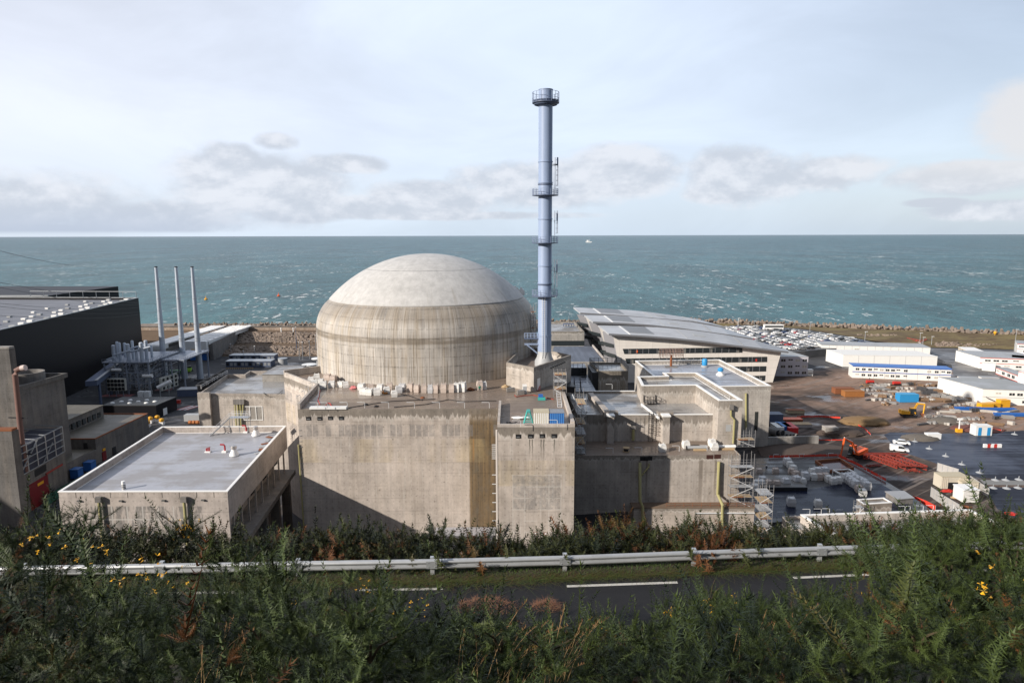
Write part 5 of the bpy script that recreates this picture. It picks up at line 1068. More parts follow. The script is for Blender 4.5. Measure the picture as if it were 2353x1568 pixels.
q = D(1304, 789, yr); MB().box(q.x - 10, q.x + 8, yr - .05, yr - .01, q.z - 1, q.z + 1.4).build('window_band', GLASSD, o)
q = G(1306, 752, zt - 1); o = thing('cooling_unit', 'dark cooling unit with round fans on the plain roof', 'cooling unit', q); MB().cbox(q + Vector((0, 0, .6)), 5.5, 2.2, 1.5).build('body', BLUED, o); mb = MB()
for s_ in (-2, -.7, .7, 2): MB().tube([q + Vector((s_, -1.15, 1.3)), q + Vector((s_, -1.3, 1.3))], .5, 10).build('fan', TARP, o)
MB().tube([q + Vector((0, 0, 2.1)), q + Vector((0, 0, 6))], .1, 5).build('mast', GALV, o)
# ================================================================= office building with three overlapping curved roofs
of = thing('office_building', 'white office building under three overlapping curved grey roofs', 'office building', (D(1422, 840, 305).x, 305, 0))
ROOFZ = wetroof('zinc_roof', (.42, .43, .45), .35, (.34, .35, .37), scale=.05, rmax=.5); FAC = None
mt, t, b = new_mat('white_facade_panel'); p = t.pos(); x, y, z = t.sep(p); al = t.add(x, y)
gx_ = t.math('ABSOLUTE', t.sub(t.math('FRACT', t.mul(al, 1 / 7.5)), .5)); gz_ = t.math('ABSOLUTE', t.sub(t.math('FRACT', t.mul(z, 1 / 3.4)), .5))
c = t.scale((.70, .66, .615), t.add(.86, t.mul(t.noise(t.vmul(p, (.4, .4, .1)), 1.0, 4), .26))); c = t.mix(t.mul(t.mx(t.ss(gx_, .485, .495), t.ss(gz_, .47, .49)), .35), c, (.3, .28, .27))
t.put(b.inputs['Base Color'], c); b.inputs['Roughness'].default_value = .5; FAC = mt
SIDE = paint('grey_side_cladding', (.26, .26, .28), .45, var=.15)
def leaf(lo, hi, yl, yh, profile, yfac, lab):
    L_ = [D(u, v, yl) for u, v in lo]; H_ = [D(u, v, yh) for u, v in hi]; n_ = len(L_); mb = MB(); th = .7
    vs = L_ + H_ + [q - Vector((0, 0, th)) for q in L_] + [q - Vector((0, 0, th)) for q in H_]; fs = []
    for i in range(n_ - 1): fs += [(i, i + 1, n_ + i + 1, n_ + i), (2 * n_ + i, 3 * n_ + i, 3 * n_ + i + 1, 2 * n_ + i + 1), (i, 2 * n_ + i, 2 * n_ + i + 1, i + 1), (n_ + i, n_ + i + 1, 3 * n_ + i + 1, 3 * n_ + i)]
    fs += [(0, n_, 3 * n_, 2 * n_), (n_ - 1, 3 * n_ - 1, 4 * n_ - 1, 2 * n_ - 1)]; mb._a(vs, fs); o = mb.build('roof', ROOFZ, of)
    mb = MB()
    for i in range(n_ - 1): a_, b_ = L_[i], L_[i + 1]; mb.hexa([(a_.x, yl - .12, a_.z - .75), (b_.x, yl - .12, b_.z - .75), (b_.x, yl - .01, b_.z - .75), (a_.x, yl - .01, a_.z - .75)], [(a_.x, yl - .12, a_.z + .08), (b_.x, yl - .12, b_.z + .08), (b_.x, yl - .01, b_.z + .08), (a_.x, yl - .01, a_.z + .08)])
    mb.build('fascia', paint('dark_fascia', (.16, .165, .18), .4), o)
    def at(f0, f1, g0, g1, up, mat_, nm):
        P = []
        for f_, g_ in ((f0, g0), (f1, g0), (f1, g1), (f0, g1)):
            k_ = min(n_ - 2, int(f_ * (n_ - 1))); r_ = f_ * (n_ - 1) - k_; a_ = L_[k_].lerp(L_[k_ + 1], r_); c_ = H_[k_].lerp(H_[k_ + 1], r_); P.append(a_.lerp(c_, g_) + Vector((0, 0, up)))
        MB().hexa(P, [q + Vector((0, 0, .12)) for q in P]).build(nm, mat_, o)
    at(.13, .26, .25, .95, .02, paint('dark_roof_panel', (.17, .175, .185), .4, var=.2), 'roof_panel'); at(.115, .121, .05, .95, .02, WTRIM, 'roof_ridge'); at(.42, .425, .1, .95, .02, TARP, 'roof_seam'); at(.48, .54, .45, .62, .05, TARP, 'roof_hatch'); at(.72, .725, .1, .95, .02, TARP, 'roof_seam')
    # body under the leaf
    P = [D(u, v, yfac) for u, v in profile]; yb_ = yh + .5; m_ = MB()
    n2 = len(P); vs = [(q.x, yfac, q.z) for q in P] + [(q.x - 3.2, yb_, q.z) for q in P]; fs = [tuple(range(n2))] + [(i, n2 + i, n2 + (i + 1) % n2, (i + 1) % n2) for i in range(n2)]
    m_._a(vs, [fs[0]]); w_ = m_.build('facade', FAC, of); m_ = MB(); m_._a(vs, fs[1:]); m_.build('side_wall', SIDE, of)
    return P, yb_
lo3 = ((1398, 766), (1470, 770.3), (1543.8, 775.5), (1616, 783), (1689.5, 792.5), (1752, 800), (1811, 807.3)); hi3 = ((1373.9, 747), (1440, 748.5), (1510, 751.5), (1590, 758.5), (1660, 768), (1730, 780.5), (1809, 803))
lo2 = ((1361.8, 738.8), (1428, 741.5), (1495, 746), (1560, 753), (1616.7, 760.6), (1675, 768.5), (1728, 776.8)); hi2 = ((1341.9, 723.5), (1405, 724.5), (1470, 728.5), (1530, 733.5), (1590, 740), (1655, 751.5), (1726, 773.5))
lo1 = ((1332.6, 718), (1400, 722), (1471, 727.8), (1530, 732.3), (1592, 737.5), (1630, 744), (1666, 752)); hi1 = ((1316.9, 705.5), (1380, 708.5), (1446.7, 712), (1500, 717.5), (1545, 724), (1605, 733), (1664, 750))
leaf(lo1, hi1, 339, 353, ((1345, 728), (1396, 850), (1640, 850), (1660, 752), (1592, 740), (1471, 731)), 341, 'rear')
leaf(lo2, hi2, 320, 334, ((1374, 745), (1408, 850), (1690, 850), (1716, 778), (1616.7, 764), (1495, 749)), 322.5, 'middle')
P3, _ = leaf(lo3, hi3, 301, 315, ((1408, 769), (1428, 880), (1436, 889), (1771.5, 889), (1795, 807), (1689.5, 795), (1543.8, 778.5)), 304, 'front')
def wband(pts, n_, mul_):
    P = [D(u, v, 304) for u, v in pts]; o = MB().poly([(q.x, 303.9, q.z) for q in P][::-1]).build('window_band', GLASSD, of); a_, b_ = P[0], P[1]
    for i in range(1, n_):
        f_ = i / n_ + random.uniform(-.01, .01); xx = a_.x + (b_.x - a_.x) * f_; zt_ = a_.z + (b_.z - a_.z) * f_; zb_ = P[3].z + (P[2].z - P[3].z) * f_
        MB().box(xx - .06 * mul_, xx + .06 * mul_, 303.78, 303.89, zb_, zt_).build('mullion', SIDE, o)
        if i % 4 == 1: MB().box(xx + .3, xx + 1.2, 303.84, 303.885, zb_ + .05, zt_ - .3 - .3 * (i % 3)).build('blind', paint('dim_blind', (.16, .155, .145), .7), o)
    return o
wband(((1430, 800.8), (1705, 797.2), (1705, 809.4), (1434, 812.8)), 18, 1); wband(((1436, 823), (1762, 818.8), (1761.8, 831.2), (1440, 834.5)), 21, 1); wband(((1640, 842), (1760, 840.5), (1759.5, 852.8), (1645, 854)), 8, 1); wband(((1680, 864), (1758, 862), (1757, 874), (1690, 876)), 6, 1)
for u, v, m_ in ((1463, 807, ORANGE), (1737, 827, REDP)): q = D(u, v, 303.87); MB().box(q.x - .35, q.x + .35, 303.82, 303.88, q.z - .6, q.z + .6).build('seen_item', m_, of)
# slit windows on the leaning left ends
def side_slits(us, yf, yb_, rows):
    for k_, (ua, va) in enumerate(rows):
        a_ = D(ua, va, yf); MB().hexa([(a_.x - 4.6 + k_ * .02, yb_ - 1, a_.z - 1.6), (a_.x - 4.4, yb_ - 1, a_.z - 1.6), (a_.x + .05, yf + 1, a_.z - 1.6), (a_.x - .2, yf + 1, a_.z - 1.6)][::-1], [(a_.x - 4.6, yb_ - 1, a_.z), (a_.x - 4.4, yb_ - 1, a_.z), (a_.x - .2, yf + 1, a_.z), (a_.x - .4, yf + 1, a_.z)][::-1]).build('slit_window', GLASSD, of)
side_slits(None, 304, 315, ((1411.0, 791), (1416.0, 815))); side_slits(None, 322.5, 334, ((1379.0, 766), (1385, 786), (1392, 806))); side_slits(None, 341, 353, ((1350, 744), (1357, 760), (1364, 776)))
# ================================================================= scaffolds
SCF = paint('scaffold_tube', (.30, .295, .30), .45, .35)
def scaffold(name, lab, x0, x1, y0, y1, z0, z1, nb, lift=2.0, diag=True, deck=True):
    o = thing(name, lab, 'scaffold', (x0, y0, z0), 'tube scaffolds on the site'); n_ = int((z1 - z0) / lift); mb = MB()
    for i in range(nb + 1):
        xx = x0 + (x1 - x0) * i / nb
        for yy in (y0, y1): mb.bar((xx, yy, z0), (xx, yy, z1 + .8), .06)
    for j_ in range(n_ + 1):
        z_ = z0 + j_ * lift
        for yy in (y0, y1):
            for dz_ in (0, .5, 1.0):
                if z_ + dz_ <= z1 + .8: mb.bar((x0, yy, z_ + dz_), (x1, yy, z_ + dz_), .045)
        for i in range(nb + 1): xx = x0 + (x1 - x0) * i / nb; mb.bar((xx, y0, z_), (xx, y1, z_), .06)
    mb.build('frame', SCF, o)
    if diag:
        mb = MB()
        for j_ in range(n_):
            z_ = z0 + j_ * lift; a_, b_ = (x0, x1) if j_ % 2 else (x1, x0); mb.bar((a_, y0 - .05, z_), (b_, y0 - .05, z_ + lift), .08)
        mb.build('brace', STEELW, o)
    if deck:
        for j_ in range(1, n_ + 1, 1): MB().box(x0, x1, y0, y1, z0 + j_ * lift - .04, z0 + j_ * lift).build('deck', WOOD if j_ % 2 else TARP, o)
        for j_ in range(1, n_ + 1, 2): MB().box(x0, x0 + (x1 - x0) * .6, y0 - .06, y0 - .02, z0 + j_ * lift, z0 + j_ * lift + .16).build('toe_board', RUST, o)
    return o
xa, xb = D(1675, 1100, ya - 1.4).x, D(1727, 1100, ya - 1.4).x
scaffold('scaffold_tower', 'tall tube scaffold at the right end of the big annex wall', xa, xb, ya - 2.2, ya - .5, zl, ZA + .2, 3)
scaffold('scaffold_tower', 'short tube scaffold standing on the terrace corner', D(1690, 1010, yu - 3).x, D(1730, 1010, yu - 3).x, yu - 4, yu - 2, ZA - .3, ZA + 2.4, 3, 1.4)
scaffold('stair_scaffold', 'leaning white tube stair tower at the corner beside the black roof', D(1738, 1200, ya - 4).x, D(1768, 1200, ya - 4).x, ya - 5, ya - 1.5, 2, D(1750, 1118, ya - 4).z, 3, 1.6)
scaffold('scaffold_tower', 'tube scaffold leaning against the dome behind the stack', D(1219, 750, 168).x, D(1231, 750, 168).x, 167, 168.5, 38, D(1219, 706, 168).z, 2)
scaffold('scaffold_tower', 'tangled tube scaffold filling the gap right of the tower roof', D(1322, 980, 133).x, D(1342, 980, 133).x, 130, 135, 20, D(1330, 905, 133).z, 2)
scaffold('scaffold_tower', 'white stair scaffold at the back right corner of the tower roof', D(1272, 920, 139).x, D(1300, 920, 139).x, 138, 141, ZR, ZR + 4.5, 3, 1.5)
# inclined white ladder on the deck edge
mb = MB(); a_, b_ = G(1286, 935, ZR), D(1282, 893, 140)
for s_ in (-.4, .4): mb.bar(a_ + Vector((s_, 0, 0)), Vector((b_.x + s_, 141, b_.z)), .1)
for i in range(12): f_ = i / 12; q = a_ + (Vector((b_.x, 141, b_.z)) - a_) * f_; mb.bar(q - Vector((.4, 0, 0)), q + Vector((.4, 0, 0)), .07)
tag(mb.build('inclined_ladder', STEELW), 'white inclined ladder rising from the tower roof edge', 'ladder')
mb = MB(); a_, b_ = D(1312, 960, 131), D(1345, 930, 131)
for (u0, v0, u1, v1) in ((1305, 950, 1345, 915), (1310, 985, 1350, 945), (1300, 930, 1340, 990), (1315, 905, 1335, 960)): mb.bar(D(u0, v0, 136), D(u1, v1, 134), .12)
tag(mb.build('scaffold_brace', STEELW), 'long loose diagonal tubes braced across the gap', 'scaffold')
# black steel trestle at the foot of the annex wall
q0, q1 = D(1322, 1200, ya - 4), D(1447, 1186, ya - 4); o = thing('black_trestle', 'black steel trestle roof at the foot of the annex wall', 'trestle', (q0.x, ya - 4, 0)); zt = q1.z
MB().hexa([(q0.x, ya - 7, zt - 1.6), (q1.x, ya - 7, zt - .6), (q1.x, ya - 1, zt - .5), (q0.x, ya - 1, zt - 1.2)], [(q0.x, ya - 7, zt - 1.3), (q1.x, ya - 7, zt - .3), (q1.x, ya - 1, zt - .2), (q0.x, ya - 1, zt - .9)]).build('roof', BLACK, o)
mb = MB()
for i in range(6): f_ = i / 5; xx = q0.x + (q1.x - q0.x) * f_; mb.bar((xx, ya - 6.5, 0), (xx, ya - 6.5, zt - 1.4 + f_), .3); mb.bar((xx, ya - 6.5, zt - 1.5 + f_), (xx + 1.8, ya - 6.5, zt - 4), .18)
mb.build('leg', BLACK, o)
# ================================================================= white handrail posts on the roof edges
for i, (u, v) in enumerate(((724, 933), (752, 932), (866, 936), (924, 936), (1011, 935.5), (1067, 935), (1125, 935), (1040, 935))):
    if i == 7: continue
    u = (798, 838, 893, 952, 1010, 1067, 1124)[i]; goose(G(u, 937, ZR + .02), 'white gooseneck post on the long front roof edge, ' + ORD[i] + ' from the left')
for u, lab in ((730, 'left of the white roof sheet'), (752, 'just right of the white roof sheet middle')): goose(G(u, 937.5, ZR + .45), 'white gooseneck post ' + lab)
for i, (u, v, z) in enumerate(((1196, 980, ZR + .5), (1280, 979, ZR + .5))): goose(G(u, v, z), 'white gooseneck post on the tower front edge, ' + ('by the trestle' if i == 0 else 'by the blue container'))
for i, (u, v, z) in enumerate(((1343, 1041, ZA), (1408, 1041, ZA), (1474, 1040, ZA), (1560, 1036, ZA), (1624, 1035, ZA))): goose(G(u, v, z), 'white gooseneck post on the annex terrace edge, ' + ORD[i] + ' from the tower')
for i, (u, v, z) in enumerate(((1522, 862, ZC), (1566, 856, ZC), (1482, 859, ZC), (1675, 920, ZB - 1), (1318, 830, 33.4), (1406, 893, 31))): goose(G(u, v, z), 'white gooseneck post ' + ('between the raised block and the far roof, nearest it', 'in the middle of the bluish far roof', 'at the left edge of the bluish far roof', 'at the front tip of the raised block', 'on the dark terrace behind the stack base', 'in front of the stained block')[i])
for i in range(4): goose(G(463 + i * 15, 893 - i * 9, ZM + .1), 'white post on the annex left edge, ' + ORD[i] + ' from the front', 0.6)
for i in range(4): q = pA.lerp(pJ, .15 + i * .22); goose(Vector((q.x, q.y, ZR + 1.1)), 'white post on the left parapet of the front block, ' + ORD[i] + ' from the front', 1.4)
# ================================================================= shore: armour blocks, sea wall, rock bank, grass bank
ARM = concrete('armour_concrete', (.215, .175, .145), None, lift=0, streak=.4)
mb = MB()
def tetrapod(c, s):
    ax3 = [Vector(q).normalized() for q in ((1, 1, 1), (-1, -1, 1), (-1, 1, -1), (1, -1, -1))]; R_ = Matrix.Rotation(random.uniform(0, 6.28), 3, Vector((random.uniform(-1, 1), random.uniform(-1, 1), random.uniform(-1, 1))).normalized())
    for a_ in ax3: d_ = R_ @ a_; mb.tube([c - d_ * s * .1, c + d_ * s], s * .48, 5, s * .3, smooth=False)
x_ = -210.0
while x_ < 400:
    y_, z_ = shore(x_); 
    for r_ in range(4):
        sc_ = random.uniform(1.7, 2.5) * (1.25 if x_ > 0 else 1); tetrapod(Vector((x_ + random.uniform(-1, 1), y_ - 2 + r_ * 3.2, z_ - (1.5 if x_ > 0 else 2.6) - (r_ > 1) * (r_ - 1) * 2.6 + random.uniform(-.6, .7))), sc_)
    x_ += 3.1
stuff(mb.build('armour_blocks', ARM), 'jumbled concrete armour blocks lining the shore')
# left part: concrete sea wall on a rock bank
us = (300, 380, 460, 560, 650, 740, 800)
top_ = [G(u, 750, 10.6) for u in us]; w = thing('sea_wall', 'long low stained concrete sea wall in front of the armour blocks', 'sea wall', (top_[0].x, top_[0].y, 0))
mb = MB(); mb.prism([(q.x, q.y) for q in top_] + [(q.x, q.y + 14) for q in reversed(top_)], 6, 10.6); mb.build('wall', concrete('sea_wall_concrete', (.30, .23, .18), 10.6, drip=1.5, dark=.3), w)
MB().prism([(q.x, q.y - .4) for q in top_] + [(q.x, q.y + 1.2) for q in reversed(top_)], 10.55, 11.0).build('coping', C_OLD, w)
base_ = [G(u, 818, 0) for u in us]; path_ = [G(u, 793, 3.2) for u in us]; mid_ = [G(u, 789, 3.5) for u in us]; up_ = [G(u, 762, 8.2) for u in us]
BRN = paint('brown_bank_soil', (.125, .085, .055), .95, var=.4, vscale=.3)
mb = MB()
for L_ in ((base_, path_), (path_, mid_), (mid_, up_), (up_, [Vector((q.x, q.y + .5, 8.25)) for q in top_])):
    for i in range(len(us) - 1): mb.quad(L_[0][i], L_[0][i + 1], L_[1][i + 1], L_[1][i])
structure(mb.build('bank', BRN))
ROCKM = concrete('bank_rock', (.26, .205, .165), None, lift=0, streak=.3, grid=0)
mb = MB()
def rocks(v0, v1, z0, z1, n_, u0=470, u1=800, s0=.7, s1=1.5):
    for _ in range(n_):
        f_ = random.random(); u = random.uniform(u0, u1); q = G(u, v0 + (v1 - v0) * f_, z0 + (z1 - z0) * f_); s = random.uniform(s0, s1)
        mb.blob((q.x, q.y, q.z + s * .1), s, s * random.uniform(.7, 1.1), s * random.uniform(.5, .8), 6, 3, .28)
rocks(788, 764, 3.6, 8, 1100); rocks(816, 796, .2, 3, 800)
stuff(mb.build('bank_rocks', ROCKM), 'pale rock armour on the inner bank')
for u, v in ((646, 762), (674, 762)): q = G(u, v, 8.4); o = thing('white_marker_post', 'short white marker post on the sea wall path, ' + ('left one' if u < 660 else 'right one'), 'post', q, 'white marker posts'); MB().tube([q, q + Vector((0, 0, 2.2))], .35, 8).build('post', WHITE, o); MB().blob(q + Vector((0, 0, 2.3)), .5, .5, .3, 8, 4).build('cap', WHITE, o)
# right part: grass bank behind the car park
ub = (1560, 1640, 1700, 1760, 1850, 1950, 2000, 2130, 2250, 2400, 2700); vb_ = (748, 752, 747.5, 745.5, 756, 772, 782, 797, 800, 804, 815); zb_ = (3, 3, 4, 4, 4, 4, 3, .3, .2, .2, .2)
Lb = [G(u, v, z) for u, v, z in zip(ub, vb_, zb_)]
Lt = []
for q, u in zip(Lb, ub):
    x_ = G(u, 752, 6).x; y_, z_ = shore(x_); q2 = Vector((x_, y_ - 4, z_ - 1.6)); 
    if q2.y < q.y + 1: q.y = q2.y - 3
    Lt.append(q2)
mt, t, b = new_mat('bank_grass'); p = t.pos(); n1 = t.noise(t.vmul(p, (.05, .12, 0)), 1.0, 5, .65); n2 = t.noise(p, .9, 4, .7)
c = t.mix(t.ss(n1, .38, .62), (.085, .055, .03), (.15, .115, .05)); c = t.mix(t.ss(n2, .55, .7), c, (.07, .085, .03)); t.put(b.inputs['Base Color'], t.scale(c, t.add(.6, n2))); b.inputs['Roughness'].default_value = .95
mb = MB()
for i in range(len(ub) - 1): mb.quad(Lb[i], Lb[i + 1], Lt[i + 1], Lt[i]); a_, c_ = Lt[i], Lt[i + 1]; mb.quad(a_, c_, c_ + Vector((0, 9, -4)), a_ + Vector((0, 9, -4)))
structure(mb.build('grass_bank', mt))
mb = MB(); rocks(796, 786, .4, 2.2, 90, 2150, 2200, .5, 1.2); rocks(797, 790, .3, 1.5, 50, 2190, 2290, .4, .9); rocks(788, 768, .5, 4, 240, 1970, 2060, .4, 1.1); stuff(mb.build('scattered_rocks', ROCKM), 'pale rocks scattered on the grass bank')
# asphalt of the car park and the works road
CPV = [(1600, 758), (1690, 748.5), (1760, 746.5), (1850, 757), (1950, 773), (2010, 786), (1990, 794), (1880, 803), (1850, 806), (1740, 812), (1640, 806)]
CPW = [G(u, v, 4) for u, v in CPV]; CARP = wetroof('car_park_asphalt', (.085, .085, .09), .5, (.06, .06, .062), scale=.05)
structure(MB().prism(ccw(xy(*CPW)), -.5, 4.0).build('car_park', CARP))
ROADM = wetroof('works_road_asphalt', (.105, .10, .10), .6, (.075, .07, .07), scale=.05)
rd = [(2120, 797), (2250, 802), (2352, 806), (2352, 812), (2230, 818), (2215, 830), (2300, 860), (2400, 884), (2400, 900), (2270, 870), (2190, 862), (2186, 838), (2150, 820)]
structure(MB().poly([(q.x, q.y, .006) for q in [G(u, v, 0) for u, v in rd]]).build('works_road', ROADM))
for u, v, l_ in ((2165, 815, 14), (2178, 820, 12), (2165, 832, 6), (2290, 872, 8), (2268, 858, 8)): q = G(u, v, .012); structure(MB().quad(q, q + Vector((.35, -.1, 0)), q + Vector((l_ * .5 + .35, -l_, 0)), q + Vector((l_ * .5, -l_ + .1, 0))).build('road_marking', WHITE))
WETB = wetroof('wet_black_asphalt', (.046, .054, .082), .7, (.014, .016, .024), scale=.032, spec=.2, rmax=.7)
wb = [(2030, 998), (2045, 992), (2150, 996), (2260, 992), (2420, 986), (2420, 1102), (2330, 1103), (2250, 1096), (2205, 1085), (2140, 1060), (2080, 1040), (2050, 1020)]
structure(MB().poly([(q.x, q.y, .008) for q in [G(u, v, 0) for u, v in wb]]).build('asphalt', WETB))
wb = [(2262, 1118), (2420, 1120), (2420, 1215), (2352, 1200), (2290, 1168)]; structure(MB().poly([(q.x, q.y, .008) for q in [G(u, v, 0) for u, v in wb]]).build('asphalt', WETB))
wb = [(2250, 1101), (2420, 1106), (2420, 1114), (2262, 1113)]; structure(MB().poly([(q.x, q.y, .01) for q in [G(u, v, 0) for u, v in wb]]).build('concrete_strip', paint('grey_strip', (.2, .195, .185), .6)))
for i, (u, v) in enumerate(((2101, 1013), (2134, 1030), (2172, 1047), (2209, 1066), (2250, 1085), (2286, 1102), (2310, 1102), (2340, 1101), (2281, 1120), (2312, 1121), (2338, 1120), (2330, 997))):
    q = G(u, v, .01); o = thing('floor_light', 'small pale concrete bollard foot on the wet black asphalt, ' + ORD[i] + ' from the vans', 'bollard', q, 'bollard feet on the black asphalt'); MB().lathe(q, [(1.0, 0), (.5, .25), (.4, .3), (.05, .32)], 10).build('foot', TARP, o); MB().tube([q + Vector((0, 0, .3)), q + Vector((0, 0, 1.0))], .12, 6).build('stub', GALV, o)
# ================================================================= cars
def car_mesh(name, mats, van=False):
    mb = MB(); L, W = (4.3, 1.76) if not van else (4.7, 1.85)
    if not van:
        pr = [(-2.15, .35), (-2.12, .8), (-1.75, .92), (-1.35, 1.0), (-.85, 1.42), (.75, 1.45), (1.55, 1.02), (2.1, .9), (2.15, .35)]; gl = [(-1.25, 1.0), (-.85, 1.38), (.72, 1.41), (1.4, 1.02)]
    else:
        pr = [(-2.35, .35), (-2.3, .85), (-1.5, 1.02), (-.95, 1.62), (-.4, 1.82), (2.2, 1.84), (2.35, 1.7), (2.35, .35)]; gl = [(-1.42, 1.02), (-.95, 1.56), (-.3, 1.7), (.35, 1.7), (.35, 1.05)]
    def wid(z): return W / 2 * (1.0 if z < 1.0 else 1.0 - .22 * (z - 1.0) / .45 * (1 if not van else .3))
    n_ = len(pr); vs = [(x, -wid(z), z) for x, z in pr] + [(x, wid(z), z) for x, z in pr]
    mb._a(vs, [tuple(range(n_))[::-1], tuple(range(n_, 2 * n_))] + [(i, i + 1, n_ + i + 1, n_ + i) for i in range(n_ - 1)] + [(n_ - 1, 0, n_, 2 * n_ - 1)])
    mb.cm = 1
    for s_ in (-1, 1): mb.poly([(x, s_ * (wid(z) + .012), z) for x, z in (gl if s_ < 0 else gl[::-1])])
    (x0, z0), (x1, z1) = ((-1.35, 1.01), (-.88, 1.40)) if not van else ((-1.48, 1.04), (-.97, 1.60)); w0, w1 = wid(z0) * .9, wid(z1) * .88
    mb.quad((x0 - .03, -w0, z0 + .02), (x0 - .03, w0, z0 + .02), (x1 - .03, w1, z1 + .02), (x1 - .03, -w1, z1 + .02))
    if not van: mb.quad((1.52, -w0, 1.06), (1.52, w0, 1.06), (.82, w1, 1.43), (.82, -w1, 1.43))
    mb.cm = 2
    for x in (-1.35, 1.35):
        for s_ in (-1, 1): mb.tube([(x, s_ * (W / 2 - .15), .32), (x, s_ * (W / 2 + .02), .32)], .33, 10)
    return mb.build(name, mats)
CARCOL = [('white', (.72, .72, .72), 46), ('silver', (.40, .41, .42), 14), ('grey', (.16, .165, .17), 10), ('black', (.02, .02, .022), 12), ('dark blue', (.025, .05, .15), 8), ('red', (.42, .02, .02), 6), ('beige', (.42, .36, .28), 3)]
protos = {}
for nm, c_, w_ in CARCOL:
    o = car_mesh('parked_car', [paint(nm + '_car_paint', c_, .3, var=.05), GLASSD, BLACK]); tag(o, 'car', 'car', 'cars in the shore car park'); protos[nm] = Proto(o)
ov = car_mesh('parked_van', [paint('white_car_paint', (.72, .72, .72), .3), GLASSD, BLACK], True); tag(ov, 'van', 'van', 'cars in the shore car park'); vanp = Proto(ov)
def inpoly(x, y, P):
    r = False
    for (a, b_), (c_, d_) in zip(P, P[1:] + P[:1]):
        if (b_ > y) != (d_ > y) and x < (c_ - a) * (y - b_) / (d_ - b_) + a: r = not r
    return r
CARV = [(1640, 757), (1690, 750.5), (1735, 750), (1850, 763), (1945, 777), (1990, 787), (1985, 790), (1884, 788), (1876, 800), (1850, 803), (1740, 803)]
CARW = xy(*[G(u, v, 4) for u, v in CARV]); names = [c_[0] for c_ in CARCOL]; wts = [c_[2] for c_ in CARCOL]
random.seed(21); ncar = 0; col = 0; x_ = min(q[0] for q in CARW)
gaps = [5.0, 6.6]
while x_ < max(q[0] for q in CARW):
    k_ = 0; col += 1; y_ = max(q[1] for q in CARW)
    while y_ > min(q[1] for q in CARW):
        xx = x_ + (480 - y_) * .12
        if inpoly(xx, y_, CARW) and random.random() < .82 and ncar < 285:
            u_, v_ = proj((xx, y_, 5)); hid = u_ < 1660 and v_ > 752 or v_ > 752 + (u_ - 1665) * .385 + 6
            if not hid:
                k_ += 1; ncar += 1; nm = random.choices(names, wts)[0]; rz = random.uniform(-.06, .06) + (PI if random.random() < .5 else 0) + .1
                lab = '%s in car column %d from the office roof, %s from the sea' % (('white van' if k_ % 9 == 4 else nm + ' car'), col, ORD[min(k_ - 1, 29)])
                (vanp if k_ % 9 == 4 else protos[nm]).put((xx + random.uniform(-.3, .3), y_, 4.0), rz, lab)
        y_ -= 2.75
    x_ += gaps[col % 2]
for i, (u, v) in enumerate(((1786 + 12 * j, 756.5 + 1.9 * j) for j in range(14))):
    if i in (3, 5, 9): continue
    nm = 'white' if i % 4 else 'silver'; q = G(u + 30, v + 4, 4); q.y += 3; protos[nm].put((q.x, q.y, 4.0), .15, nm + ' car parked along the grass bank, ' + ORD[i] + ' from the coach')
q = G(1776, 757.5, 4); o = thing('white_coach', 'long white coach with dark windows parked before the grass bank', 'bus', q)
L_ = 12.5; ang = -.10
mb = MB(); mb.box(q.x - L_ / 2, q.x + L_ / 2, q.y - 1.3, q.y + 1.3, 4.4, 7.4); mb.build('body', WHITE, o); MB().box(q.x - L_ / 2 + .1, q.x + L_ / 2 - .1, q.y - 1.2, q.y + 1.2, 7.4, 7.6).build('roof', WTRIM, o)
MB().box(q.x - L_ / 2 + .3, q.x + L_ / 2 - .3, q.y - 1.36, q.y - 1.305, 5.9, 7.0).build('side_window', GLASSD, o)
for e_ in (-4, 3.2, 4.6): MB().tube([(q.x + e_, q.y - 1.36, 4.5), (q.x + e_, q.y - 1.0, 4.5)], .5, 12).build('wheel', BLACK, o)
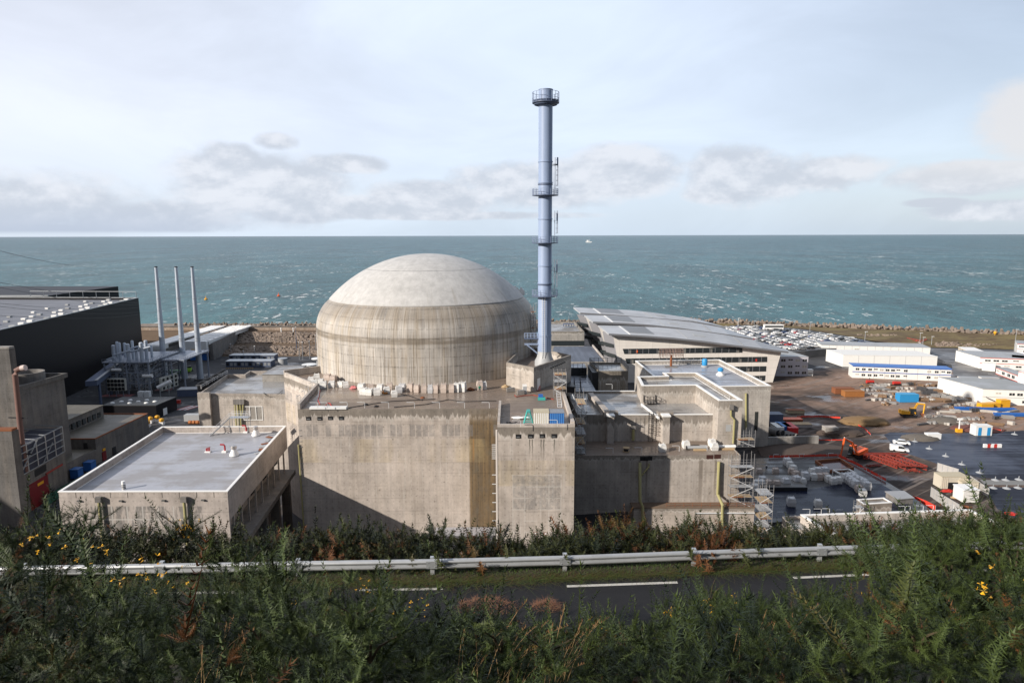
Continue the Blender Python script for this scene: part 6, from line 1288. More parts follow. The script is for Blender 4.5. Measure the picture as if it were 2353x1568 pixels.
# ================================================================= site cabins and warehouses
def block(name, lab, cat, A_, B_, h, depth, wallm, roofm, rows=(), win=(1.5, 1.1), bands=(), grp=None, skew=0.0, over=.12, frame=True, divs=0, z0=0):
    A_ = G(*A_, z0); B_ = G(*B_, z0); d_ = (B_ - A_); d_.z = 0; L = d_.length; d_.normalize(); nn = Vector((-d_.y, d_.x, 0)) * depth + d_ * skew
    o = thing(name, lab, cat, A_, grp); P = [A_, B_, B_ + nn, A_ + nn]; MB().prism(xy(*P), z0, z0 + h, top=False).build('wall', wallm, o)
    ov = [A_ - d_ * over - nn.normalized() * over, B_ + d_ * over - nn.normalized() * over, B_ + nn + d_ * over, A_ + nn - d_ * over]
    MB().prism(xy(*ov), z0 + h, z0 + h + .18, bottom=True).build('roof', roofm, o); fn = nn.normalized() * -1
    def fbox(f, w_, za, zb, t0, t1, mat_, nm, par):
        c_ = A_ + d_ * (f * L); a_ = c_ - d_ * w_ / 2; e_ = c_ + d_ * w_ / 2
        q = [a_ + fn * t1, e_ + fn * t1, e_ + fn * t0, a_ + fn * t0]; return MB().hexa([(k.x, k.y, z0 + za) for k in q], [(k.x, k.y, z0 + zb) for k in q]).build(nm, mat_, par)
    for za, zb, m_ in bands: fbox(.5, L + .1, za, zb, .004, .10, m_, 'band', o)
    for i in range(1, divs): fbox(i / divs, .12, .1, h - .1, .003, .05, TARP, 'joint', o)
    for r_, (zc, fr) in enumerate(rows):
        for i, f in enumerate(fr):
            hh = win[1] * (1 if (i * 7 + r_ * 3) % 4 else .55); w_o = fbox(f, win[0], zc + win[1] / 2 - hh, zc + win[1] / 2, .004, .06, GLASSD if (i + r_) % 5 else paint('pale_blind', (.42, .40, .36), .7), 'window', o)
            if frame: fbox(f, .09, zc + win[1] / 2 - hh, zc + win[1] / 2, .061, .09, WTRIM, 'frame', w_o)
    return o, A_, B_, nn
MODG = paint('pale_grey_module', (.50, .49, .54), .5); MODW = paint('cream_white_panel', (.74, .73, .70), .5); RFG = wetroof('module_roof_grey', (.36, .37, .38), .4, (.28, .29, .29), scale=.08); RTRIM = paint('red_trim', (.50, .06, .05), .5); BTRIM = paint('blue_trim', (.04, .10, .36), .5); BROOF = paint('blue_sheet_roof', (.05, .16, .47), .4)
f5 = [.07, .28, .49, .70, .90]
block('grey_cabin_block', 'three-storey grey stacked site cabins beside the office building', 'site cabins', (1775, 863.5), (1854, 863.5), 9.2, 26, MODG, RFG, [(1.6, f5[1:]), (4.6, f5), (7.6, f5)], (2.0, 1.2), [(3.0, 3.12, TARP), (6.0, 6.12, TARP)], skew=-5)
block('white_container', 'white container with a dark open end beside the grey cabins', 'container', (1854.5, 863), (1867, 863), 2.8, 2.5, MODW, MODW, [(1.0, [.5])], (2.0, 1.4), frame=False)
block('long_warehouse', 'long white warehouse with a grey roof below the car park', 'warehouse', (1886, 815), (2135, 822), 5.6, 14, MODW, RFG, [(3.6, [.33])], (2.2, 1.0), divs=14)
block('white_warehouse', 'plain white warehouse with big blank wall panels behind the blue roof', 'warehouse', (1935, 842), (2151, 846), 6.0, 16, MODW, MODW, divs=6, skew=-3)
fr = [.05, .115, .18, .24, .30, .36, .415, .47, .545, .78, .855, .92, .975]
block('blue_roof_cabins', 'two-storey white cabin row with a bright blue roof and blue stripe', 'site cabins', (1957, 867), (2183, 876), 5.7, 7, MODW, BROOF, [(1.5, fr[:9] + fr[9:12]), (4.2, fr)], (1.5, 1.0), [(2.75, 3.1, BTRIM), (5.35, 5.68, BTRIM)], divs=9, over=.25)
block('red_trim_cabins', 'long two-storey white cabins with red edging at the right', 'site cabins', (2249, 846), (2400, 852), 5.6, 20, MODW, RFG, [(1.5, [.42, .6]), (4.2, [.12, .25, .38, .55])], (2.4, .8), [(2.7, 2.95, RTRIM), (5.3, 5.6, RTRIM)], skew=-4)
block('red_trim_cabins', 'red-edged white cabins farthest right by the lamp mast', 'site cabins', (2335, 812), (2420, 818), 5.6, 14, MODW, RFG, [(1.5, [.1, .2, .3]), (4.2, [.08, .16, .24, .32])], (1.2, .8), [(2.7, 2.9, RTRIM), (5.3, 5.6, RTRIM)])
block('long_shed', 'narrow cream shed with a row of dark bays beside the works road', 'shed', (2200, 808), (2232, 822), 2.8, 8, paint('beige_panel', (.52, .46, .38), .6), WTRIM, [(1.3, [.2, .35, .5, .65, .8, .93])], (2.4, 1.8), frame=False)
block('red_frame_cabins', 'low row of cabins with red frames on the kerb of the works road', 'site cabins', (2287, 858), (2337, 877), 3.0, 5, MODW, RFG, [(1.5, [.1, .35, .6, .8])], (2.2, 1.4), [(2.7, 2.98, RTRIM), (0, .25, RTRIM)], divs=4)
block('white_hall', 'tall plain white hall end with a red edge at the right border', 'warehouse', (2337, 880), (2400, 890), 5.4, 9, MODW, MODW, bands=[(5.1, 5.35, RTRIM)])
block('beige_cabins', 'beige two-storey cabins behind the red-framed row', 'site cabins', (2322, 846), (2400, 853), 5.6, 8, paint('beige_panel', (.52, .46, .38), .6), RFG, [(4.2, [.1, .25, .4, .6])], (1.4, .9))
block('white_store', 'small white store building with pipes in front of the red-edged cabins', 'store', (2255, 850), (2285, 853), 3.4, 4, MODW, MODW)
block('red_edge_container', 'white container with a red top edge by the blue-roofed cabins', 'container', (2203, 882), (2247, 884), 3.0, 3, MODW, RFG, bands=[(2.7, 2.95, RTRIM)])
block('grey_container', 'long pale container with a grey frame next to the red-edged one', 'container', (2254, 880), (2294, 881), 2.6, 3, MODW, TARP, bands=[(0, .2, TARP), (2.35, 2.6, TARP)])
block('grey_roof_cabins', 'big two-storey white cabin block with a grey roof and outside stair', 'site cabins', (2254.5, 927), (2420, 934), 5.9, 22, MODW, RFG, [(4.3, [.22, .41, .52, .67, .8]), (1.4, [.6, .75])], (1.9, 1.0), [(2.9, 3.05, TARP)], skew=-8)
block('lean_to', 'low white lean-to against the left end of the grey-roofed cabins', 'site cabins', (2206, 912), (2253.5, 926), 2.7, 4, MODW, MODW)
mb = MB(); q = G(2256, 928, 0)
mb.tube([q + Vector((.8, -.6, 3)), q + Vector((6.5, -1.2, .4))], .14, 5); rail_ = mb.build('stair_rail', BLACK); tag(rail_, 'dark outside stair on the front of the grey-roofed cabins', 'stair')
# ================================================================= foreground right: white-edged roof, black roof slab with big bags
ZW = 12.0
R4 = ccw(xy(G(1839, 1182, ZW), G(2226, 1170, ZW), G(2330, 1218, ZW), G(1905, 1226, ZW)))
o = thing('white_edged_roof', 'low building with broad white parapet edges behind the bushes at the right', 'building', (R4[0][0], R4[0][1], 0)); flat_roof(o, R4, 0, ZW, C_PALE, ROOFW, par=1.3, t=.5, coping=WTRIM, cop_h=.14)
R5 = ccw(xy(G(1797, 1184, 11), G(1838, 1183, 11), G(1880, 1215, 11), G(1822, 1216, 11))); o = thing('small_roof_box', 'small pale concrete roof box left of the white-edged roof', 'building', (R5[0][0], R5[0][1], 0)); flat_roof(o, R5, 0, 11, C_PALE, ROOFW, par=.6, t=.35)
for i, u in enumerate((1860, 1886, 1905, 1975, 2078, 2090, 2120, 2143, 2190)): f_ = (u - 1839) / 387; goose(G(u, 1182 - 12 * f_, ZW + .1), 'white handrail post on the white-edged roof, ' + ORD[i] + ' from the left', 0, 1.3)
ZP = 3.0
PV = [(1725, 1052), (1925, 1049), (1965, 1068), (2035, 1105), (2110, 1150), (2140, 1172), (1760, 1200), (1720, 1205)]
PW = ccw(xy(*[G(u, v, ZP) for u, v in PV])); slab = thing('roof_slab', 'wide wet black roof slab crowded with big bags at the right', 'roof slab', (PW[0][0], PW[0][1], 0))
MB().prism(PW, -.5, ZP).build('slab', wetroof('wet_grey_slab', (.085, .085, .088), .9, (.05, .048, .047), scale=.09, rmax=.55, spec=.25), slab)
MV = [(1745, 1128), (1870, 1122), (1950, 1106), (2025, 1112), (2075, 1140), (2095, 1168), (1770, 1190), (1738, 1190)]
MB().poly([(q.x, q.y, ZP + .008) for q in [G(u, v, ZP) for u, v in MV]]).build('membrane', wetroof('black_membrane', (.012, .016, .036), .8, (.009, .011, .022), scale=.06, spec=.13, rmax=.5), slab)
q0, q1 = G(1755, 1127, ZP), G(1849, 1122, ZP); MB().box(q0.x, q1.x, q0.y, q0.y + .5, ZP, ZP + .9).build('upstand', BLACK, slab); MB().box(q0.x, q1.x, q0.y + .5, q0.y + 9, ZP, ZP + .85).build('raised_part', wetroof('raised_grey', (.13, .128, .125), .7), slab)
bo = thing('red_pit', 'shallow walled pit with a reddish floor at the back of the black slab', 'pit', G(1925, 1070, ZP)); P4 = ccw(xy(G(1872, 1056, ZP + .8), G(1930, 1051, ZP + .8), G(1962, 1072, ZP + .8), G(1903, 1080, ZP + .8)))
MB().ring(P4, .4, ZP, ZP + .8).build('kerb', RUST, bo); MB().poly([(a, b_, ZP + .2) for a, b_ in inset(P4, .3)]).build('floor', paint('red_brown_water', (.09, .04, .035), .15), bo)
o = thing('pale_frame', 'pale rectangular handrail frame round an opening on the black slab', 'railing', G(1940, 1085, ZP)); P4 = [G(1913, 1079, ZP + 1.6), G(1949, 1077, ZP + 1.6), G(1967, 1087, ZP + 1.6), G(1931, 1088, ZP + 1.6)]; mb = MB()
for i in range(4): mb.bar(P4[i], P4[(i + 1) % 4], .3); mb.bar((P4[i].x, P4[i].y, ZP), P4[i], .15)
mb.build('rail', WTRIM, o)
zt = 7.0; P4 = ccw(xy(G(1984, 1158, zt), G(2049, 1154, zt), G(2030, 1143, zt), G(1968, 1147, zt))); o = thing('plant_room', 'stained concrete plant room with a grey roof in front of the black slab', 'building', (P4[0][0], P4[0][1], 0)); flat_roof(o, P4, 0, zt, concrete('plant_room_concrete', (.30, .255, .22), zt, drip=2, dark=.5), ROOFW, par=.3, t=.3, coping=WTRIM)
scaffold('scaffold_tower', 'white tube scaffold at the left side of the plant room', D(1966, 1170, P4[0][1] - 1.5).x, D(1981, 1170, P4[0][1] - 1.5).x, min(a[1] for a in P4) - 2, min(a[1] for a in P4) - .4, 1, zt + .5, 2, 1.5)
zt = 4.5; P4 = ccw(xy(G(2062, 1145, zt), G(2098, 1142, zt), G(2076, 1127, zt), G(2035, 1128, zt))); o = thing('sunken_box', 'low dark box with a grey lid near the red net fence', 'box', (P4[0][0], P4[0][1], 0)); MB().prism(P4, 0, zt - .2).build('body', C_OLD, o); MB().prism(inset(P4, -.2), zt - .2, zt).build('lid', ROOFW, o)
# red net fences
NET = paint('red_net', (.62, .05, .03), .6, var=.3)
def net(lab, pts, z, h=1.0):
    P = [G(u, v, z) for u, v in pts]; o = thing('net_fence', lab, 'fence', P[0], 'red net fences'); mb = MB()
    for a_, c_ in zip(P, P[1:]):
        n_ = max(1, int((c_ - a_).length / 1.6))
        for i in range(n_):
            q, r_ = a_.lerp(c_, i / n_), a_.lerp(c_, (i + 1) / n_); s0, s1 = random.uniform(-.12, .05), random.uniform(-.12, .05); mb.hexa([(q.x, q.y - .02, z + .15), (r_.x, r_.y - .02, z + .15), (r_.x, r_.y + .02, z + .15), (q.x, q.y + .02, z + .15)], [(q.x, q.y - .02, z + h + s0), (r_.x, r_.y - .02, z + h + s1), (r_.x, r_.y + .02, z + h + s1), (q.x, q.y + .02, z + h + s0)])
    mb.build('net', NET, o); mb = MB()
    for a_, c_ in zip(P, P[1:]):
        n_ = max(1, int((c_ - a_).length / 3.2))
        for i in range(n_ + 1): q = a_.lerp(c_, i / n_); MB().bar(q, q + Vector((0, 0, h + .1)), .08).build('post', GALV, o)
    return o
net('red net fence along the back edge of the black slab', ((1766, 1052), (1924, 1048)), ZP, .8); net('red net fence running down the right edge of the black slab', ((1925, 1049), (1966, 1068), (2035, 1106)), ZP, .9)
net('wavy red net fence behind the white-edged roof', ((2000, 1090), (2035, 1117), (2066, 1140)), 1.5, 1.2); net('drooping red net fence nearest the white-edged roof', ((2040, 1150), (2068, 1166), (2095, 1152), (2120, 1160), (2148, 1175)), 1.0, 1.6)
net('thin red net fence in the dirt left of the square block', ((1830, 960), (1880, 958), (1930, 962)), 0, .8); net('thin red net fence in front of the square block', ((1860, 1012), (1935, 1012)), 0, .5); net('thin red net fence curving by the dirt mound', ((1955, 970), (1985, 985), (2000, 1000)), 0, .6); net('red net fence by the reddish gravel right of the excavator', ((2250, 985), (2300, 990)), 0, .6)
for i, (u, v) in enumerate(((1776, 1052), (1836, 1051), (1902, 1049), (1958, 1064), (1990, 1083), (2025, 1104))): goose(G(u, v, ZP), 'white handrail post along the black slab edge, ' + ORD[i] + ' from the scaffold', PI if i < 3 else 0, 1.7)
for i, (u, v) in enumerate(((1784, 1186), (1853, 1186), (1869, 1186), (1920, 1181))): goose(G(u, v, ZP), 'white handrail post at the near edge of the black slab, ' + ORD[i] + ' from the stair tower', PI, 1.5)
# ================================================================= big bags and cases
def bag_mesh(name, mat_, open_=False):
    mb = MB(); mb.hexa([(-.5, -.5, 0), (.5, -.5, 0), (.5, .5, 0), (-.5, .5, 0)], [(-.58, -.56, .55), (.57, -.58, .55), (.56, .57, .55), (-.57, .58, .55)]); mb.f.pop(1 + len(mb.f) - 6) if False else None
    o_ = len(mb.v); mb.hexa([(-.58, -.56, .552), (.57, -.58, .552), (.56, .57, .552), (-.57, .58, .552)], [(-.47, -.5, 1.05), (.5, -.46, 1.02), (.46, .48, 1.06), (-.5, .47, 1.0)])
    for sx, sy in ((-1, -1), (1, -1), (1, 1), (-1, 1)): mb.tube([(sx * .45, sy * .45, 1.0), (sx * .36, sy * .4, 1.22), (sx * .25, sy * .45, 1.02)], .035, 4)
    return mb.build(name, mat_)
BP = {}
for k_, m_ in (('white', BAGW), ('beige', BAGB), ('grey', paint('grey_bag_fabric', (.56, .56, .57), .6, var=.2, vscale=2))):
    for g_ in ('roof', 'slab') + (('deck',) if k_ == 'white' else ()):
        o = bag_mesh('big_bag', m_); tag(o, 'bag', 'big bag', {'roof': 'big bags along the foot of the dome', 'slab': 'big bags on the black roof slab', 'deck': 'big bags on the annex terrace'}[g_]); BP[k_, g_] = Proto(o)
random.seed(5)
roofb = [(*(403.2 + x * .2143, 638.4 + y * .2143), k) for x, y, k in ((1455, 1125, 'white'), (1515, 1092, 'white'), (1490, 1160, 'white'), (1560, 1138, 'white'), (1585, 1178, 'white'), (1630, 1095, 'beige'), (1690, 1105, 'beige'), (1675, 1170, 'white'), (1770, 1165, 'white'), (1825, 1172, 'white'))]
roofb2 = [(*(672 + x * .2143, 840 + y * .2143), k) for x, y, k in ((740, 255, 'white'), (762, 305, 'white'), (825, 312, 'white'), (838, 258, 'beige'), (940, 258, 'white'), (905, 312, 'white'), (1010, 290, 'white'), (1038, 248, 'beige'), (1090, 330, 'white'), (1140, 285, 'grey'), (1175, 262, 'grey'))]
roofb3 = [(*(672 + x * .2143, 840 + y * .2143), k) for x, y, k in ((1265, 272, 'beige'), (1335, 282, 'beige'), (1410, 286, 'beige'), (1475, 288, 'grey'), (1535, 286, 'beige'), (1620, 284, 'beige'), (1705, 282, 'beige'), (1762, 276, 'white'), (1825, 272, 'white'), (2005, 255, 'beige'), (2052, 250, 'grey'))]
for nm, L_ in (('in the left roof heap', roofb), ('in the middle heap before the dome', roofb2), ('in the neat row before the dome', roofb3)):
    for i, (u, v, k) in enumerate(L_):
        q = G(u, v, ZR + .0); rr = Vector((q.x - DC[0], q.y - DC[1], 0))
        if rr.length < 29.1: rr = rr.normalized() * 29.1; q = Vector((DC[0] + rr.x, DC[1] + rr.y, q.z))
        s_ = 1.25 + random.uniform(-.1, .12); BP[k, 'roof'].put(q, random.uniform(-.25, .25), '%s big bag %s, %s from the left' % (k, nm, ORD[i]), (s_ * (.95 if nm[7] != 'n' else .85), s_, s_ * (1.0 if 'heap' in nm else 1.35)))
slabb = [(520, 860, 'white'), (560, 905, 'white'), (155, 945, 'beige'), (350, 940, 'beige'), (192, 1055, 'grey'), (265, 1085, 'beige'), (362, 1090, 'beige'), (465, 1075, 'grey'), (600, 1050, 'grey'), (666, 1060, 'white'), (800, 1005, 'white'), (870, 1005, 'beige'), (945, 1000, 'beige'), (790, 945, 'white'), (850, 945, 'grey'), (930, 940, 'grey'), (980, 1030, 'white'), (1035, 1055, 'white'), (1095, 1045, 'white'), (1180, 1020, 'grey'), (1225, 1045, 'grey'), (1265, 1075, 'grey'), (1300, 1100, 'grey'), (1250, 1010, 'grey'), (1295, 1035, 'grey'), (1345, 1060, 'grey'), (1395, 1085, 'grey'), (1430, 1120, 'grey'), (1340, 1150, 'beige'), (1385, 1195, 'white'), (535, 1312, 'grey'), (855, 1325, 'white'), (105, 1135, 'white'), (180, 1085, 'white'), (130, 1085, 'white'), (540, 945, 'beige'), (590, 975, 'beige'), (490, 830, 'grey'), (700, 1000, 'grey')]
def zone(x): return 'standing alone on the black membrane' if x in (535, 855) else 'by the slab scaffold' if x < 300 else 'left of the red pit' if x < 720 else 'in the middle slab rows' if x < 1110 else 'in the tight right block'
for i, (x, y, k) in enumerate(slabb):
    q = G(1713.6 + x * .19288, 907.2 + y * .19288, ZP); s_ = 1.45 if k != 'grey' else 1.7
    where = zone(x)
    BP[k, 'slab'].put(q, random.uniform(-.2, .2), '%s big bag %s, %s from the left' % (k, where, ORD[sum(1 for x2, y2, k2 in slabb if k2 == k and zone(x2) == where and x2 < x)]), (s_, s_, s_ * 1.1))
for i, (u, v, k) in enumerate(((1521, 1036, 'white'), (1575, 1028, 'white'), (1635, 1024, 'white'), (1640, 1033, 'white'))): BP[k, 'deck'].put(G(u, v, ZA - .28), .1, 'white big bag on the annex terrace, ' + ORD[i] + ' from the tower', (1.2, 1.2, 1.35))
for u, v, w_, lab in ((1600, 1032, 4.2, 'white wrapped ducts lying on the annex terrace'), (1664, 1030, 4.5, 'long white sheet roll on the terrace by the yellow pipe')):
    q = G(u, v, ZA - .28); o = thing('wrapped_duct', lab, 'duct', q, 'wrapped ducts on the annex terrace'); MB().tube([q + Vector((-w_ / 2, 0, .4)), q + Vector((w_ / 2, .2, .4))], .34, 10).build('duct', WHITE if u > 1650 else TARP, o); MB().tube([q + Vector((-w_ / 2 - .02, 0, .4)), q + Vector((-w_ / 2 + .1, 0, .4))], .4, 10).build('flange', BLACK, o); MB().cbox(q + Vector((.5, -.6, 0)), w_ * .6, .5, .3).build('timber', WOOD, o)
q = G(1577, 1035, ZA - .28); o = thing('cable_drum', 'wooden cable drum lying by the white bags on the terrace', 'drum', G(1438, 1036, ZA - .28)); q = o.location; MB().lathe(q, [(.7, .0), (.7, .1), (.35, .1), (.35, .7), (.7, .7), (.7, .8), (.05, .8)], 16).build('drum', WOOD, o); MB().lathe(q, [(.5, .12), (.5, .68)], 16).build('cable', BLACK, o)
# other things on the main roof
def container(lab, uv0, uv1, y, h, dep, m_, cat='container', name='shipping_container', z=ZR, rib=None, roof=None):
    a_, b_ = D(*uv0, y), D(*uv1, y); o = thing(name, lab, cat, (a_.x, y, z)); MB().box(a_.x, b_.x, y, y + dep, z, z + h).build('body', m_, o); MB().box(a_.x - .03, b_.x + .03, y - .05, y + dep + .03, z + h, z + h + .08).build('roof', roof or m_, o)
    n_ = int((b_.x - a_.x) / .3)
    for i in range(n_): xx = a_.x + (b_.x - a_.x) * (i + .25) / n_; MB().box(xx, xx + .15, y - .05, y - .004, z + .1, z + h - .05).build('rib', rib or m_, o)
    return o
yc_ = pC.y + 1.6
container('cream shipping container with ribbed white side on the tower roof', (1226, 980), (1261, 980), yc_, 2.2, 2.6, paint('cream_container', (.60, .56, .46), .5), rib=WHITE, roof=paint('dirty_cream', (.48, .42, .30), .6))
container('blue shipping container beside the cream one on the tower roof', (1262.5, 980), (1296, 980), yc_, 2.1, 2.6, BLUEP, rib=paint('light_blue', (.08, .26, .6), .45), roof=paint('dirty_blue_grey', (.22, .24, .27), .5))
q = Vector((D(1214, 978, yc_).x, yc_, ZR)); o = thing('teal_trestle', 'teal steel A-frame trestle standing on the tower roof', 'trestle', q)
for yy in (0, 1.2):
    mb = MB()
    for s_ in (-1, 1): mb.bar(q + Vector((s_ * .85, yy, 0)), q + Vector((s_ * .25, yy, 2.3)), .13)
    for h_ in (.5, 1.2, 1.8): w_ = .85 - .26 * h_; mb.bar(q + Vector((-w_, yy, h_)), q + Vector((w_, yy, h_)), .1)
    mb.build('frame', TEAL, o)
MB().box(q.x - .3, q.x + .3, q.y - .1, q.y + 1.3, ZR + 2.3, ZR + 2.5).build('head', TEAL, o)
q = G(1190, 962, ZR); o = thing('white_sheet', 'crumpled white sheeting left of the teal trestle', 'sheeting', q); MB().blob(q + Vector((0, .3, .1)), 1.3, .5, .3, 9, 4, .25, zmin=0).build('sheet', WHITE, o); MB().blob(q + Vector((1.4, .6, .1)), .8, .4, .25, 8, 4, .25, zmin=0).build('fold', WHITE, o)
q = G(1172, 973, ZR); o = thing('dark_scrap', 'dark heap of steel scrap in the tower roof corner', 'scrap', q); mb = MB()
for i in range(7): mb.bar(q + Vector((random.uniform(-1.2, 1), random.uniform(-.5, .5), .1)), q + Vector((random.uniform(-1, 1.4), random.uniform(-.5, .5), .3)), .12)
mb.build('bars', BLACK, o)
mb = MB(); P = [G(u, v, ZR + .06) for u, v in ((1182, 907), (1186, 911), (1205, 908), (1225, 907), (1245, 911), (1265, 915), (1272, 917))]; mb.tube(P, .09, 5); tag(mb.build('red_hose', paint('brown_red_hose', (.28, .05, .03), .5)), 'reddish hose snaking across the roof in front of the stack base', 'hose')
for k_, (pts, m_, lab) in enumerate(((((735, 895), (733, 910), (730, 918), (735, 928)), REDP, 'red hose along the left parapet'), (((748, 932), (752, 925), (758, 926), (762, 933)), REDP, 'red hose loop by the white roof sheet'), (((800, 936), (870, 925), (900, 921), (960, 918), (1000, 916)), BLACK, 'black cable from the corner towards the middle of the roof'), (((905, 935), (980, 928), (1030, 917), (1060, 922), (1140, 920)), BLACK, 'black cable waving along the front of the roof'), (((920, 904), (945, 910), (970, 919)), BLACK, 'short black cable behind the middle heap'))):
    mb = MB(); mb.tube([G(u, v, ZR + .05) for u, v in pts], .07, 5); tag(mb.build('roof_cable', m_), lab, 'cable', 'cables and hoses on the roof')
for u, v, lab, m_ in ((840, 930, 'tiny black fitting near the front roof edge', BLACK), (970, 914, 'small brown fitting where the roof cables meet', RUST), (864, 934, 'small black reel on the wet roof', BLACK), (1160, 889, 'small wooden stake fitting at the dome foot', WOOD), (1081, 896, 'brown debris heap in the bag row', RUST), (812, 892, 'pink sheeting heap right of the left bag heap', paint('pink_sheet', (.6, .2, .2), .6)), (885, 903, 'orange and brown straps heap in the middle bags', paint('strap_orange', (.5, .2, .04), .6))):
    q = G(u, v, ZR); o = thing('loose_item', lab, 'debris', q, 'loose items on the wet roof'); s_ = .45 if v > 910 else .8; MB().blob(q, s_, s_ * .7, s_ * .8, 7, 4, .3, zmin=0).build('heap', m_, o); MB().cbox(q + Vector((s_ * .6, 0, 0)), s_, .2, .25, .4).build('bit', m_, o)
q = G(1244, 918, ZR); o = thing('site_pump', 'blue and teal pump on the roof by the red hose', 'pump', q); MB().cbox(q, 1.5, .8, .6).build('base', TEAL, o); MB().cbox(q + Vector((-.2, 0, .6)), .9, .7, .55).build('motor', BLUEP, o)
for u, v, s_, lab in ((1173, 899, 1.6, 'brown concrete block at the foot of the stack base, left one'), (1196, 905, 1.3, 'brown concrete block at the foot of the stack base, right one')): q = G(u, v, ZR); o = thing('concrete_block', lab, 'block', q, 'concrete blocks by the stack base'); MB().cbox(q, s_ * 1.1, .9, .8, .2).build('block', C_OLD, o); MB().cbox(q + Vector((0, 0, .8)), s_ * .5, .4, .12, .2).build('lifting_eye', GALV, o)
q = G(1205, 902, ZR); o = thing('white_cabinet', 'white cabinet with red wheels beside the stack base ladder', 'cabinet', q); MB().cbox(q, .9, .8, 1.8).build('body', WHITE, o); MB().cbox(q + Vector((0, -.42, .3)), .7, .05, 1.2).build('door', TARP, o)
q = G(1232, 897, ZR); o = thing('red_steps', 'small red steps at the white door of the stack base', 'steps', q)
for i in range(4): MB().box(q.x - .8, q.x + .8, q.y + i * .3, q.y + i * .3 + .3, ZR + i * .28, ZR + .12 + i * .28).build('step', REDP, o)
mb = MB()
for s_ in (-.8, .8): mb.bar((q.x + s_, q.y, ZR), (q.x + s_, q.y + 1.2, ZR + 1.1), .1)
mb.build('stringer', REDP, o)
mb = MB(); a_ = G(1202, 897, ZR)
for s_ in (-.35, .35): mb.bar((a_.x + s_, a_.y + 2.0, ZR), (a_.x + s_, a_.y + 2.8, ZR + 4.2), .09)
for i in range(11): mb.bar((a_.x - .35, a_.y + 2.0 + i * .07, ZR + .3 + i * .36), (a_.x + .35, a_.y + 2.0 + i * .07, ZR + .3 + i * .36), .06)
tag(mb.build('white_ladder', STEELW), 'white ladder with loose cables leaning on the stack base front', 'ladder')
# ================================================================= people
def person(lab, p, top, legs, rz=0.0, helmet=None):
    o = thing('person', lab, 'person', p); me = bpy.data.meshes.new('body')
    V = [(0, 0, .95), (0, 0, 1.2), (0, 0, 1.42), (0, 0, 1.5), (0, -.02, 1.66), (.1, 0, .9), (.13, -.06, .5), (.13, .02, .06), (.13, -.14, .04), (-.1, 0, .9), (-.12, .06, .5), (-.12, .12, .06), (-.12, -.04, .04), (.2, 0, 1.4), (.28, -.02, 1.12), (.25, -.2, .92), (-.2, 0, 1.4), (-.28, -.02, 1.12), (-.25, -.2, .92)]
    Ed = [(0, 1), (1, 2), (2, 3), (3, 4), (0, 5), (5, 6), (6, 7), (7, 8), (0, 9), (9, 10), (10, 11), (11, 12), (2, 13), (13, 14), (14, 15), (2, 16), (16, 17), (17, 18)]
    me.from_pydata(V, Ed, []); ob = bpy.data.objects.new('body', me); COL.objects.link(ob); ob.parent = o
    md = ob.modifiers.new('skin', 'SKIN'); R_ = [.15, .15, .15, .06, .105, .1, .075, .055, .045, .1, .075, .055, .045, .075, .055, .045, .075, .055, .045]
    for i, r_ in enumerate(R_): me.skin_vertices[0].data[i].radius = (r_, r_ * .85)
    me.skin_vertices[0].data[0].use_root = True; ob.modifiers.new('sub', 'SUBSURF').levels = 1; ob.modifiers['sub'].render_levels = 1
    mt, t, b = new_mat('person_' + lab[:12]); z_ = t.sep(t.n('ShaderNodeTexCoord').outputs['Object'])[2]; c = t.mix(t.math('GREATER_THAN', z_, .95), legs, top); c = t.mix(t.math('GREATER_THAN', z_, 1.5), c, (.45, .28, .2)); t.put(b.inputs['Base Color'], c); b.inputs['Roughness'].default_value = .8; me.materials.append(mt)
    h_ = MB().blob((p[0], p[1] - .02, p[2] + 1.7), .125, .15, .13, 10, 5, zmin=0).build('helmet', helmet or WHITE, o); o.rotation_euler = (0, 0, rz); return o
person('person in a green jacket and dark helmet standing by the dome', tuple(G(1102, 902, ZR)), (.02, .22, .14), (.03, .05, .06), .4, BLACK)
person('person in dark clothes walking past the blue-striped cabins', tuple(G(1997, 874, 0)), (.03, .03, .035), (.03, .03, .035), 1.2)
person('person in dark clothes with white helmet among the bags on the slab', tuple(G(1760, 1082, ZP)), (.05, .05, .06), (.04, .04, .05), 0)
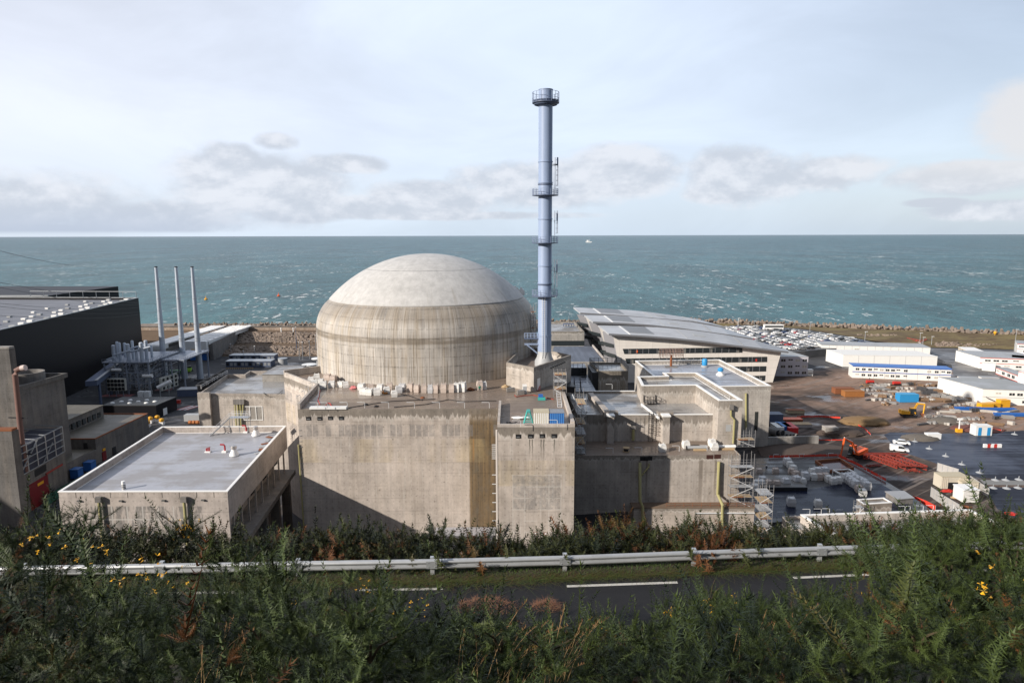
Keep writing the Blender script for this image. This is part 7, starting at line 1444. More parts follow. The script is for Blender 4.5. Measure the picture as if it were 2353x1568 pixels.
# ================================================================= yard machines
def excavator(lab, p, rz, m_, reach, sc=1.0):
    o = thing('excavator', lab, 'excavator', p); q = Vector(p)
    for s_ in (-1, 1): t_ = MB(); t_.hexa([(q.x + s_ * 1.15 - .35, q.y - 1.9, q.z), (q.x + s_ * 1.15 + .35, q.y - 1.9, q.z), (q.x + s_ * 1.15 + .35, q.y + 1.9, q.z), (q.x + s_ * 1.15 - .35, q.y + 1.9, q.z)], [(q.x + s_ * 1.15 - .35, q.y - 2.3, q.z + .9), (q.x + s_ * 1.15 + .35, q.y - 2.3, q.z + .9), (q.x + s_ * 1.15 + .35, q.y + 2.3, q.z + .9), (q.x + s_ * 1.15 - .35, q.y + 2.3, q.z + .9)]); t_.build('track', BLACK, o)
    MB().box(q.x - .9, q.x + .9, q.y - 1.2, q.y + 1.2, q.z + .5, q.z + 1.1).build('undercarriage', BLACK, o)
    MB().hexa([(q.x - 1.4, q.y - 1.6, q.z + 1.15), (q.x + 1.4, q.y - 1.6, q.z + 1.15), (q.x + 1.3, q.y + 2.6, q.z + 1.15), (q.x - 1.3, q.y + 2.6, q.z + 1.15)], [(q.x - 1.4, q.y - 1.6, q.z + 1.9), (q.x + 1.4, q.y - 1.6, q.z + 1.9), (q.x + 1.2, q.y + 2.6, q.z + 2.35), (q.x - 1.2, q.y + 2.6, q.z + 2.35)]).build('house', m_, o)
    MB().hexa([(q.x - 1.4, q.y - 2.0, q.z + 1.2), (q.x - .3, q.y - 2.0, q.z + 1.2), (q.x - .3, q.y + .1, q.z + 1.2), (q.x - 1.4, q.y + .1, q.z + 1.2)], [(q.x - 1.35, q.y - 1.6, q.z + 3.1), (q.x - .35, q.y - 1.6, q.z + 3.1), (q.x - .35, q.y + .05, q.z + 3.1), (q.x - 1.35, q.y + .05, q.z + 3.1)]).build('cab', GLASSD, o)
    MB().box(q.x - 1.38, q.x - .32, q.y - 1.65, q.y + .1, q.z + 3.1, q.z + 3.25).build('cab_roof', m_, o)
    bs, el, wr = reach; mb = MB(); P = [q + Vector(v_) for v_ in ((.3, -1.2, 1.6), bs, el)]; mb.tube(P[:2], .34, 4, .34); mb.tube(P[1:], .34, 4, .26); mb.build('boom', m_, o)
    mb = MB(); mb.tube([q + Vector(el), q + Vector(wr)], .28, 4, .2); mb.build('stick', m_, o); mb = MB(); mb.bar(q + Vector((.3, -1.6, 1.4)), q + (Vector(bs) * .9), .16); mb.bar(q + Vector(bs) + Vector((0, 0, .4)), q + Vector(el) + Vector((0, 0, .35)), .16); mb.build('ram', STEELW, o)
    w_ = q + Vector(wr); MB().hexa([(w_.x - .6, w_.y - .5, w_.z - 1.2), (w_.x + .6, w_.y - .5, w_.z - 1.2), (w_.x + .6, w_.y + .3, w_.z - 1.0), (w_.x - .6, w_.y + .3, w_.z - 1.0)], [(w_.x - .6, w_.y - .3, w_.z), (w_.x + .6, w_.y - .3, w_.z), (w_.x + .6, w_.y + .9, w_.z), (w_.x - .6, w_.y + .9, w_.z)]).build('bucket', RUST, o)
    # turn the whole machine about its base
    o.rotation_euler = (0, 0, rz); o.scale = (sc, sc, sc); return o
excavator('orange tracked excavator with raised boom beside the black slab', tuple(G(1969, 1050, 0)), -1.05, ORANGE, ((.3, -3.2, 4.6), (.3, -6.6, 6.2), (.3, -7.6, 1.6)), 1.15)
excavator('yellow tracked excavator with folded arm on the dirt yard', tuple(G(2086, 957, 0)), 1.45, YELLOW, ((.3, -2.6, 4.4), (.3, -4.8, 4.2), (.3, -4.6, 1.2)), 1.15)
for u, v, rz, lab in ((2065, 1036, .9, 'nearer white van parked on the wet black asphalt'), (2070, 1020, .9, 'farther white van parked on the wet black asphalt')):
    q = G(u, v, .01); o = car_mesh('parked_van', [paint('white_car_paint', (.72, .72, .72), .3), GLASSD, BLACK], u == 2065); o.location = q; o.rotation_euler = (0, 0, rz + PI / 2 + .3); o.scale = (1.12, 1.1, 1.1); tag(o, lab, 'van', 'vans on the black asphalt')
q = G(2158, 896, 0); o = thing('flatbed_truck', 'white flatbed truck parked beyond the yellow excavator', 'truck', q); MB().cbox(q + Vector((-2.6, 0, .9)), 5.2, 2.2, .3).build('flatbed', TARP, o); MB().hexa([(q.x + .3, q.y - 1.1, .6), (q.x + 3.2, q.y - 1.1, .6), (q.x + 3.2, q.y + 1.1, .6), (q.x + .3, q.y + 1.1, .6)], [(q.x + .3, q.y - 1, 2.6), (q.x + 1.6, q.y - 1, 2.6), (q.x + 1.6, q.y + 1, 2.6), (q.x + .3, q.y + 1, 2.6)]).build('cab', WHITE, o); MB().hexa([(q.x + 1.65, q.y - .9, 1.7), (q.x + 2.45, q.y - .9, 1.7), (q.x + 2.45, q.y + .9, 1.7), (q.x + 1.65, q.y + .9, 1.7)], [(q.x + 1.55, q.y - .9, 2.5), (q.x + 1.66, q.y - .9, 2.5), (q.x + 1.66, q.y + .9, 2.5), (q.x + 1.55, q.y + .9, 2.5)]).build('windscreen', GLASSD, o)
for x_ in (-4, 2.2): MB().tube([q + Vector((x_, -1.15, .45)), q + Vector((x_, -.85, .45))], .45, 12).build('wheel', BLACK, o)
def box_thing(name, lab, cat, u, v, sx, sy, h, m_, rz=0, grp=None, lidm=None, ribs=0):
    q = G(u, v, 0); o = thing(name, lab, cat, q, grp); MB().cbox(q + Vector((0, sy / 2, .1)), sx, sy, h, rz).build('body', m_, o); MB().cbox(q + Vector((0, sy / 2, h + .1)), sx + .15, sy + .15, .14, rz).build('lid', lidm or m_, o)
    for i in range(ribs): MB().box(q.x - sx / 2 + sx * (i + .4) / ribs, q.x - sx / 2 + sx * (i + .6) / ribs, q.y - .06, q.y - .004, .2, h).build('rib', m_, o)
    return o
box_thing('site_container', 'bright blue skip-like container in the middle of the yard', 'container', 2088, 924, 7.5, 3.5, 3.0, CYAN, grp='yard containers', lidm=paint('blue_lid_light', (.05, .3, .55), .5))
box_thing('site_container', 'bright blue container at the end of the yard row', 'container', 1806, 998, 3.4, 6, 2.6, BLUEP, grp='yard containers', lidm=paint('blue_top', (.05, .20, .50), .5)); box_thing('site_container', 'red container beside the blue one behind the concrete pipes', 'container', 1822, 1001, 3.2, 7, 2.6, paint('bright_red', (.60, .03, .03), .45), grp='yard containers'); box_thing('site_container', 'white container left of the blue one behind the concrete pipes', 'container', 1792, 1000, 2.4, 6, 2.6, MODW, grp='yard containers')
box_thing('steel_skip', 'cream steel skip on the dark dirt', 'skip', 1829, 950, 6.2, 2.4, 1.1, paint('cream_steel', (.45, .38, .25), .6), lidm=RUST); box_thing('steel_skip', 'long pale skip behind the red container', 'skip', 1835, 983, 9, 3, 1.1, paint('pale_steel', (.42, .40, .38), .6), lidm=WOOD); box_thing('orange_skip', 'orange-lidded skip behind the long pale one', 'skip', 1818, 972, 8, 3, 1.2, RUST, lidm=ORANGE)
box_thing('concrete_chamber', 'square grey concrete chamber standing on the dirt', 'chamber', 1911, 999, 4.3, 3, 2.3, C_GREY, lidm=C_PALE); box_thing('dark_blue_container', 'dark blue container beside the far block corner', 'container', 1782, 975, 5, 4, 3.5, BLUED)
box_thing('brown_skip', 'rusty brown open skip at the left of the clutter, farther one', 'skip', 1940, 905, 8, 3.5, 2.2, RUST, grp='rusty skips'); box_thing('brown_skip', 'rusty brown open skip at the left of the clutter, nearer one', 'skip', 1963, 912, 8, 3.5, 2.2, paint('rust_orange', (.30, .12, .035), .8, var=.3), grp='rusty skips')
for u, v, lab in ((2059, 885, 'red drum mixer in front of the blue-striped cabins'), (1998, 882, 'red drum mixer by the walking person')):
    q = G(u, v, 0); o = thing('red_mixer', lab, 'mixer', q, 'red mixers'); MB().tube([q + Vector((-1.6, 0, 1.2)), q + Vector((1.6, 0, 1.2))], .8, 12, .6).build('drum', REDP, o); MB().cbox(q, 3.4, 1.2, .4).build('frame', BLACK, o)
    for e_ in (-1.2, 1.2): MB().tube([q + Vector((e_, -.8, .4)), q + Vector((e_, -.5, .4))], .4, 10).build('wheel', BLACK, o)
for i, (u, v, sx, h) in enumerate(((2267, 953, 5, 2.6), (2288, 950, 4, 2.2), (2308, 944, 4, 3.4))): box_thing('yellow_case', 'yellow steel case below the grey-roofed cabins, ' + ORD[i] + ' from the left', 'case', (2267, 2286, 2308)[i], (941, 938, 936)[i], sx, 2.5, h * .8, YELLOW, .1, 'yellow cases')
for i, (u, v, L_) in enumerate(((2228, 943, 10), (2298, 945, 12), (2326, 957, 12))):
    q = G(u, v, 0); o = thing('blue_beam_stack', 'stack of blue steel beams, ' + ('left of the yellow cases', 'in front of the yellow cases', 'nearest the right border')[i], 'beams', q, 'blue beam stacks')
    for k_ in range(4): MB().cbox(q + Vector((0, k_ * .5, .25 + (k_ % 2) * .5)), L_, .35, .45, -.06).build('beam', BLUEP, o)
box_thing('blue_door_cabin', 'white toilet cabin with two blue doors in the yard', 'cabin', 2259, 1001, 5.4, 3, 3.2, MODW)
q = G(2259, 1001, 0)
for s_ in (-1.4, 1.6): b_ = MB().box(q.x + s_ - .55, q.x + s_ + .55, q.y - .08, q.y - .01, .2, 2.9).build('door', CYAN); b_.parent = [o for o in bpy.data.objects if o.get('label', '').startswith('white toilet')][0]; b_.location = -b_.parent.location
box_thing('white_tank', 'white plastic tank lying left of the light mast', 'tank', 2146, 1009, 4.4, 2, 1.6, WHITE); box_thing('white_barrier', 'red and white barrier blocks at the edge of the black asphalt', 'barrier', 2404 - 20, 1028, 1, 1, 1, WHITE)
o = [o for o in bpy.data.objects if o.get('label', '').startswith('red and white barrier')][0]; bpy.data.objects.remove(o.children[0]); [bpy.data.objects.remove(c_) for c_ in list(o.children)]; q = G(2262, 1027, .01); o.location = q
for i in range(5): MB().cbox(G(2264 + i * 7.5, 1027, .01), 1.45, .6, 1.1).build('barrier_unit', WHITE if i % 2 == 0 else REDP, o)
q = G(2292, 1034, .0); q = G(2291, 1033, 0); q = G(2202, 1035, 0); q = G(2290 - 88, 992, 0); o = thing('light_tower', 'yellow mobile lighting tower with white lamp at the asphalt edge', 'light tower', q); MB().cbox(q, 1.8, 1.2, 1.2).build('trailer', YELLOW, o); MB().tube([q + Vector((0, 0, 1.2)), q + Vector((0, 0, 4.2))], .22, 8).build('mast', STEELW, o); MB().cbox(q + Vector((0, 0, 4.2)), 1.6, .3, .7).build('lamp_head', WHITE, o)
# concrete pipes behind a barrier wall
q0, q1 = G(1733, 1026, 0), G(1880, 1022, 0); o = thing('barrier_wall', 'row of large grey concrete barrier blocks in front of the pipes', 'barrier', q0); n_ = 5
for i in range(n_): a_, b_ = q0.lerp(q1, i / n_), q0.lerp(q1, (i + .985) / n_); MB().wall(a_, b_, .8, 0, 3.0, 1).build('barrier_unit', C_GREY, o)
for i, (u, v, r_, z_) in enumerate(((1738, 1008, 1.05, 0), (1753, 1008, 1.05, 0), (1773, 1008, 1.05, 0), (1786, 1004, 1.1, 1.3), (1797, 1004, 1.1, 1.3), (1796, 1009, .8, 0), (1806, 1009, .8, 0), (1815, 1009, .8, 0), (1823, 1009, .8, 0), (1831, 1009, .8, 0))):
    q = G(u, v, z_); q.z = z_; o = thing('concrete_pipe', 'grey concrete pipe behind the barrier wall, ' + ORD[i] + ' from the left', 'pipe', q, 'concrete pipes behind the barrier wall'); d_ = Vector((-.45, .9, 0)); A_ = q + Vector((0, 0, r_ + .3)); mb = MB(); mb.tube([A_, A_ + d_ * 4.5], r_, 14); mb.build('pipe', C_OLD, o); MB().tube([A_ - d_ * .03, A_ + d_ * .05], r_ * .8, 14).build('bore', DARK, o)
# red steel trusses
o = thing('red_trusses', 'stacked dark red steel trusses lying beside the orange excavator', 'steel trusses', G(2060, 1055, 0)); TR = paint('truss_red', (.22, .032, .02), .6, var=.3)
for i, ((ua, va), (ub_, vb2)) in enumerate((((1985, 1040), (2066, 1040)), ((1984, 1044), (2066, 1043)), ((2000, 1044), (2062, 1066)), ((2020, 1044), (2082, 1068)), ((2035, 1044), (2105, 1069)), ((2060, 1044), (2130, 1070)))):
    mb = MB(); A_, B_ = G(ua, va, 1.6), G(ub_, vb2, 1.4)
    for z_ in (0, -1.2): mb.bar(A_ + Vector((0, 0, z_)), B_ + Vector((0, 0, z_)), .3)
    n_ = 9
    for k_ in range(n_): a_, b_ = A_.lerp(B_, k_ / n_), A_.lerp(B_, (k_ + 1) / n_); mb.bar(a_, b_ - Vector((0, 0, 1.2)), .16); mb.bar(a_, a_ - Vector((0, 0, 1.2)), .16)
    mb.build('truss', TR, o)
mb = MB(); mb.bar(G(2004, 1043, 1.6), G(2086, 1043, 1.6), .3); mb.bar(G(2062, 1068, 1.4), G(2130, 1071, 1.4), .3); mb.build('cross_beam', TR, o)
for u, v, lab in ((2100, 1084, 'small red steel scrap heap below the trusses'), (2010, 1072, 'red steel scrap at the left below the trusses')):
    q = G(u, v, 0); mb = MB()
    for i in range(8): mb.bar(q + Vector((random.uniform(-2.5, 2.5), random.uniform(-1, 1), .1)), q + Vector((random.uniform(-2.5, 2.5), random.uniform(-1, 1), .6)), .18)
    tag(mb.build('steel_scrap', TR), lab, 'scrap', 'red steel scrap')
# containers and hoardings at the lower right
def yard_container(lab, u0, u1, v, h, dep, m_, open_=False):
    a_, b_ = G(u0, v, 0), G(u1, v, 0); o = thing('shipping_container', lab, 'container', a_, 'containers at the lower right'); MB().box(a_.x, b_.x, a_.y, a_.y + dep, .1, h).build('body', m_, o); MB().box(a_.x - .05, b_.x + .05, a_.y - .08, a_.y + dep + .05, h, h + .1).build('roof', paint('dirty_cream', (.48, .42, .30), .6), o); n_ = int((b_.x - a_.x) / .45)
    for i in range(n_):
        xx = a_.x + (b_.x - a_.x) * (i + .3) / n_
        if not (open_ and .24 < (i + .5) / n_ < .64): MB().box(xx, xx + .2, a_.y - .07, a_.y - .004, .2, h - .05).build('rib', m_, o)
    if open_: MB().box(a_.x + (b_.x - a_.x) * .24, a_.x + (b_.x - a_.x) * .64, a_.y - .03, a_.y - .005, .1, h * .55).build('dark_doorway', DARK, o)
CRM = paint('cream_corrugated', (.56, .51, .42), .55)
yard_container('long cream container with a dark opening at the lower right', 2161, 2222, 1123, 3.4, 3.5, CRM, True); yard_container('smaller cream container at the end of the long one', 2208, 2247, 1128, 2.4, 2.6, CRM)
q0, q1 = G(2211, 1156, 0), G(2250, 1158, 0); o = thing('white_site_cabin', 'square white cabin with a small sign among the hoardings', 'cabin', q0); MB().box(q0.x, q1.x, q0.y, q0.y + 4, .3, 3.4).build('wall', MODW, o); MB().box(q0.x - .15, q1.x + .15, q0.y - .15, q0.y + 4.15, 3.4, 3.6).build('roof', WHITE, o); MB().box(q0.x + 2.5, q0.x + 3.2, q0.y - .04, q0.y - .005, 2.2, 2.7).build('sign', TARP, o); MB().box(q0.x + 1.6, q0.x + 3.6, q0.y - .04, q0.y - .005, 1.2, 1.5).build('louvre', TARP, o)
HOARD = paint('grey_hoarding', (.40, .385, .37), .6, var=.2)
for i, (pts, h) in enumerate((((2152, 1078), (2200, 1098)), ((2226, 1106), (2270, 1138)), ((2136, 1134), (2165, 1152), (2208, 1180)), ((2272, 1138), (2273, 1168)))if False else ((((2152, 1081), (2200, 1096)), 2.4), (((2227, 1112), (2270, 1142)), 2.4), (((2137, 1140), (2165, 1160), (2208, 1186)), 2.6))):
    P = [G(u, v, 0) for u, v in pts]; o = thing('hoarding', ('grey hoarding along the edge of the black asphalt', 'grey hoarding right of the cream containers', 'grey hoarding running down in front of the white cabin')[i], 'fence', P[0], 'hoardings at the lower right')
    for a_, c_ in zip(P, P[1:]): MB().wall(a_, c_, .12, .05, h, 1).build('panel', HOARD, o)
    mb = MB()
    for a_, c_ in zip(P, P[1:]):
        for k_ in range(5): q = a_.lerp(c_, k_ / 4); mb.bar(q, q + Vector((0, 0, h + .1)), .12)
    mb.build('post', GALV, o)
for u, v, m_, lab in ((2175, 1128, REDP, 'red sheet heap in front of the cream container'), (2320, 1180, REDP, 'red and pink sheeting at the right border'), (2215, 1165, RUST, 'reddish timber heap by the white cabin'), (2200, 1143, WOOD, 'short timber stack left of the white cabin')):
    q = G(u, v, 0); o = thing('material_heap', lab, 'heap', q, 'loose heaps at the lower right'); MB().blob(q, 1.6, .8, .6, 8, 4, .3, zmin=0).build('heap', m_, o); MB().cbox(q + Vector((1, -.5, 0)), 1.6, .4, .3, .5).build('board', m_, o)
# clutter of materials on the dirt
random.seed(11)
def stack_mesh(kind):
    mb = MB()
    if kind == 'panel stack':
        for i in range(5): mb.cbox((random.uniform(-.2, .2), random.uniform(-.1, .1), i * .2), 3.6, 1.6, .14, random.uniform(-.05, .05))
    elif kind == 'bar bundle':
        for i in range(9): mb.bar((-2.6, (i % 3) * .3, .15 + (i // 3) * .25), (2.6 + random.uniform(-.4, .4), (i % 3) * .3, .15 + (i // 3) * .25), .22)
    elif kind == 'frame rack':
        for x in (-1.4, 0, 1.4):
            for y in (0, 1.0): mb.bar((x, y, 0), (x, y, 1.5), .12)
        for z in (.4, 1.4):
            for y in (0, 1.0): mb.bar((-1.5, y, z), (1.5, y, z), .12)
        mb.cbox((0, .5, .45), 2.6, .8, .7)
    else:
        for i in range(4): mb.cbox((random.uniform(-1, 1), random.uniform(-.6, .6), 0), random.uniform(.6, 1.5), random.uniform(.5, 1), random.uniform(.4, 1), random.uniform(0, 3))
    return mb
KM = (('grey', paint('clutter_grey', (.30, .29, .28), .7, var=.3)), ('brown', paint('clutter_brown', (.22, .14, .085), .8, var=.3)), ('pale', paint('clutter_pale', (.46, .43, .39), .7, var=.2)), ('dark', paint('clutter_dark', (.07, .07, .075), .6, var=.2)))
CLP = {}
for kd in ('panel stack', 'bar bundle', 'frame rack', 'crate group'):
    for cn_, m_ in KM: o = stack_mesh(kd).build(kd.replace(' ', '_'), m_); tag(o, kd, 'materials', 'stored materials on the dirt yard'); CLP[kd, cn_] = Proto(o)
rows_ = [(886, 1975, 2200, 15), (892, 1968, 2140, 13), (899, 1985, 2190, 13), (906, 2000, 2200, 12), (913, 2010, 2065, 5), (913, 2115, 2230, 9), (921, 1990, 2060, 6), (921, 2120, 2240, 10), (929, 2020, 2060, 3), (930, 2170, 2260, 7), (938, 2130, 2240, 7), (948, 2150, 2340, 10), (962, 2130, 2350, 9), (975, 2110, 2330, 9)]
for r_, (v, ua, ub_, n_) in enumerate(rows_):
    for i in range(n_):
        kd = random.choice(('panel stack', 'bar bundle', 'frame rack', 'crate group', 'crate group')); cn_ = random.choices(('grey', 'brown', 'pale', 'dark'), (5, 3, 4, 2))[0]; q = G(ua + (ub_ - ua) * (i + random.uniform(.1, .9)) / n_, v + random.uniform(-2.5, 2.5), 0); s_ = random.uniform(.7, 1.25)
        CLP[kd, cn_].put(q, random.uniform(-.5, .5), '%s %s in yard row %d from the cabins, %s from the left' % (cn_, kd, r_ + 1, ORD[i]), s_)
for u, v, r_, h_, m_, lab in ((1985, 970, 9, 2.2, paint('tan_spoil', (.20, .125, .06), .95, var=.4), 'low tan spoil heap in the dirt yard'), (2170, 968, 6, 1.8, paint('grey_spoil', (.13, .115, .10), .95, var=.4), 'grey spoil heap right of the yellow excavator'), (2112, 1007, 6, 1.6, paint('grey_spoil', (.13, .115, .10), .95, var=.4), 'grey spoil heap in front of the yellow excavator'), (1930, 995, 8, 2.0, paint('dark_spoil', (.075, .055, .045), .95, var=.4), 'dark spoil heap behind the square chamber'), (1860, 1040, 16, 1.4, paint('dark_spoil', (.075, .055, .045), .95, var=.4), 'long dark earth bank behind the black slab'), (2245, 985, 9, .8, paint('red_gravel', (.16, .06, .045), .95, var=.3), 'reddish gravel spread by the toilet cabin')):
    q = G(u, v, 0); mb = MB(); mb.smooth = True; mb.blob((q.x, q.y, -.15), r_, r_ * .6, h_, 22, 7, .1, zmin=0); tag(mb.build('spoil_heap', m_), lab, 'spoil heap', 'spoil heaps in the yard')
# lamp masts, sea marks, boat
for u, va, vb2, lab, m_ in ((2503 - 20, 770, 815, 'lamp mast at the right border', GALV), (2112, 765, 793, 'lamp mast by the red railings on the bank', GALV), (2119, 775, 797, 'short mast beside the red railings', GALV), (2139, 773, 795, 'grey mast right of the red railings', GALV), (1695, 731, 752, 'pale mast at the tip of the office roofs', WTRIM), (1732, 738, 752, 'small lamp pole at the left of the car park', GALV), (1860, 740, 762, 'thin mast on the grass bank behind the cars', GALV), (1986, 762, 786, 'thin lamp pole at the right of the car park', GALV), (2329, 757, 812, 'tall lamp mast beside the farthest red-edged cabins', GALV)):
    if u > 2400: continue
    q = G(u, vb2, 4 if vb2 < 790 else 0); h_ = D(u, va, q.y).z; o = thing('lamp_mast', lab, 'lamp mast', q, 'lamp masts along the shore'); MB().tube([q, (q.x, q.y, h_)], .16, 6, .1).build('mast', m_, o); MB().cbox((q.x + .5, q.y, h_), 1.6, .35, .2).build('lamp_head', WHITE, o)
q = D(2284, 778, 420); h_ = D(2284, 766, 420).z; o = thing('beacon', 'yellow sea beacon on a pole at the shore bank', 'beacon', q); MB().tube([(q.x, 420, 0), (q.x, 420, h_)], .22, 6).build('pole', YELLOW, o); MB().blob((q.x, 420, h_ + .6), .85, .85, 1.0, 10, 6).build('lamp', YELLOW, o)
q0, q1 = G(2120, 815, 0), G(2182, 818, 0); P = [G(u, v, 2.2) for u, v in ((2122, 779), (2150, 783), (2182, 786), (2200, 783))]
P = [G(u, v, 1.5) for u, v in ((2075, 780), (2095, 784), (2114, 787.5), (2128, 783))]; o = thing('red_white_railing', 'red and white railing at the road end below the bank', 'railing', P[0]); rail_mb(P, 1.6, .16, 2.2).build('railing', RTRIM, o); mb = MB(); [mb.bar(a_, c_, .5) for a_, c_ in zip(P, P[1:])]; mb.build('kerb', WHITE, o)
for u, v, m_, lab in ((473, 688, YELLOW, 'yellow marker buoy nearest the silver chimneys'), (640, 680, ORANGE, 'orange marker buoy left of the dome')):
    q = G(u, v, -12); o = thing('buoy', lab, 'buoy', q, 'marker buoys'); MB().lathe(q, [(1.9, -.3), (2.2, .6), (1.6, 1.4), (.5, 1.6)], 12).build('float', m_, o); MB().lathe(q, [(.6, 1.5), (.35, 4.2), (.05, 4.4)], 8).build('tower', m_, o)
q = G(1352, 557, -12); o = thing('ship', 'tiny white ship far out on the sea right of the stack', 'ship', q); L_ = 60; MB().hexa([(q.x - L_ * .4, q.y - 6, -12), (q.x + L_ * .4, q.y - 6, -12), (q.x + L_ * .4, q.y + 6, -12), (q.x - L_ * .4, q.y + 6, -12)], [(q.x - L_ / 2, q.y - 7, -4), (q.x + L_ / 2, q.y - 7, -4), (q.x + L_ / 2, q.y + 7, -4), (q.x - L_ / 2, q.y + 7, -4)]).build('hull', WHITE, o); MB().box(q.x - 18, q.x - 2, q.y - 5, q.y + 5, -4, 10).build('bridge', WHITE, o); MB().tube([(q.x + 8, q.y, -4), (q.x + 8, q.y, 16)], .8, 6).build('mast', WHITE, o)

for P_ in list(protos.values()) + list(BP.values()) + list(CLP.values()) + [vanp]:
    if not P_.used: bpy.data.objects.remove(P_.o)
# ================================================================= road, markings, verge and crash barrier
def along(off, x): return rail_y(x) + off
XR = [a * 1.0 for a in range(-34, 36)]
mt, t, b = new_mat('road_asphalt'); p = t.pos(); n1 = t.noise(p, 1.2, 5, .6); n2 = t.noise(p, 60, 3, .7)
n3 = t.noise(t.vmul(p, (.25, 3.0, 1)), 1.0, 4, .7); ck = t.ss(t.voro(t.vadd(p, t.comb(0, n1, 0)), .55)['Distance'], .02, .005); c = t.scale((.018, .018, .020), t.add(.30, t.add(t.mul(n1, .5), t.add(t.mul(n2, .6), t.mul(n3, .4))))); sp_ = t.ss(t.noise(p, 28, 2, .5), .70, .76); c = t.mix(t.mul(sp_, .5), c, (.12, .09, .06)); t.put(b.inputs['Base Color'], c); t.put(b.inputs['Roughness'], t.ss(n1, .3, .7, .7, .9)); t.put(b.inputs['Normal'], t.bump(n2, .4, .01)); b.inputs['Specular IOR Level'].default_value = .2
Q0 = rail_y(0); ROFF0, ROFF1 = -4.6, -.62; ZROAD = 56.97
mb = MB()
for a, c_ in zip(XR, XR[1:]): mb.quad((a, along(ROFF0, a), ZROAD), (c_, along(ROFF0, c_), ZROAD), (c_, along(ROFF1 + .35, c_), ZROAD), (a, along(ROFF1 + .35, a), ZROAD))
structure(mb.build('road', mt))
MARK = paint('worn_road_paint', (.50, .48, .44), .7, var=.35, vscale=3)
for (u0, v0), (u1, v1) in (((826, 1354), (1017, 1351)), ((1302, 1345.5), (1556, 1336.5)), ((1822, 1326), (2010, 1318)), ((330, 1362), (560, 1359)), ((2240, 1310), (2480, 1300))):
    a, c_ = G(u0, v0, ZROAD + .004), G(u1, v1, ZROAD + .004); n_ = 8; mb = MB()
    for i in range(n_):
        q, r_ = a.lerp(c_, i / n_), a.lerp(c_, (i + 1) / n_); mb.quad(q - Vector((0, .06, 0)), r_ - Vector((0, .06, 0)), r_ + Vector((0, .06, 0)), q + Vector((0, .06, 0)))
    structure(mb.build('road_marking', MARK))
mb = MB(); mb.smooth = True
for a, c_ in zip(XR, XR[1:]):
    for o0, h0, o1, h1 in ((-.42, .0, -.15, .03), (-.15, .03, .35, -.03)): mb.quad((a, along(o0, a), ZROAD + .01 + h0), (c_, along(o0, c_), ZROAD + .01 + h0), (c_, along(o1, c_), ZROAD + .01 + h1), (a, along(o1, a), ZROAD + .01 + h1))
VERG = paint('verge_soil', (.05, .038, .022), .95, var=.4, vscale=4); structure(mb.build('verge', VERG))
RAILM = paint('crash_barrier_zinc', (.46, .475, .49), .42, .5, var=.3, vscale=2.5)
cb_ = thing('crash_barrier', 'long galvanised crash barrier along the far side of the road', 'crash barrier', (RAIL[5].x, RAIL[5].y, 56.9))
PR = [(0, .0), (-.055, -.03), (-.08, -.07), (-.075, -.105), (-.005, -.14), (-.005, -.17), (-.075, -.205), (-.08, -.24), (-.055, -.28), (0, -.31)]
XS = sorted(set([q.x for q in RAIL] + [a * .8 for a in range(-42, 46)])); XS = [x for x in XS if RAIL[0].x < x < RAIL[-1].x]; vs = []; fs = []
for x in XS:
    for dy_, dz_ in PR: vs.append((x, rail_y(x) + dy_, 57.5 + dz_))
n_ = len(PR)
for i in range(len(XS) - 1):
    for j in range(n_ - 1): fs.append((i * n_ + j, i * n_ + j + 1, (i + 1) * n_ + j + 1, (i + 1) * n_ + j))
mb = MB(); mb.smooth = False; mb._a(vs, fs); mb.build('rail_beam', RAILM, cb_)
px = [G(u, 1300, 57.2).x for u in (690, 990, 1303, 1612, 1911, 2215)]; st_ = (px[-1] - px[0]) / 5
for i in range(-5, 9):
    x = px[0] + st_ * i; y = rail_y(x); MB().box(x - .06, x + .06, y + .02, y + .14, 56.5, 57.53).build('barrier_post', RAILM, cb_)
    m_ = MB(); m_.box(x - .16, x + .16, y - .085, y - .079, 57.23, 57.46); 
    for dx_ in (-.1, .1):
        for dz_ in (-.09, -.22): m_.tube([(x + dx_, y - .1, 57.5 + dz_), (x + dx_, y - .07, 57.5 + dz_)], .016, 6)
    m_.build('splice_bolts', GALV, cb_)
# ================================================================= gorse and grass, all built leaf by leaf
def leaf_mat(name, a, b_, dead, rough=.6):
    mt, t, b = new_mat(name); at = t.n('ShaderNodeAttribute', attribute_name='tint').outputs['Fac']
    c = t.mix(t.ss(at, 0.0, .45), a, b_); c = t.mix(t.ss(at, .62, .95), c, dead); t.put(b.inputs['Base Color'], c); b.inputs['Roughness'].default_value = rough; b.inputs['Specular IOR Level'].default_value = .35
    return mt
GORSE = leaf_mat('gorse_green', (.007, .016, .003), (.048, .070, .015), (.125, .048, .013)); GRASS = leaf_mat('verge_grass', (.022, .052, .006), (.052, .085, .012), (.08, .045, .016)); STRAW = leaf_mat('dry_straw', (.28, .17, .08), (.36, .24, .12), (.20, .08, .04)); FLOW = paint('gorse_flower', (.72, .38, .01), .5, var=.2); STEM = paint('gorse_stem', (.055, .04, .022), .8, var=.3)
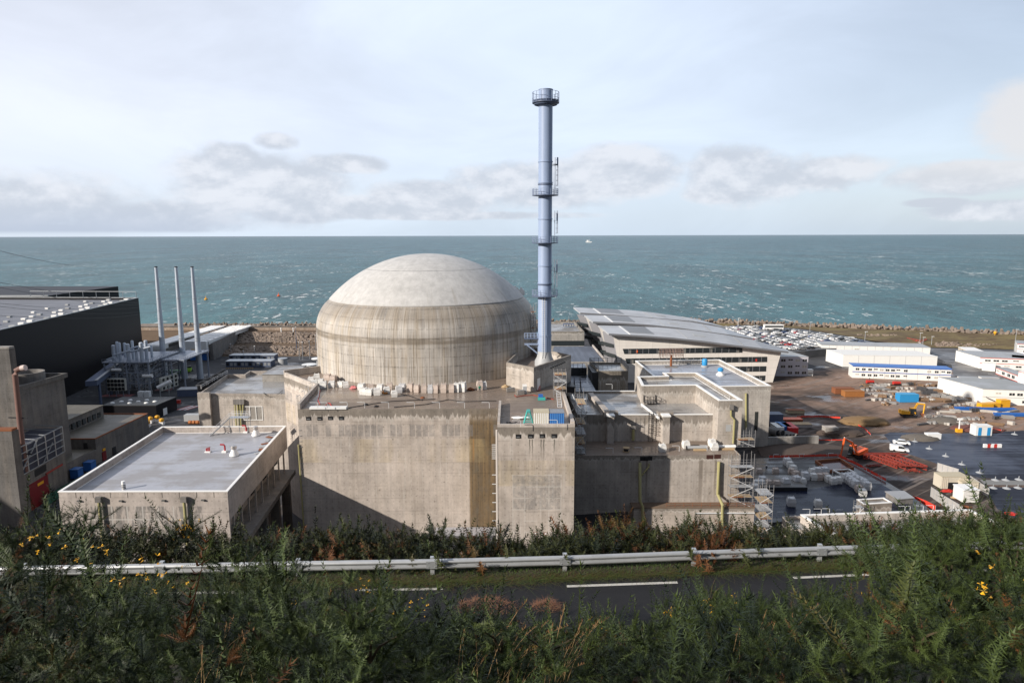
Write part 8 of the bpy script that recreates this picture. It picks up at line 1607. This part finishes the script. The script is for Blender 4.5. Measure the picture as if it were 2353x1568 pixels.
def sprig(kn, spl, spw, side=True, curve=.15):
    """one shoot of unit length along +z: a thin stem set with stiff spines in whorls"""
    V = []; F = []
    def tri(a, b, c): n0 = len(V); V.extend((a, b, c)); F.append((n0, n0 + 1, n0 + 2))
    def axis(z): return np.array((curve * z * z, 0, z))
    for j in range(3):
        g = 2 * PI * j / 3; a = np.array((math.cos(g), math.sin(g), 0)) * .012; tri(axis(0) + a, axis(0) - a, axis(1.0))
    for i in range(kn):
        z = .06 + .94 * i / (kn - 1); n_ = 5
        for j in range(n_):
            g = 2 * PI * (j / n_ + i * .38) + RNG.uniform(-.3, .3); el = RNG.uniform(.05, .75) + .5 * max(0, z - .8) / .2; L = spl * RNG.uniform(.6, 1.3) * (1.15 - .45 * z)
            d = np.array((math.cos(g) * math.cos(el), math.sin(g) * math.cos(el), math.sin(el))); s = np.array((-math.sin(g), math.cos(g), 0)) * spw; p0 = axis(z)
            tri(p0 - s, p0 + s, p0 + d * L)
            if side and (i + j) % 2 == 0:
                m_ = p0 + d * L * .45; d2 = d + RNG.uniform(-.9, .9, 3); d2 /= np.linalg.norm(d2); tri(m_ - s * .8, m_ + s * .8, m_ + d2 * L * .6)
    return np.array(V, dtype=np.float32), np.array(F, dtype=np.int32)
SPR = [sprig(13, .19, .0155, False, c_) for c_ in (.05, .12, .2, .3)]; SPR_F = [sprig(8, .30, .04, False, .1) for _ in range(4)]
class Foliage:
    def __init__(s): s.V = []; s.F = []; s.T = []; s.M = []; s.n = 0
    def addraw(s, V, F, tint, mi=0):
        s.V.append(V.astype(np.float32)); s.F.append(F + s.n); s.T.append(np.full(len(V), tint, np.float32) if np.isscalar(tint) else tint); s.M.append(np.full(len(F), mi, np.int32)); s.n += len(V)
    def shoot(s, tpl, p, d, L, tint, mi=0, w=1.0):
        V, F = tpl; d = np.array(d, float); d /= np.linalg.norm(d); a = np.array((RNG.normal(), RNG.normal(), RNG.normal())); x = np.cross(d, a); x /= np.linalg.norm(x); y = np.cross(d, x)
        R = np.stack((x * w, y * w, d), 0) * L; s.addraw(V @ R + np.array(p), F, tint + .12 * (RNG.random() - .5), mi)
    def flower(s, p, sz, mi=1):
        for _ in range(5):
            d = RNG.normal(size=3); d /= np.linalg.norm(d); e = np.cross(d, (0, 0, 1.0)); V = np.array((p, np.array(p) + d * sz + e * sz * .5, np.array(p) + d * sz * 1.1 - e * sz * .4)); s.addraw(V, np.array(((0, 1, 2),)), 0, mi)
    def build(s, name, mats, parent=None):
        V = np.concatenate(s.V); F = np.concatenate(s.F); T = np.concatenate(s.T); M = np.concatenate(s.M); off = Vector((0, 0, 0)); q = parent
        while q is not None: off += q.location; q = q.parent
        V = V - np.array(off, np.float32); me = bpy.data.meshes.new(name); me.vertices.add(len(V)); me.vertices.foreach_set('co', V.ravel()); me.loops.add(F.size); me.loops.foreach_set('vertex_index', F.ravel()); me.polygons.add(len(F)); me.polygons.foreach_set('loop_start', np.arange(0, F.size, 3, dtype=np.int32)); me.polygons.foreach_set('loop_total', np.full(len(F), 3, np.int32)); me.polygons.foreach_set('material_index', M)
        for k in mats: me.materials.append(k)
        at = me.attributes.new('tint', 'FLOAT', 'POINT'); at.data.foreach_set('value', np.clip(T, 0, 1).astype(np.float32)); me.update(calc_edges=True); me.validate()
        o = bpy.data.objects.new(name, me); COL.objects.link(o)
        if parent is not None: o.parent = parent
        return o
def mound(fo, c, r, h, n_, tint, near=True, up=.3, L0=.28, L1=.5, sharp=1.0):
    """a bush: shoots over the whole surface of a lumpy dome and inside it"""
    lob = RNG.uniform(-.22, .22, (5, 2)); tp = SPR if near else SPR_F
    per = 9 if near else 6
    for _ in range(max(4, n_ // per)):
        a = RNG.uniform(0, 2 * PI); f = RNG.uniform(0, 1) ** .5; x = math.cos(a) * f; y = math.sin(a) * f
        bump_ = 1 + .28 * math.sin(a * 3 + c[0] * 5) * f + lob[int(a / (2 * PI) * 5) % 5][0] * .8
        top = math.sqrt(max(0, 1 - f * f)) * h * bump_; z = top * (RNG.uniform(.7, 1.0) if RNG.random() < .72 else RNG.uniform(.2, .7)); lead = 2.1 if RNG.random() < .16 else 1.0
        d0 = np.array((x * .9 + RNG.normal() * .25, y * .9 + RNG.normal() * .25, up + RNG.uniform(0, .5))); d0 /= np.linalg.norm(d0); tn = tint + RNG.normal() * .11; big_ = RNG.uniform(.75, 1.25); P = np.array((c[0] + x * r, c[1] + y * r, c[2] + z)) - d0 * L1 * .55
        for k in range(per):
            s_ = 0 if k == 0 else .8; d = d0 + RNG.normal(size=3) * s_ + ((0, 0, .8) if k == 0 and lead > 1 else (0, 0, 0)); d[2] = max(d[2], -.3); L = (L1 * 1.08 * lead if k == 0 else RNG.uniform(L0, L1) * .85) * big_; fo.shoot(tp[RNG.integers(4)], tuple(P + d0 * RNG.uniform(0, .4) * L), d, L, tn + RNG.normal() * .05)
def interp(u, pts):
    for (a, va), (c_, vc) in zip(pts, pts[1:]):
        if a <= u <= c_: return va + (vc - va) * (u - a) / (c_ - a)
    return pts[0][1] if u < pts[0][0] else pts[-1][1]
TOPN = [(-400, 1215), (0, 1228), (70, 1205), (140, 1250), (200, 1310), (330, 1325), (560, 1325), (640, 1290), (720, 1318), (800, 1352), (900, 1360), (1000, 1366), (1060, 1412), (1180, 1440), (1260, 1455), (1340, 1425), (1450, 1425), (1540, 1385), (1640, 1360), (1720, 1375), (1860, 1352), (1960, 1346), (2010, 1338), (2060, 1312), (2110, 1296), (2200, 1288), (2280, 1280), (2352, 1282), (2700, 1250)]
def zcap(x, y, tops, z_guess):
    u, v = proj((x, y, z_guess)); return D(u, interp(u, tops), y).z
RNG = np.random.default_rng(3)
fo = Foliage(); cnt = 0
for j, y0 in enumerate((3.3, 4.1, 5.0, 6.0, 7.1, 8.3, 9.6, 11.0, 12.5, 13.9)):
    half = y0 * .86 + 1.6; x = -half
    while x < half:
        xx = x + RNG.uniform(-.3, .3); yy = y0 + RNG.uniform(-.4, .4); yy_w = yy + bend(xx) * min(1, yy / 16); zg = hz(xx, yy_w); r = RNG.uniform(.4, .85) * (.72 if y0 < 6 else 1); zc_ = zcap(xx, yy_w, TOPN, zg + 1) - RNG.uniform(-.03, .2) * (.5 + y0 / 14)
        u_, _v = proj((xx, yy_w, zg + .5)); h = min(zc_ - zg, RNG.uniform(.8, 1.8) if 1030 < u_ < 1640 else RNG.uniform(1.5, 3.0) if u_ > 170 else RNG.uniform(2.4, 3.6)); x += r * .95
        if h < .22: continue
        # a browner, drier patch in the middle right, greener elsewhere
        pt = math.sin(xx * .9 + yy * .6) * .12 + math.sin(xx * 2.3 - yy * 1.1) * .08
        tint = .24 + pt + RNG.normal() * .08 + (.16 if 1150 < u_ < 1650 and y0 > 8 else 0) + (.5 if RNG.random() < .07 else 0) + (.12 if RNG.random() < .2 else 0)
        n_ = int((560 if y0 < 7 else 400) * r * r * (.8 + .35 * min(h, 1.6))); mound(fo, (xx, yy_w, zg), r, h, n_, tint, True, L0=.08 if y0 < 6 else .11, L1=.17 if y0 < 6 else .23); cnt += 1
        if RNG.random() < .07:
            fx_, fy_ = RNG.normal(size=2) * r * .35
            for _ in range(RNG.integers(6, 16)): fo.flower((xx + fx_ + RNG.normal() * .12, yy_w + fy_ + RNG.normal() * .1, zg + h * RNG.uniform(.92, 1.06)), .019)
stuff(fo.build('gorse_undergrowth', [GORSE, FLOW]), 'dense dark gorse covering the near slope')
# strip beyond the barrier
TOPF = [(-400, 1185), (0, 1205), (130, 1212), (330, 1208), (560, 1222), (700, 1212), (800, 1208), (950, 1213), (1010, 1203), (1080, 1213), (1140, 1236), (1200, 1250), (1250, 1240), (1320, 1222), (1400, 1205), (1480, 1202), (1530, 1215), (1640, 1208), (1780, 1216), (1850, 1210), (1950, 1205), (2060, 1198), (2180, 1190), (2300, 1198), (2352, 1190), (2700, 1180)]
fo = Foliage()
for y_off in (.9, 1.8, 2.8, 4.0, 5.4):
    half = 26 + y_off; x = -half
    while x < half:
        xx = x + RNG.uniform(-.3, .3); yy = rail_y(xx) + y_off + RNG.uniform(-.3, .3); zg = hz(xx, yy); r = RNG.uniform(.7, 1.15); zc_ = zcap(xx, yy, TOPF, zg + .8) - RNG.uniform(.05, .4); h = min(zc_ - zg, RNG.uniform(.7, 1.5) * (.6 if y_off < 1 else 1.5)); u_, _v = proj((xx, yy, zg + .5)); x += r * 1.0
        if h < .25: continue
        brown = (.30 if 1330 < u_ < 1560 else .26 if u_ > 1900 else .18) * (1 if RNG.random() < .7 else 0)
        tint = .24 + brown + math.sin(xx * 1.1 + yy) * .12 + (.45 if RNG.random() < .16 else 0)
        mound(fo, (xx, yy, zg), r, h, int(250 * r * r * (.7 + .35 * h)), tint, False, L0=.12, L1=.25)
stuff(fo.build('bank_scrub', [leaf_mat('scrub_leaf', (.007, .013, .003), (.036, .043, .010), (.120, .047, .014)), FLOW]), 'brownish gorse scrub beyond the crash barrier')
# verge grass and litter of clippings
fo = Foliage()
def blade(fo, p, L, lean, tint, w=.008):
    a = RNG.uniform(0, 2 * PI); s = np.array((math.cos(a + 1.57), math.sin(a + 1.57), 0)) * w; d = np.array((math.cos(a) * lean, math.sin(a) * lean, 1.0)); p = np.array(p); m_ = p + d * L * .55; e = p + np.array((d[0] * 1.7, d[1] * 1.7, .85)) * L
    fo.addraw(np.array((p - s, p + s, m_ - s * .7, m_ + s * .7, e)), np.array(((0, 1, 3), (0, 3, 2), (2, 3, 4))), tint)
for _ in range(15000):
    x = RNG.uniform(-20, 22); o_ = RNG.uniform(-.30, .45); y = rail_y(x) + o_; lit_ = RNG.normal() * .1 + math.sin(x * 1.7) * .08
    blade(fo, (x, y, ZROAD - .02), RNG.uniform(.05, .17), RNG.uniform(.1, .7), .25 + lit_ + (.55 if o_ < -.2 and RNG.random() < .6 else 0))
for _ in range(7000):
    x = RNG.uniform(-20, 22); o_ = -.36 - abs(RNG.normal()) * (.10 if x > 1 else .2); y = rail_y(x) + o_
    blade(fo, (x, y, ZROAD + .012), RNG.uniform(.04, .12), RNG.uniform(2.5, 6), .75 + RNG.normal() * .12, .006)
stuff(fo.build('verge_grass', [GRASS]), 'green grass verge under the crash barrier')
# ---- single plants one can point to
def plant(name, lab, cat, p, arms, tint, fl=0, near=True, grp=None, base_n=60, br=.35, bh=.5, stem_t=.012):
    o = thing(name, lab, cat, p, grp); fo = Foliage(); mb = MB(); fl_o = Foliage(); P0 = Vector(p)
    if base_n: mound(fo, tuple(p), br, bh, base_n * 2, tint, near, L0=.1, L1=.2)
    for dx_, dy_, dz_ in arms:
        E_ = P0 + Vector((dx_, dy_, dz_)); mid = P0 + Vector((dx_ * .35, dy_ * .35, dz_ * .62)); pts = [P0.lerp(mid, k / 3) if k <= 3 else mid.lerp(E_, (k - 3) / 4) for k in range(8)]; mb.tube(pts, stem_t, 4, stem_t * .4); L = Vector((dx_, dy_, dz_)).length; n_ = int(L / .045)
        for k in range(n_):
            f = .25 + .75 * k / n_; i = min(6, int(f * 7)); q = pts[i].lerp(pts[i + 1], f * 7 - i); d = (pts[min(7, i + 1)] - pts[i]).normalized(); rr = RNG.normal(size=3) * .75; fo.shoot((SPR if near else SPR_F)[RNG.integers(4)], tuple(q), (d.x + rr[0], d.y + rr[1], d.z * .8 + rr[2] * .5 + .2), RNG.uniform(.07, .13) * (1.25 - f * .6), tint + RNG.normal() * .06)
        fo.shoot(SPR[0], tuple(pts[7] - (pts[7] - pts[6])), tuple(pts[7] - pts[6]), .22, tint)
        for _ in range(fl): f = RNG.uniform(.15, .6); i = int(f * 7); q = pts[i].lerp(pts[i + 1], f * 7 - i); fl_o.flower((q.x + RNG.normal() * .05, q.y + RNG.normal() * .05, q.z + RNG.normal() * .05), .02, 0)
    fo.build('foliage', [GORSE], o); mb.build('stem', STEM, o)
    if fl: fl_o.build('flowers', [FLOW], o)
    return o
def on(u, v, y): q = D(u, v, y); return (q.x, q.y, q.z)
RNG = np.random.default_rng(12)
plant('gorse_bush', 'spiky gorse shoots with yellow flowers against the low building wall', 'shrub', on(424, 1245, 9.0), ((-.32, 0, .42), (.12, .05, .5), (.38, .05, .36), (-.1, 0, .3)), .22, 9, grp='single gorse shrubs', base_n=50, br=.25, bh=.25)
plant('gorse_bush', 'single gorse shoot leaning right at the low building corner', 'shrub', on(205, 1240, 8.5), ((.35, 0, .38), (-.1, 0, .25)), .3, 0, grp='single gorse shrubs')
plant('gorse_bush', 'tall leafy gorse spire at the far left in front of the red door', 'shrub', on(95, 1260, 8.0), ((.12, 0, .55), (.25, 0, .35), (-.15, 0, .4)), .3, 0, grp='single gorse shrubs', base_n=120, br=.45, bh=.5)
plant('gorse_bush', 'bushy gorse rising over the crash barrier left of the middle', 'shrub', on(560, 1345, 11.5), ((.4, 0, .75), (.1, 0, .7), (-.25, 0, .6), (.65, 0, .6)), .32, 0, grp='single gorse shrubs', base_n=220, br=.7, bh=.6)
plant('gorse_bush', 'tall gorse bush covering the barrier at the left middle', 'shrub', on(640, 1370, 11), ((.25, 0, .8), (-.1, 0, .7), (.5, 0, .55)), .35, 0, grp='single gorse shrubs', base_n=240, br=.6, bh=.7)
plant('gorse_bush', 'small dark gorse hanging over the barrier top in the middle', 'shrub', on(985, 1290, 20.3), ((-.2, 0, .3), (.3, 0, .25), (.1, -.2, -.1)), .2, 0, False, 'single gorse shrubs', base_n=90, br=.4, bh=.25)
plant('gorse_bush', 'dark spiky gorse in front of the tower foot', 'shrub', on(1300, 1275, 22.5), ((-.6, 0, .7), (.2, 0, 1.0), (.5, 0, .9), (-.2, 0, .8), (.9, 0, .6)), .2, 0, False, 'single gorse shrubs', base_n=260, br=1.0, bh=.8, stem_t=.02)
plant('gorse_bush', 'upright green gorse clump before the lower annex ledge', 'shrub', on(1595, 1235, 22.5), ((0, 0, .85), (.25, 0, .7), (-.2, 0, .6)), .3, 0, False, 'single gorse shrubs', base_n=160, br=.6, bh=.6, stem_t=.02)
plant('dead_gorse', 'rust-brown dead gorse against the black trestle', 'shrub', on(1425, 1245, 22.0), ((-.4, 0, .7), (.1, 0, .75), (.5, 0, .6), (-.1, 0, .6)), .85, 0, False, 'dead gorse shrubs', base_n=300, br=1.1, bh=.75, stem_t=.02)
plant('dead_gorse', 'orange-brown dead gorse sprays at the left beyond the barrier', 'shrub', on(365, 1285, 20.6), ((-.2, 0, .4), (.15, 0, .45)), .95, 0, False, 'dead gorse shrubs', base_n=50, br=.3, bh=.3)
plant('dead_gorse', 'narrow orange-brown gorse spray beyond the barrier, left of the stained wall', 'shrub', on(812, 1280, 20.6), ((.05, 0, .6), (-.25, 0, .45)), .95, 0, False, 'dead gorse shrubs', base_n=40, br=.3, bh=.3)
plant('dead_gorse', 'reddish dead gorse at the left edge of the slope', 'shrub', on(15, 1465, 6.5), ((.1, 0, .35), (-.1, 0, .3)), .95, 0, True, 'dead gorse shrubs', base_n=110, br=.32, bh=.32)
plant('gorse_bush', 'dark leafy shrub hanging over the road edge at the right', 'shrub', on(1630, 1385, 14), ((.1, 0, .6), (-.25, 0, .5), (.3, 0, .45)), .3, 0, True, 'single gorse shrubs', base_n=130, br=.4, bh=.35)
for k_, (u, v, y, fl) in enumerate(((1545, 1420, 11.5, 14), (1620, 1410, 11.5, 14), (1690, 1415, 11.5, 12), (1260, 1485, 9, 14), (880, 1372, 13, 10))):
    plant('flowering_gorse', 'gorse crowned with yellow flowers, ' + ('left of the three by the road edge', 'middle of the three by the road edge', 'right of the three by the road edge', 'low one below the road bend', 'small one at the road edge in the middle left')[k_], 'shrub', on(u, v, y), ((-.3, 0, .22), (0, 0, .3), (.3, 0, .2)), .4, fl, True, 'flowering gorse shrubs', base_n=90, br=.4, bh=.22)
for k_, (u, v, y, arms) in enumerate(((2290, 1290, 6.5, ((.05, 0, .5), (-.12, 0, .3))), (2180, 1330, 7, ((-.55, 0, .62), (-.3, 0, .55), (.1, 0, .6))), (2030, 1330, 9, ((-.05, 0, .6), (.2, 0, .5))), (2100, 1300, 8, ((0, 0, .55), (-.25, 0, .4), (.2, 0, .35))), (2330, 1330, 6.0, ((.0, 0, .4), (-.2, 0, .35))))):
    plant('gorse_bush', 'tall gorse shoots on the right slope, ' + ('tallest, against the white-edged roof', 'leaning left across the barrier', 'farthest left, brown tipped', 'between the leaning one and the tallest', 'nearest the right border')[k_], 'shrub', on(u, v, y), arms, (.3, .34, .6, .3, .36)[k_], 0, True, 'single gorse shrubs', base_n=260, br=.6, bh=.5)
for k_, (u, v, y) in enumerate(((2105, 1500, 3.6), (2250, 1400, 4.2), (1265 - 10, 1520, 4.0), (850, 1520, 3.6), (820, 1440, 4.6), (1150, 1500, 4.2), (600, 1480, 5.0), (2000, 1480, 5))):
    P0 = Vector(on(u, v, y)); plant('gorse_bush', 'star-shaped pale gorse shoot close to the camera, ' + ('largest, low right', 'right, under the tall shoots', 'in the middle bottom', 'left of the dry stalks at the bottom', 'above the left star shoot', 'just left of the dry stalks', 'farthest left', 'between the right stars')[k_], 'shrub', tuple(P0), ((.05, -.12, .22), (-.12, -.05, .2), (.16, 0, .16)), .42, 0, True, 'star-shaped gorse shoots', base_n=26, br=.14, bh=.14)
# dry grass stalks
for k_, (u0, u1, y, n_, lab) in enumerate(((1030, 1300, 5.2, 34, 'tall dry grass stalks arching in the middle foreground'), (440, 600, 4.6, 9, 'few dry stalks at the bottom left of the middle'), (1650, 1850, 6.5, 14, 'reddish dry twigs on the right of the road end'))):
    c_ = Vector(on((u0 + u1) / 2, 1560, y)); o = thing('dry_grass', lab, 'dry grass', c_, 'dry grass tufts'); fo = Foliage(); hd = Foliage()
    for _ in range(n_):
        u = RNG.uniform(u0, u1); p = np.array(on(u, RNG.uniform(1550, 1600), y + RNG.uniform(-.4, .5))); L = RNG.uniform(.35, .8) * (y / 5.2); lean = RNG.uniform(-.1, .55); a = RNG.uniform(-.5, .5); d = np.array((lean * math.cos(a), lean * math.sin(a), 1)); pts = [p + d * L * f + np.array((lean * .5 * L * f * f, 0, -.25 * L * f ** 3 * max(0, lean * 2))) for f in np.linspace(0, 1, 7)]
        for q, r_ in zip(pts, pts[1:]): s = np.array((.0022, 0, .0)); fo.addraw(np.array((q - s, q + s, r_ + s, r_ - s)), np.array(((0, 1, 2), (0, 2, 3))), .3 + .3 * RNG.random())
        for i in range(7): q = pts[-1] - (pts[-1] - pts[-2]) * i * .2; s = np.array((.005, 0, .002)); hd.addraw(np.array((q - s, q + s, q + np.array((RNG.normal() * .01, 0, .03)))), np.array(((0, 1, 2),)), .8)
    fo.build('stalks', [STRAW], o); hd.build('seed_heads', [STRAW], o)
# two heaps of dead needles on the road
for u, v, y, r_, lab in ((1115, 1395, 17.3, .85, 'larger brown heap of dead needles on the road'), (1255, 1397, 17.2, .45, 'smaller brown heap of dead needles on the road')):
    q = G(u, v, ZROAD); fo = Foliage()
    for _ in range(int(900 * r_)): a = RNG.uniform(0, 6.28); f = RNG.uniform(0, 1) ** .7; blade(fo, (q.x + math.cos(a) * f * r_, q.y + math.sin(a) * f * r_ * .5, ZROAD + (1 - f * f) * .2), RNG.uniform(.03, .06), RNG.uniform(1.2, 4), .9 + RNG.normal() * .08, .005)
    o = fo.build('needle_heap', [STRAW]); tag(o, lab, 'plant litter', 'needle heaps on the road')
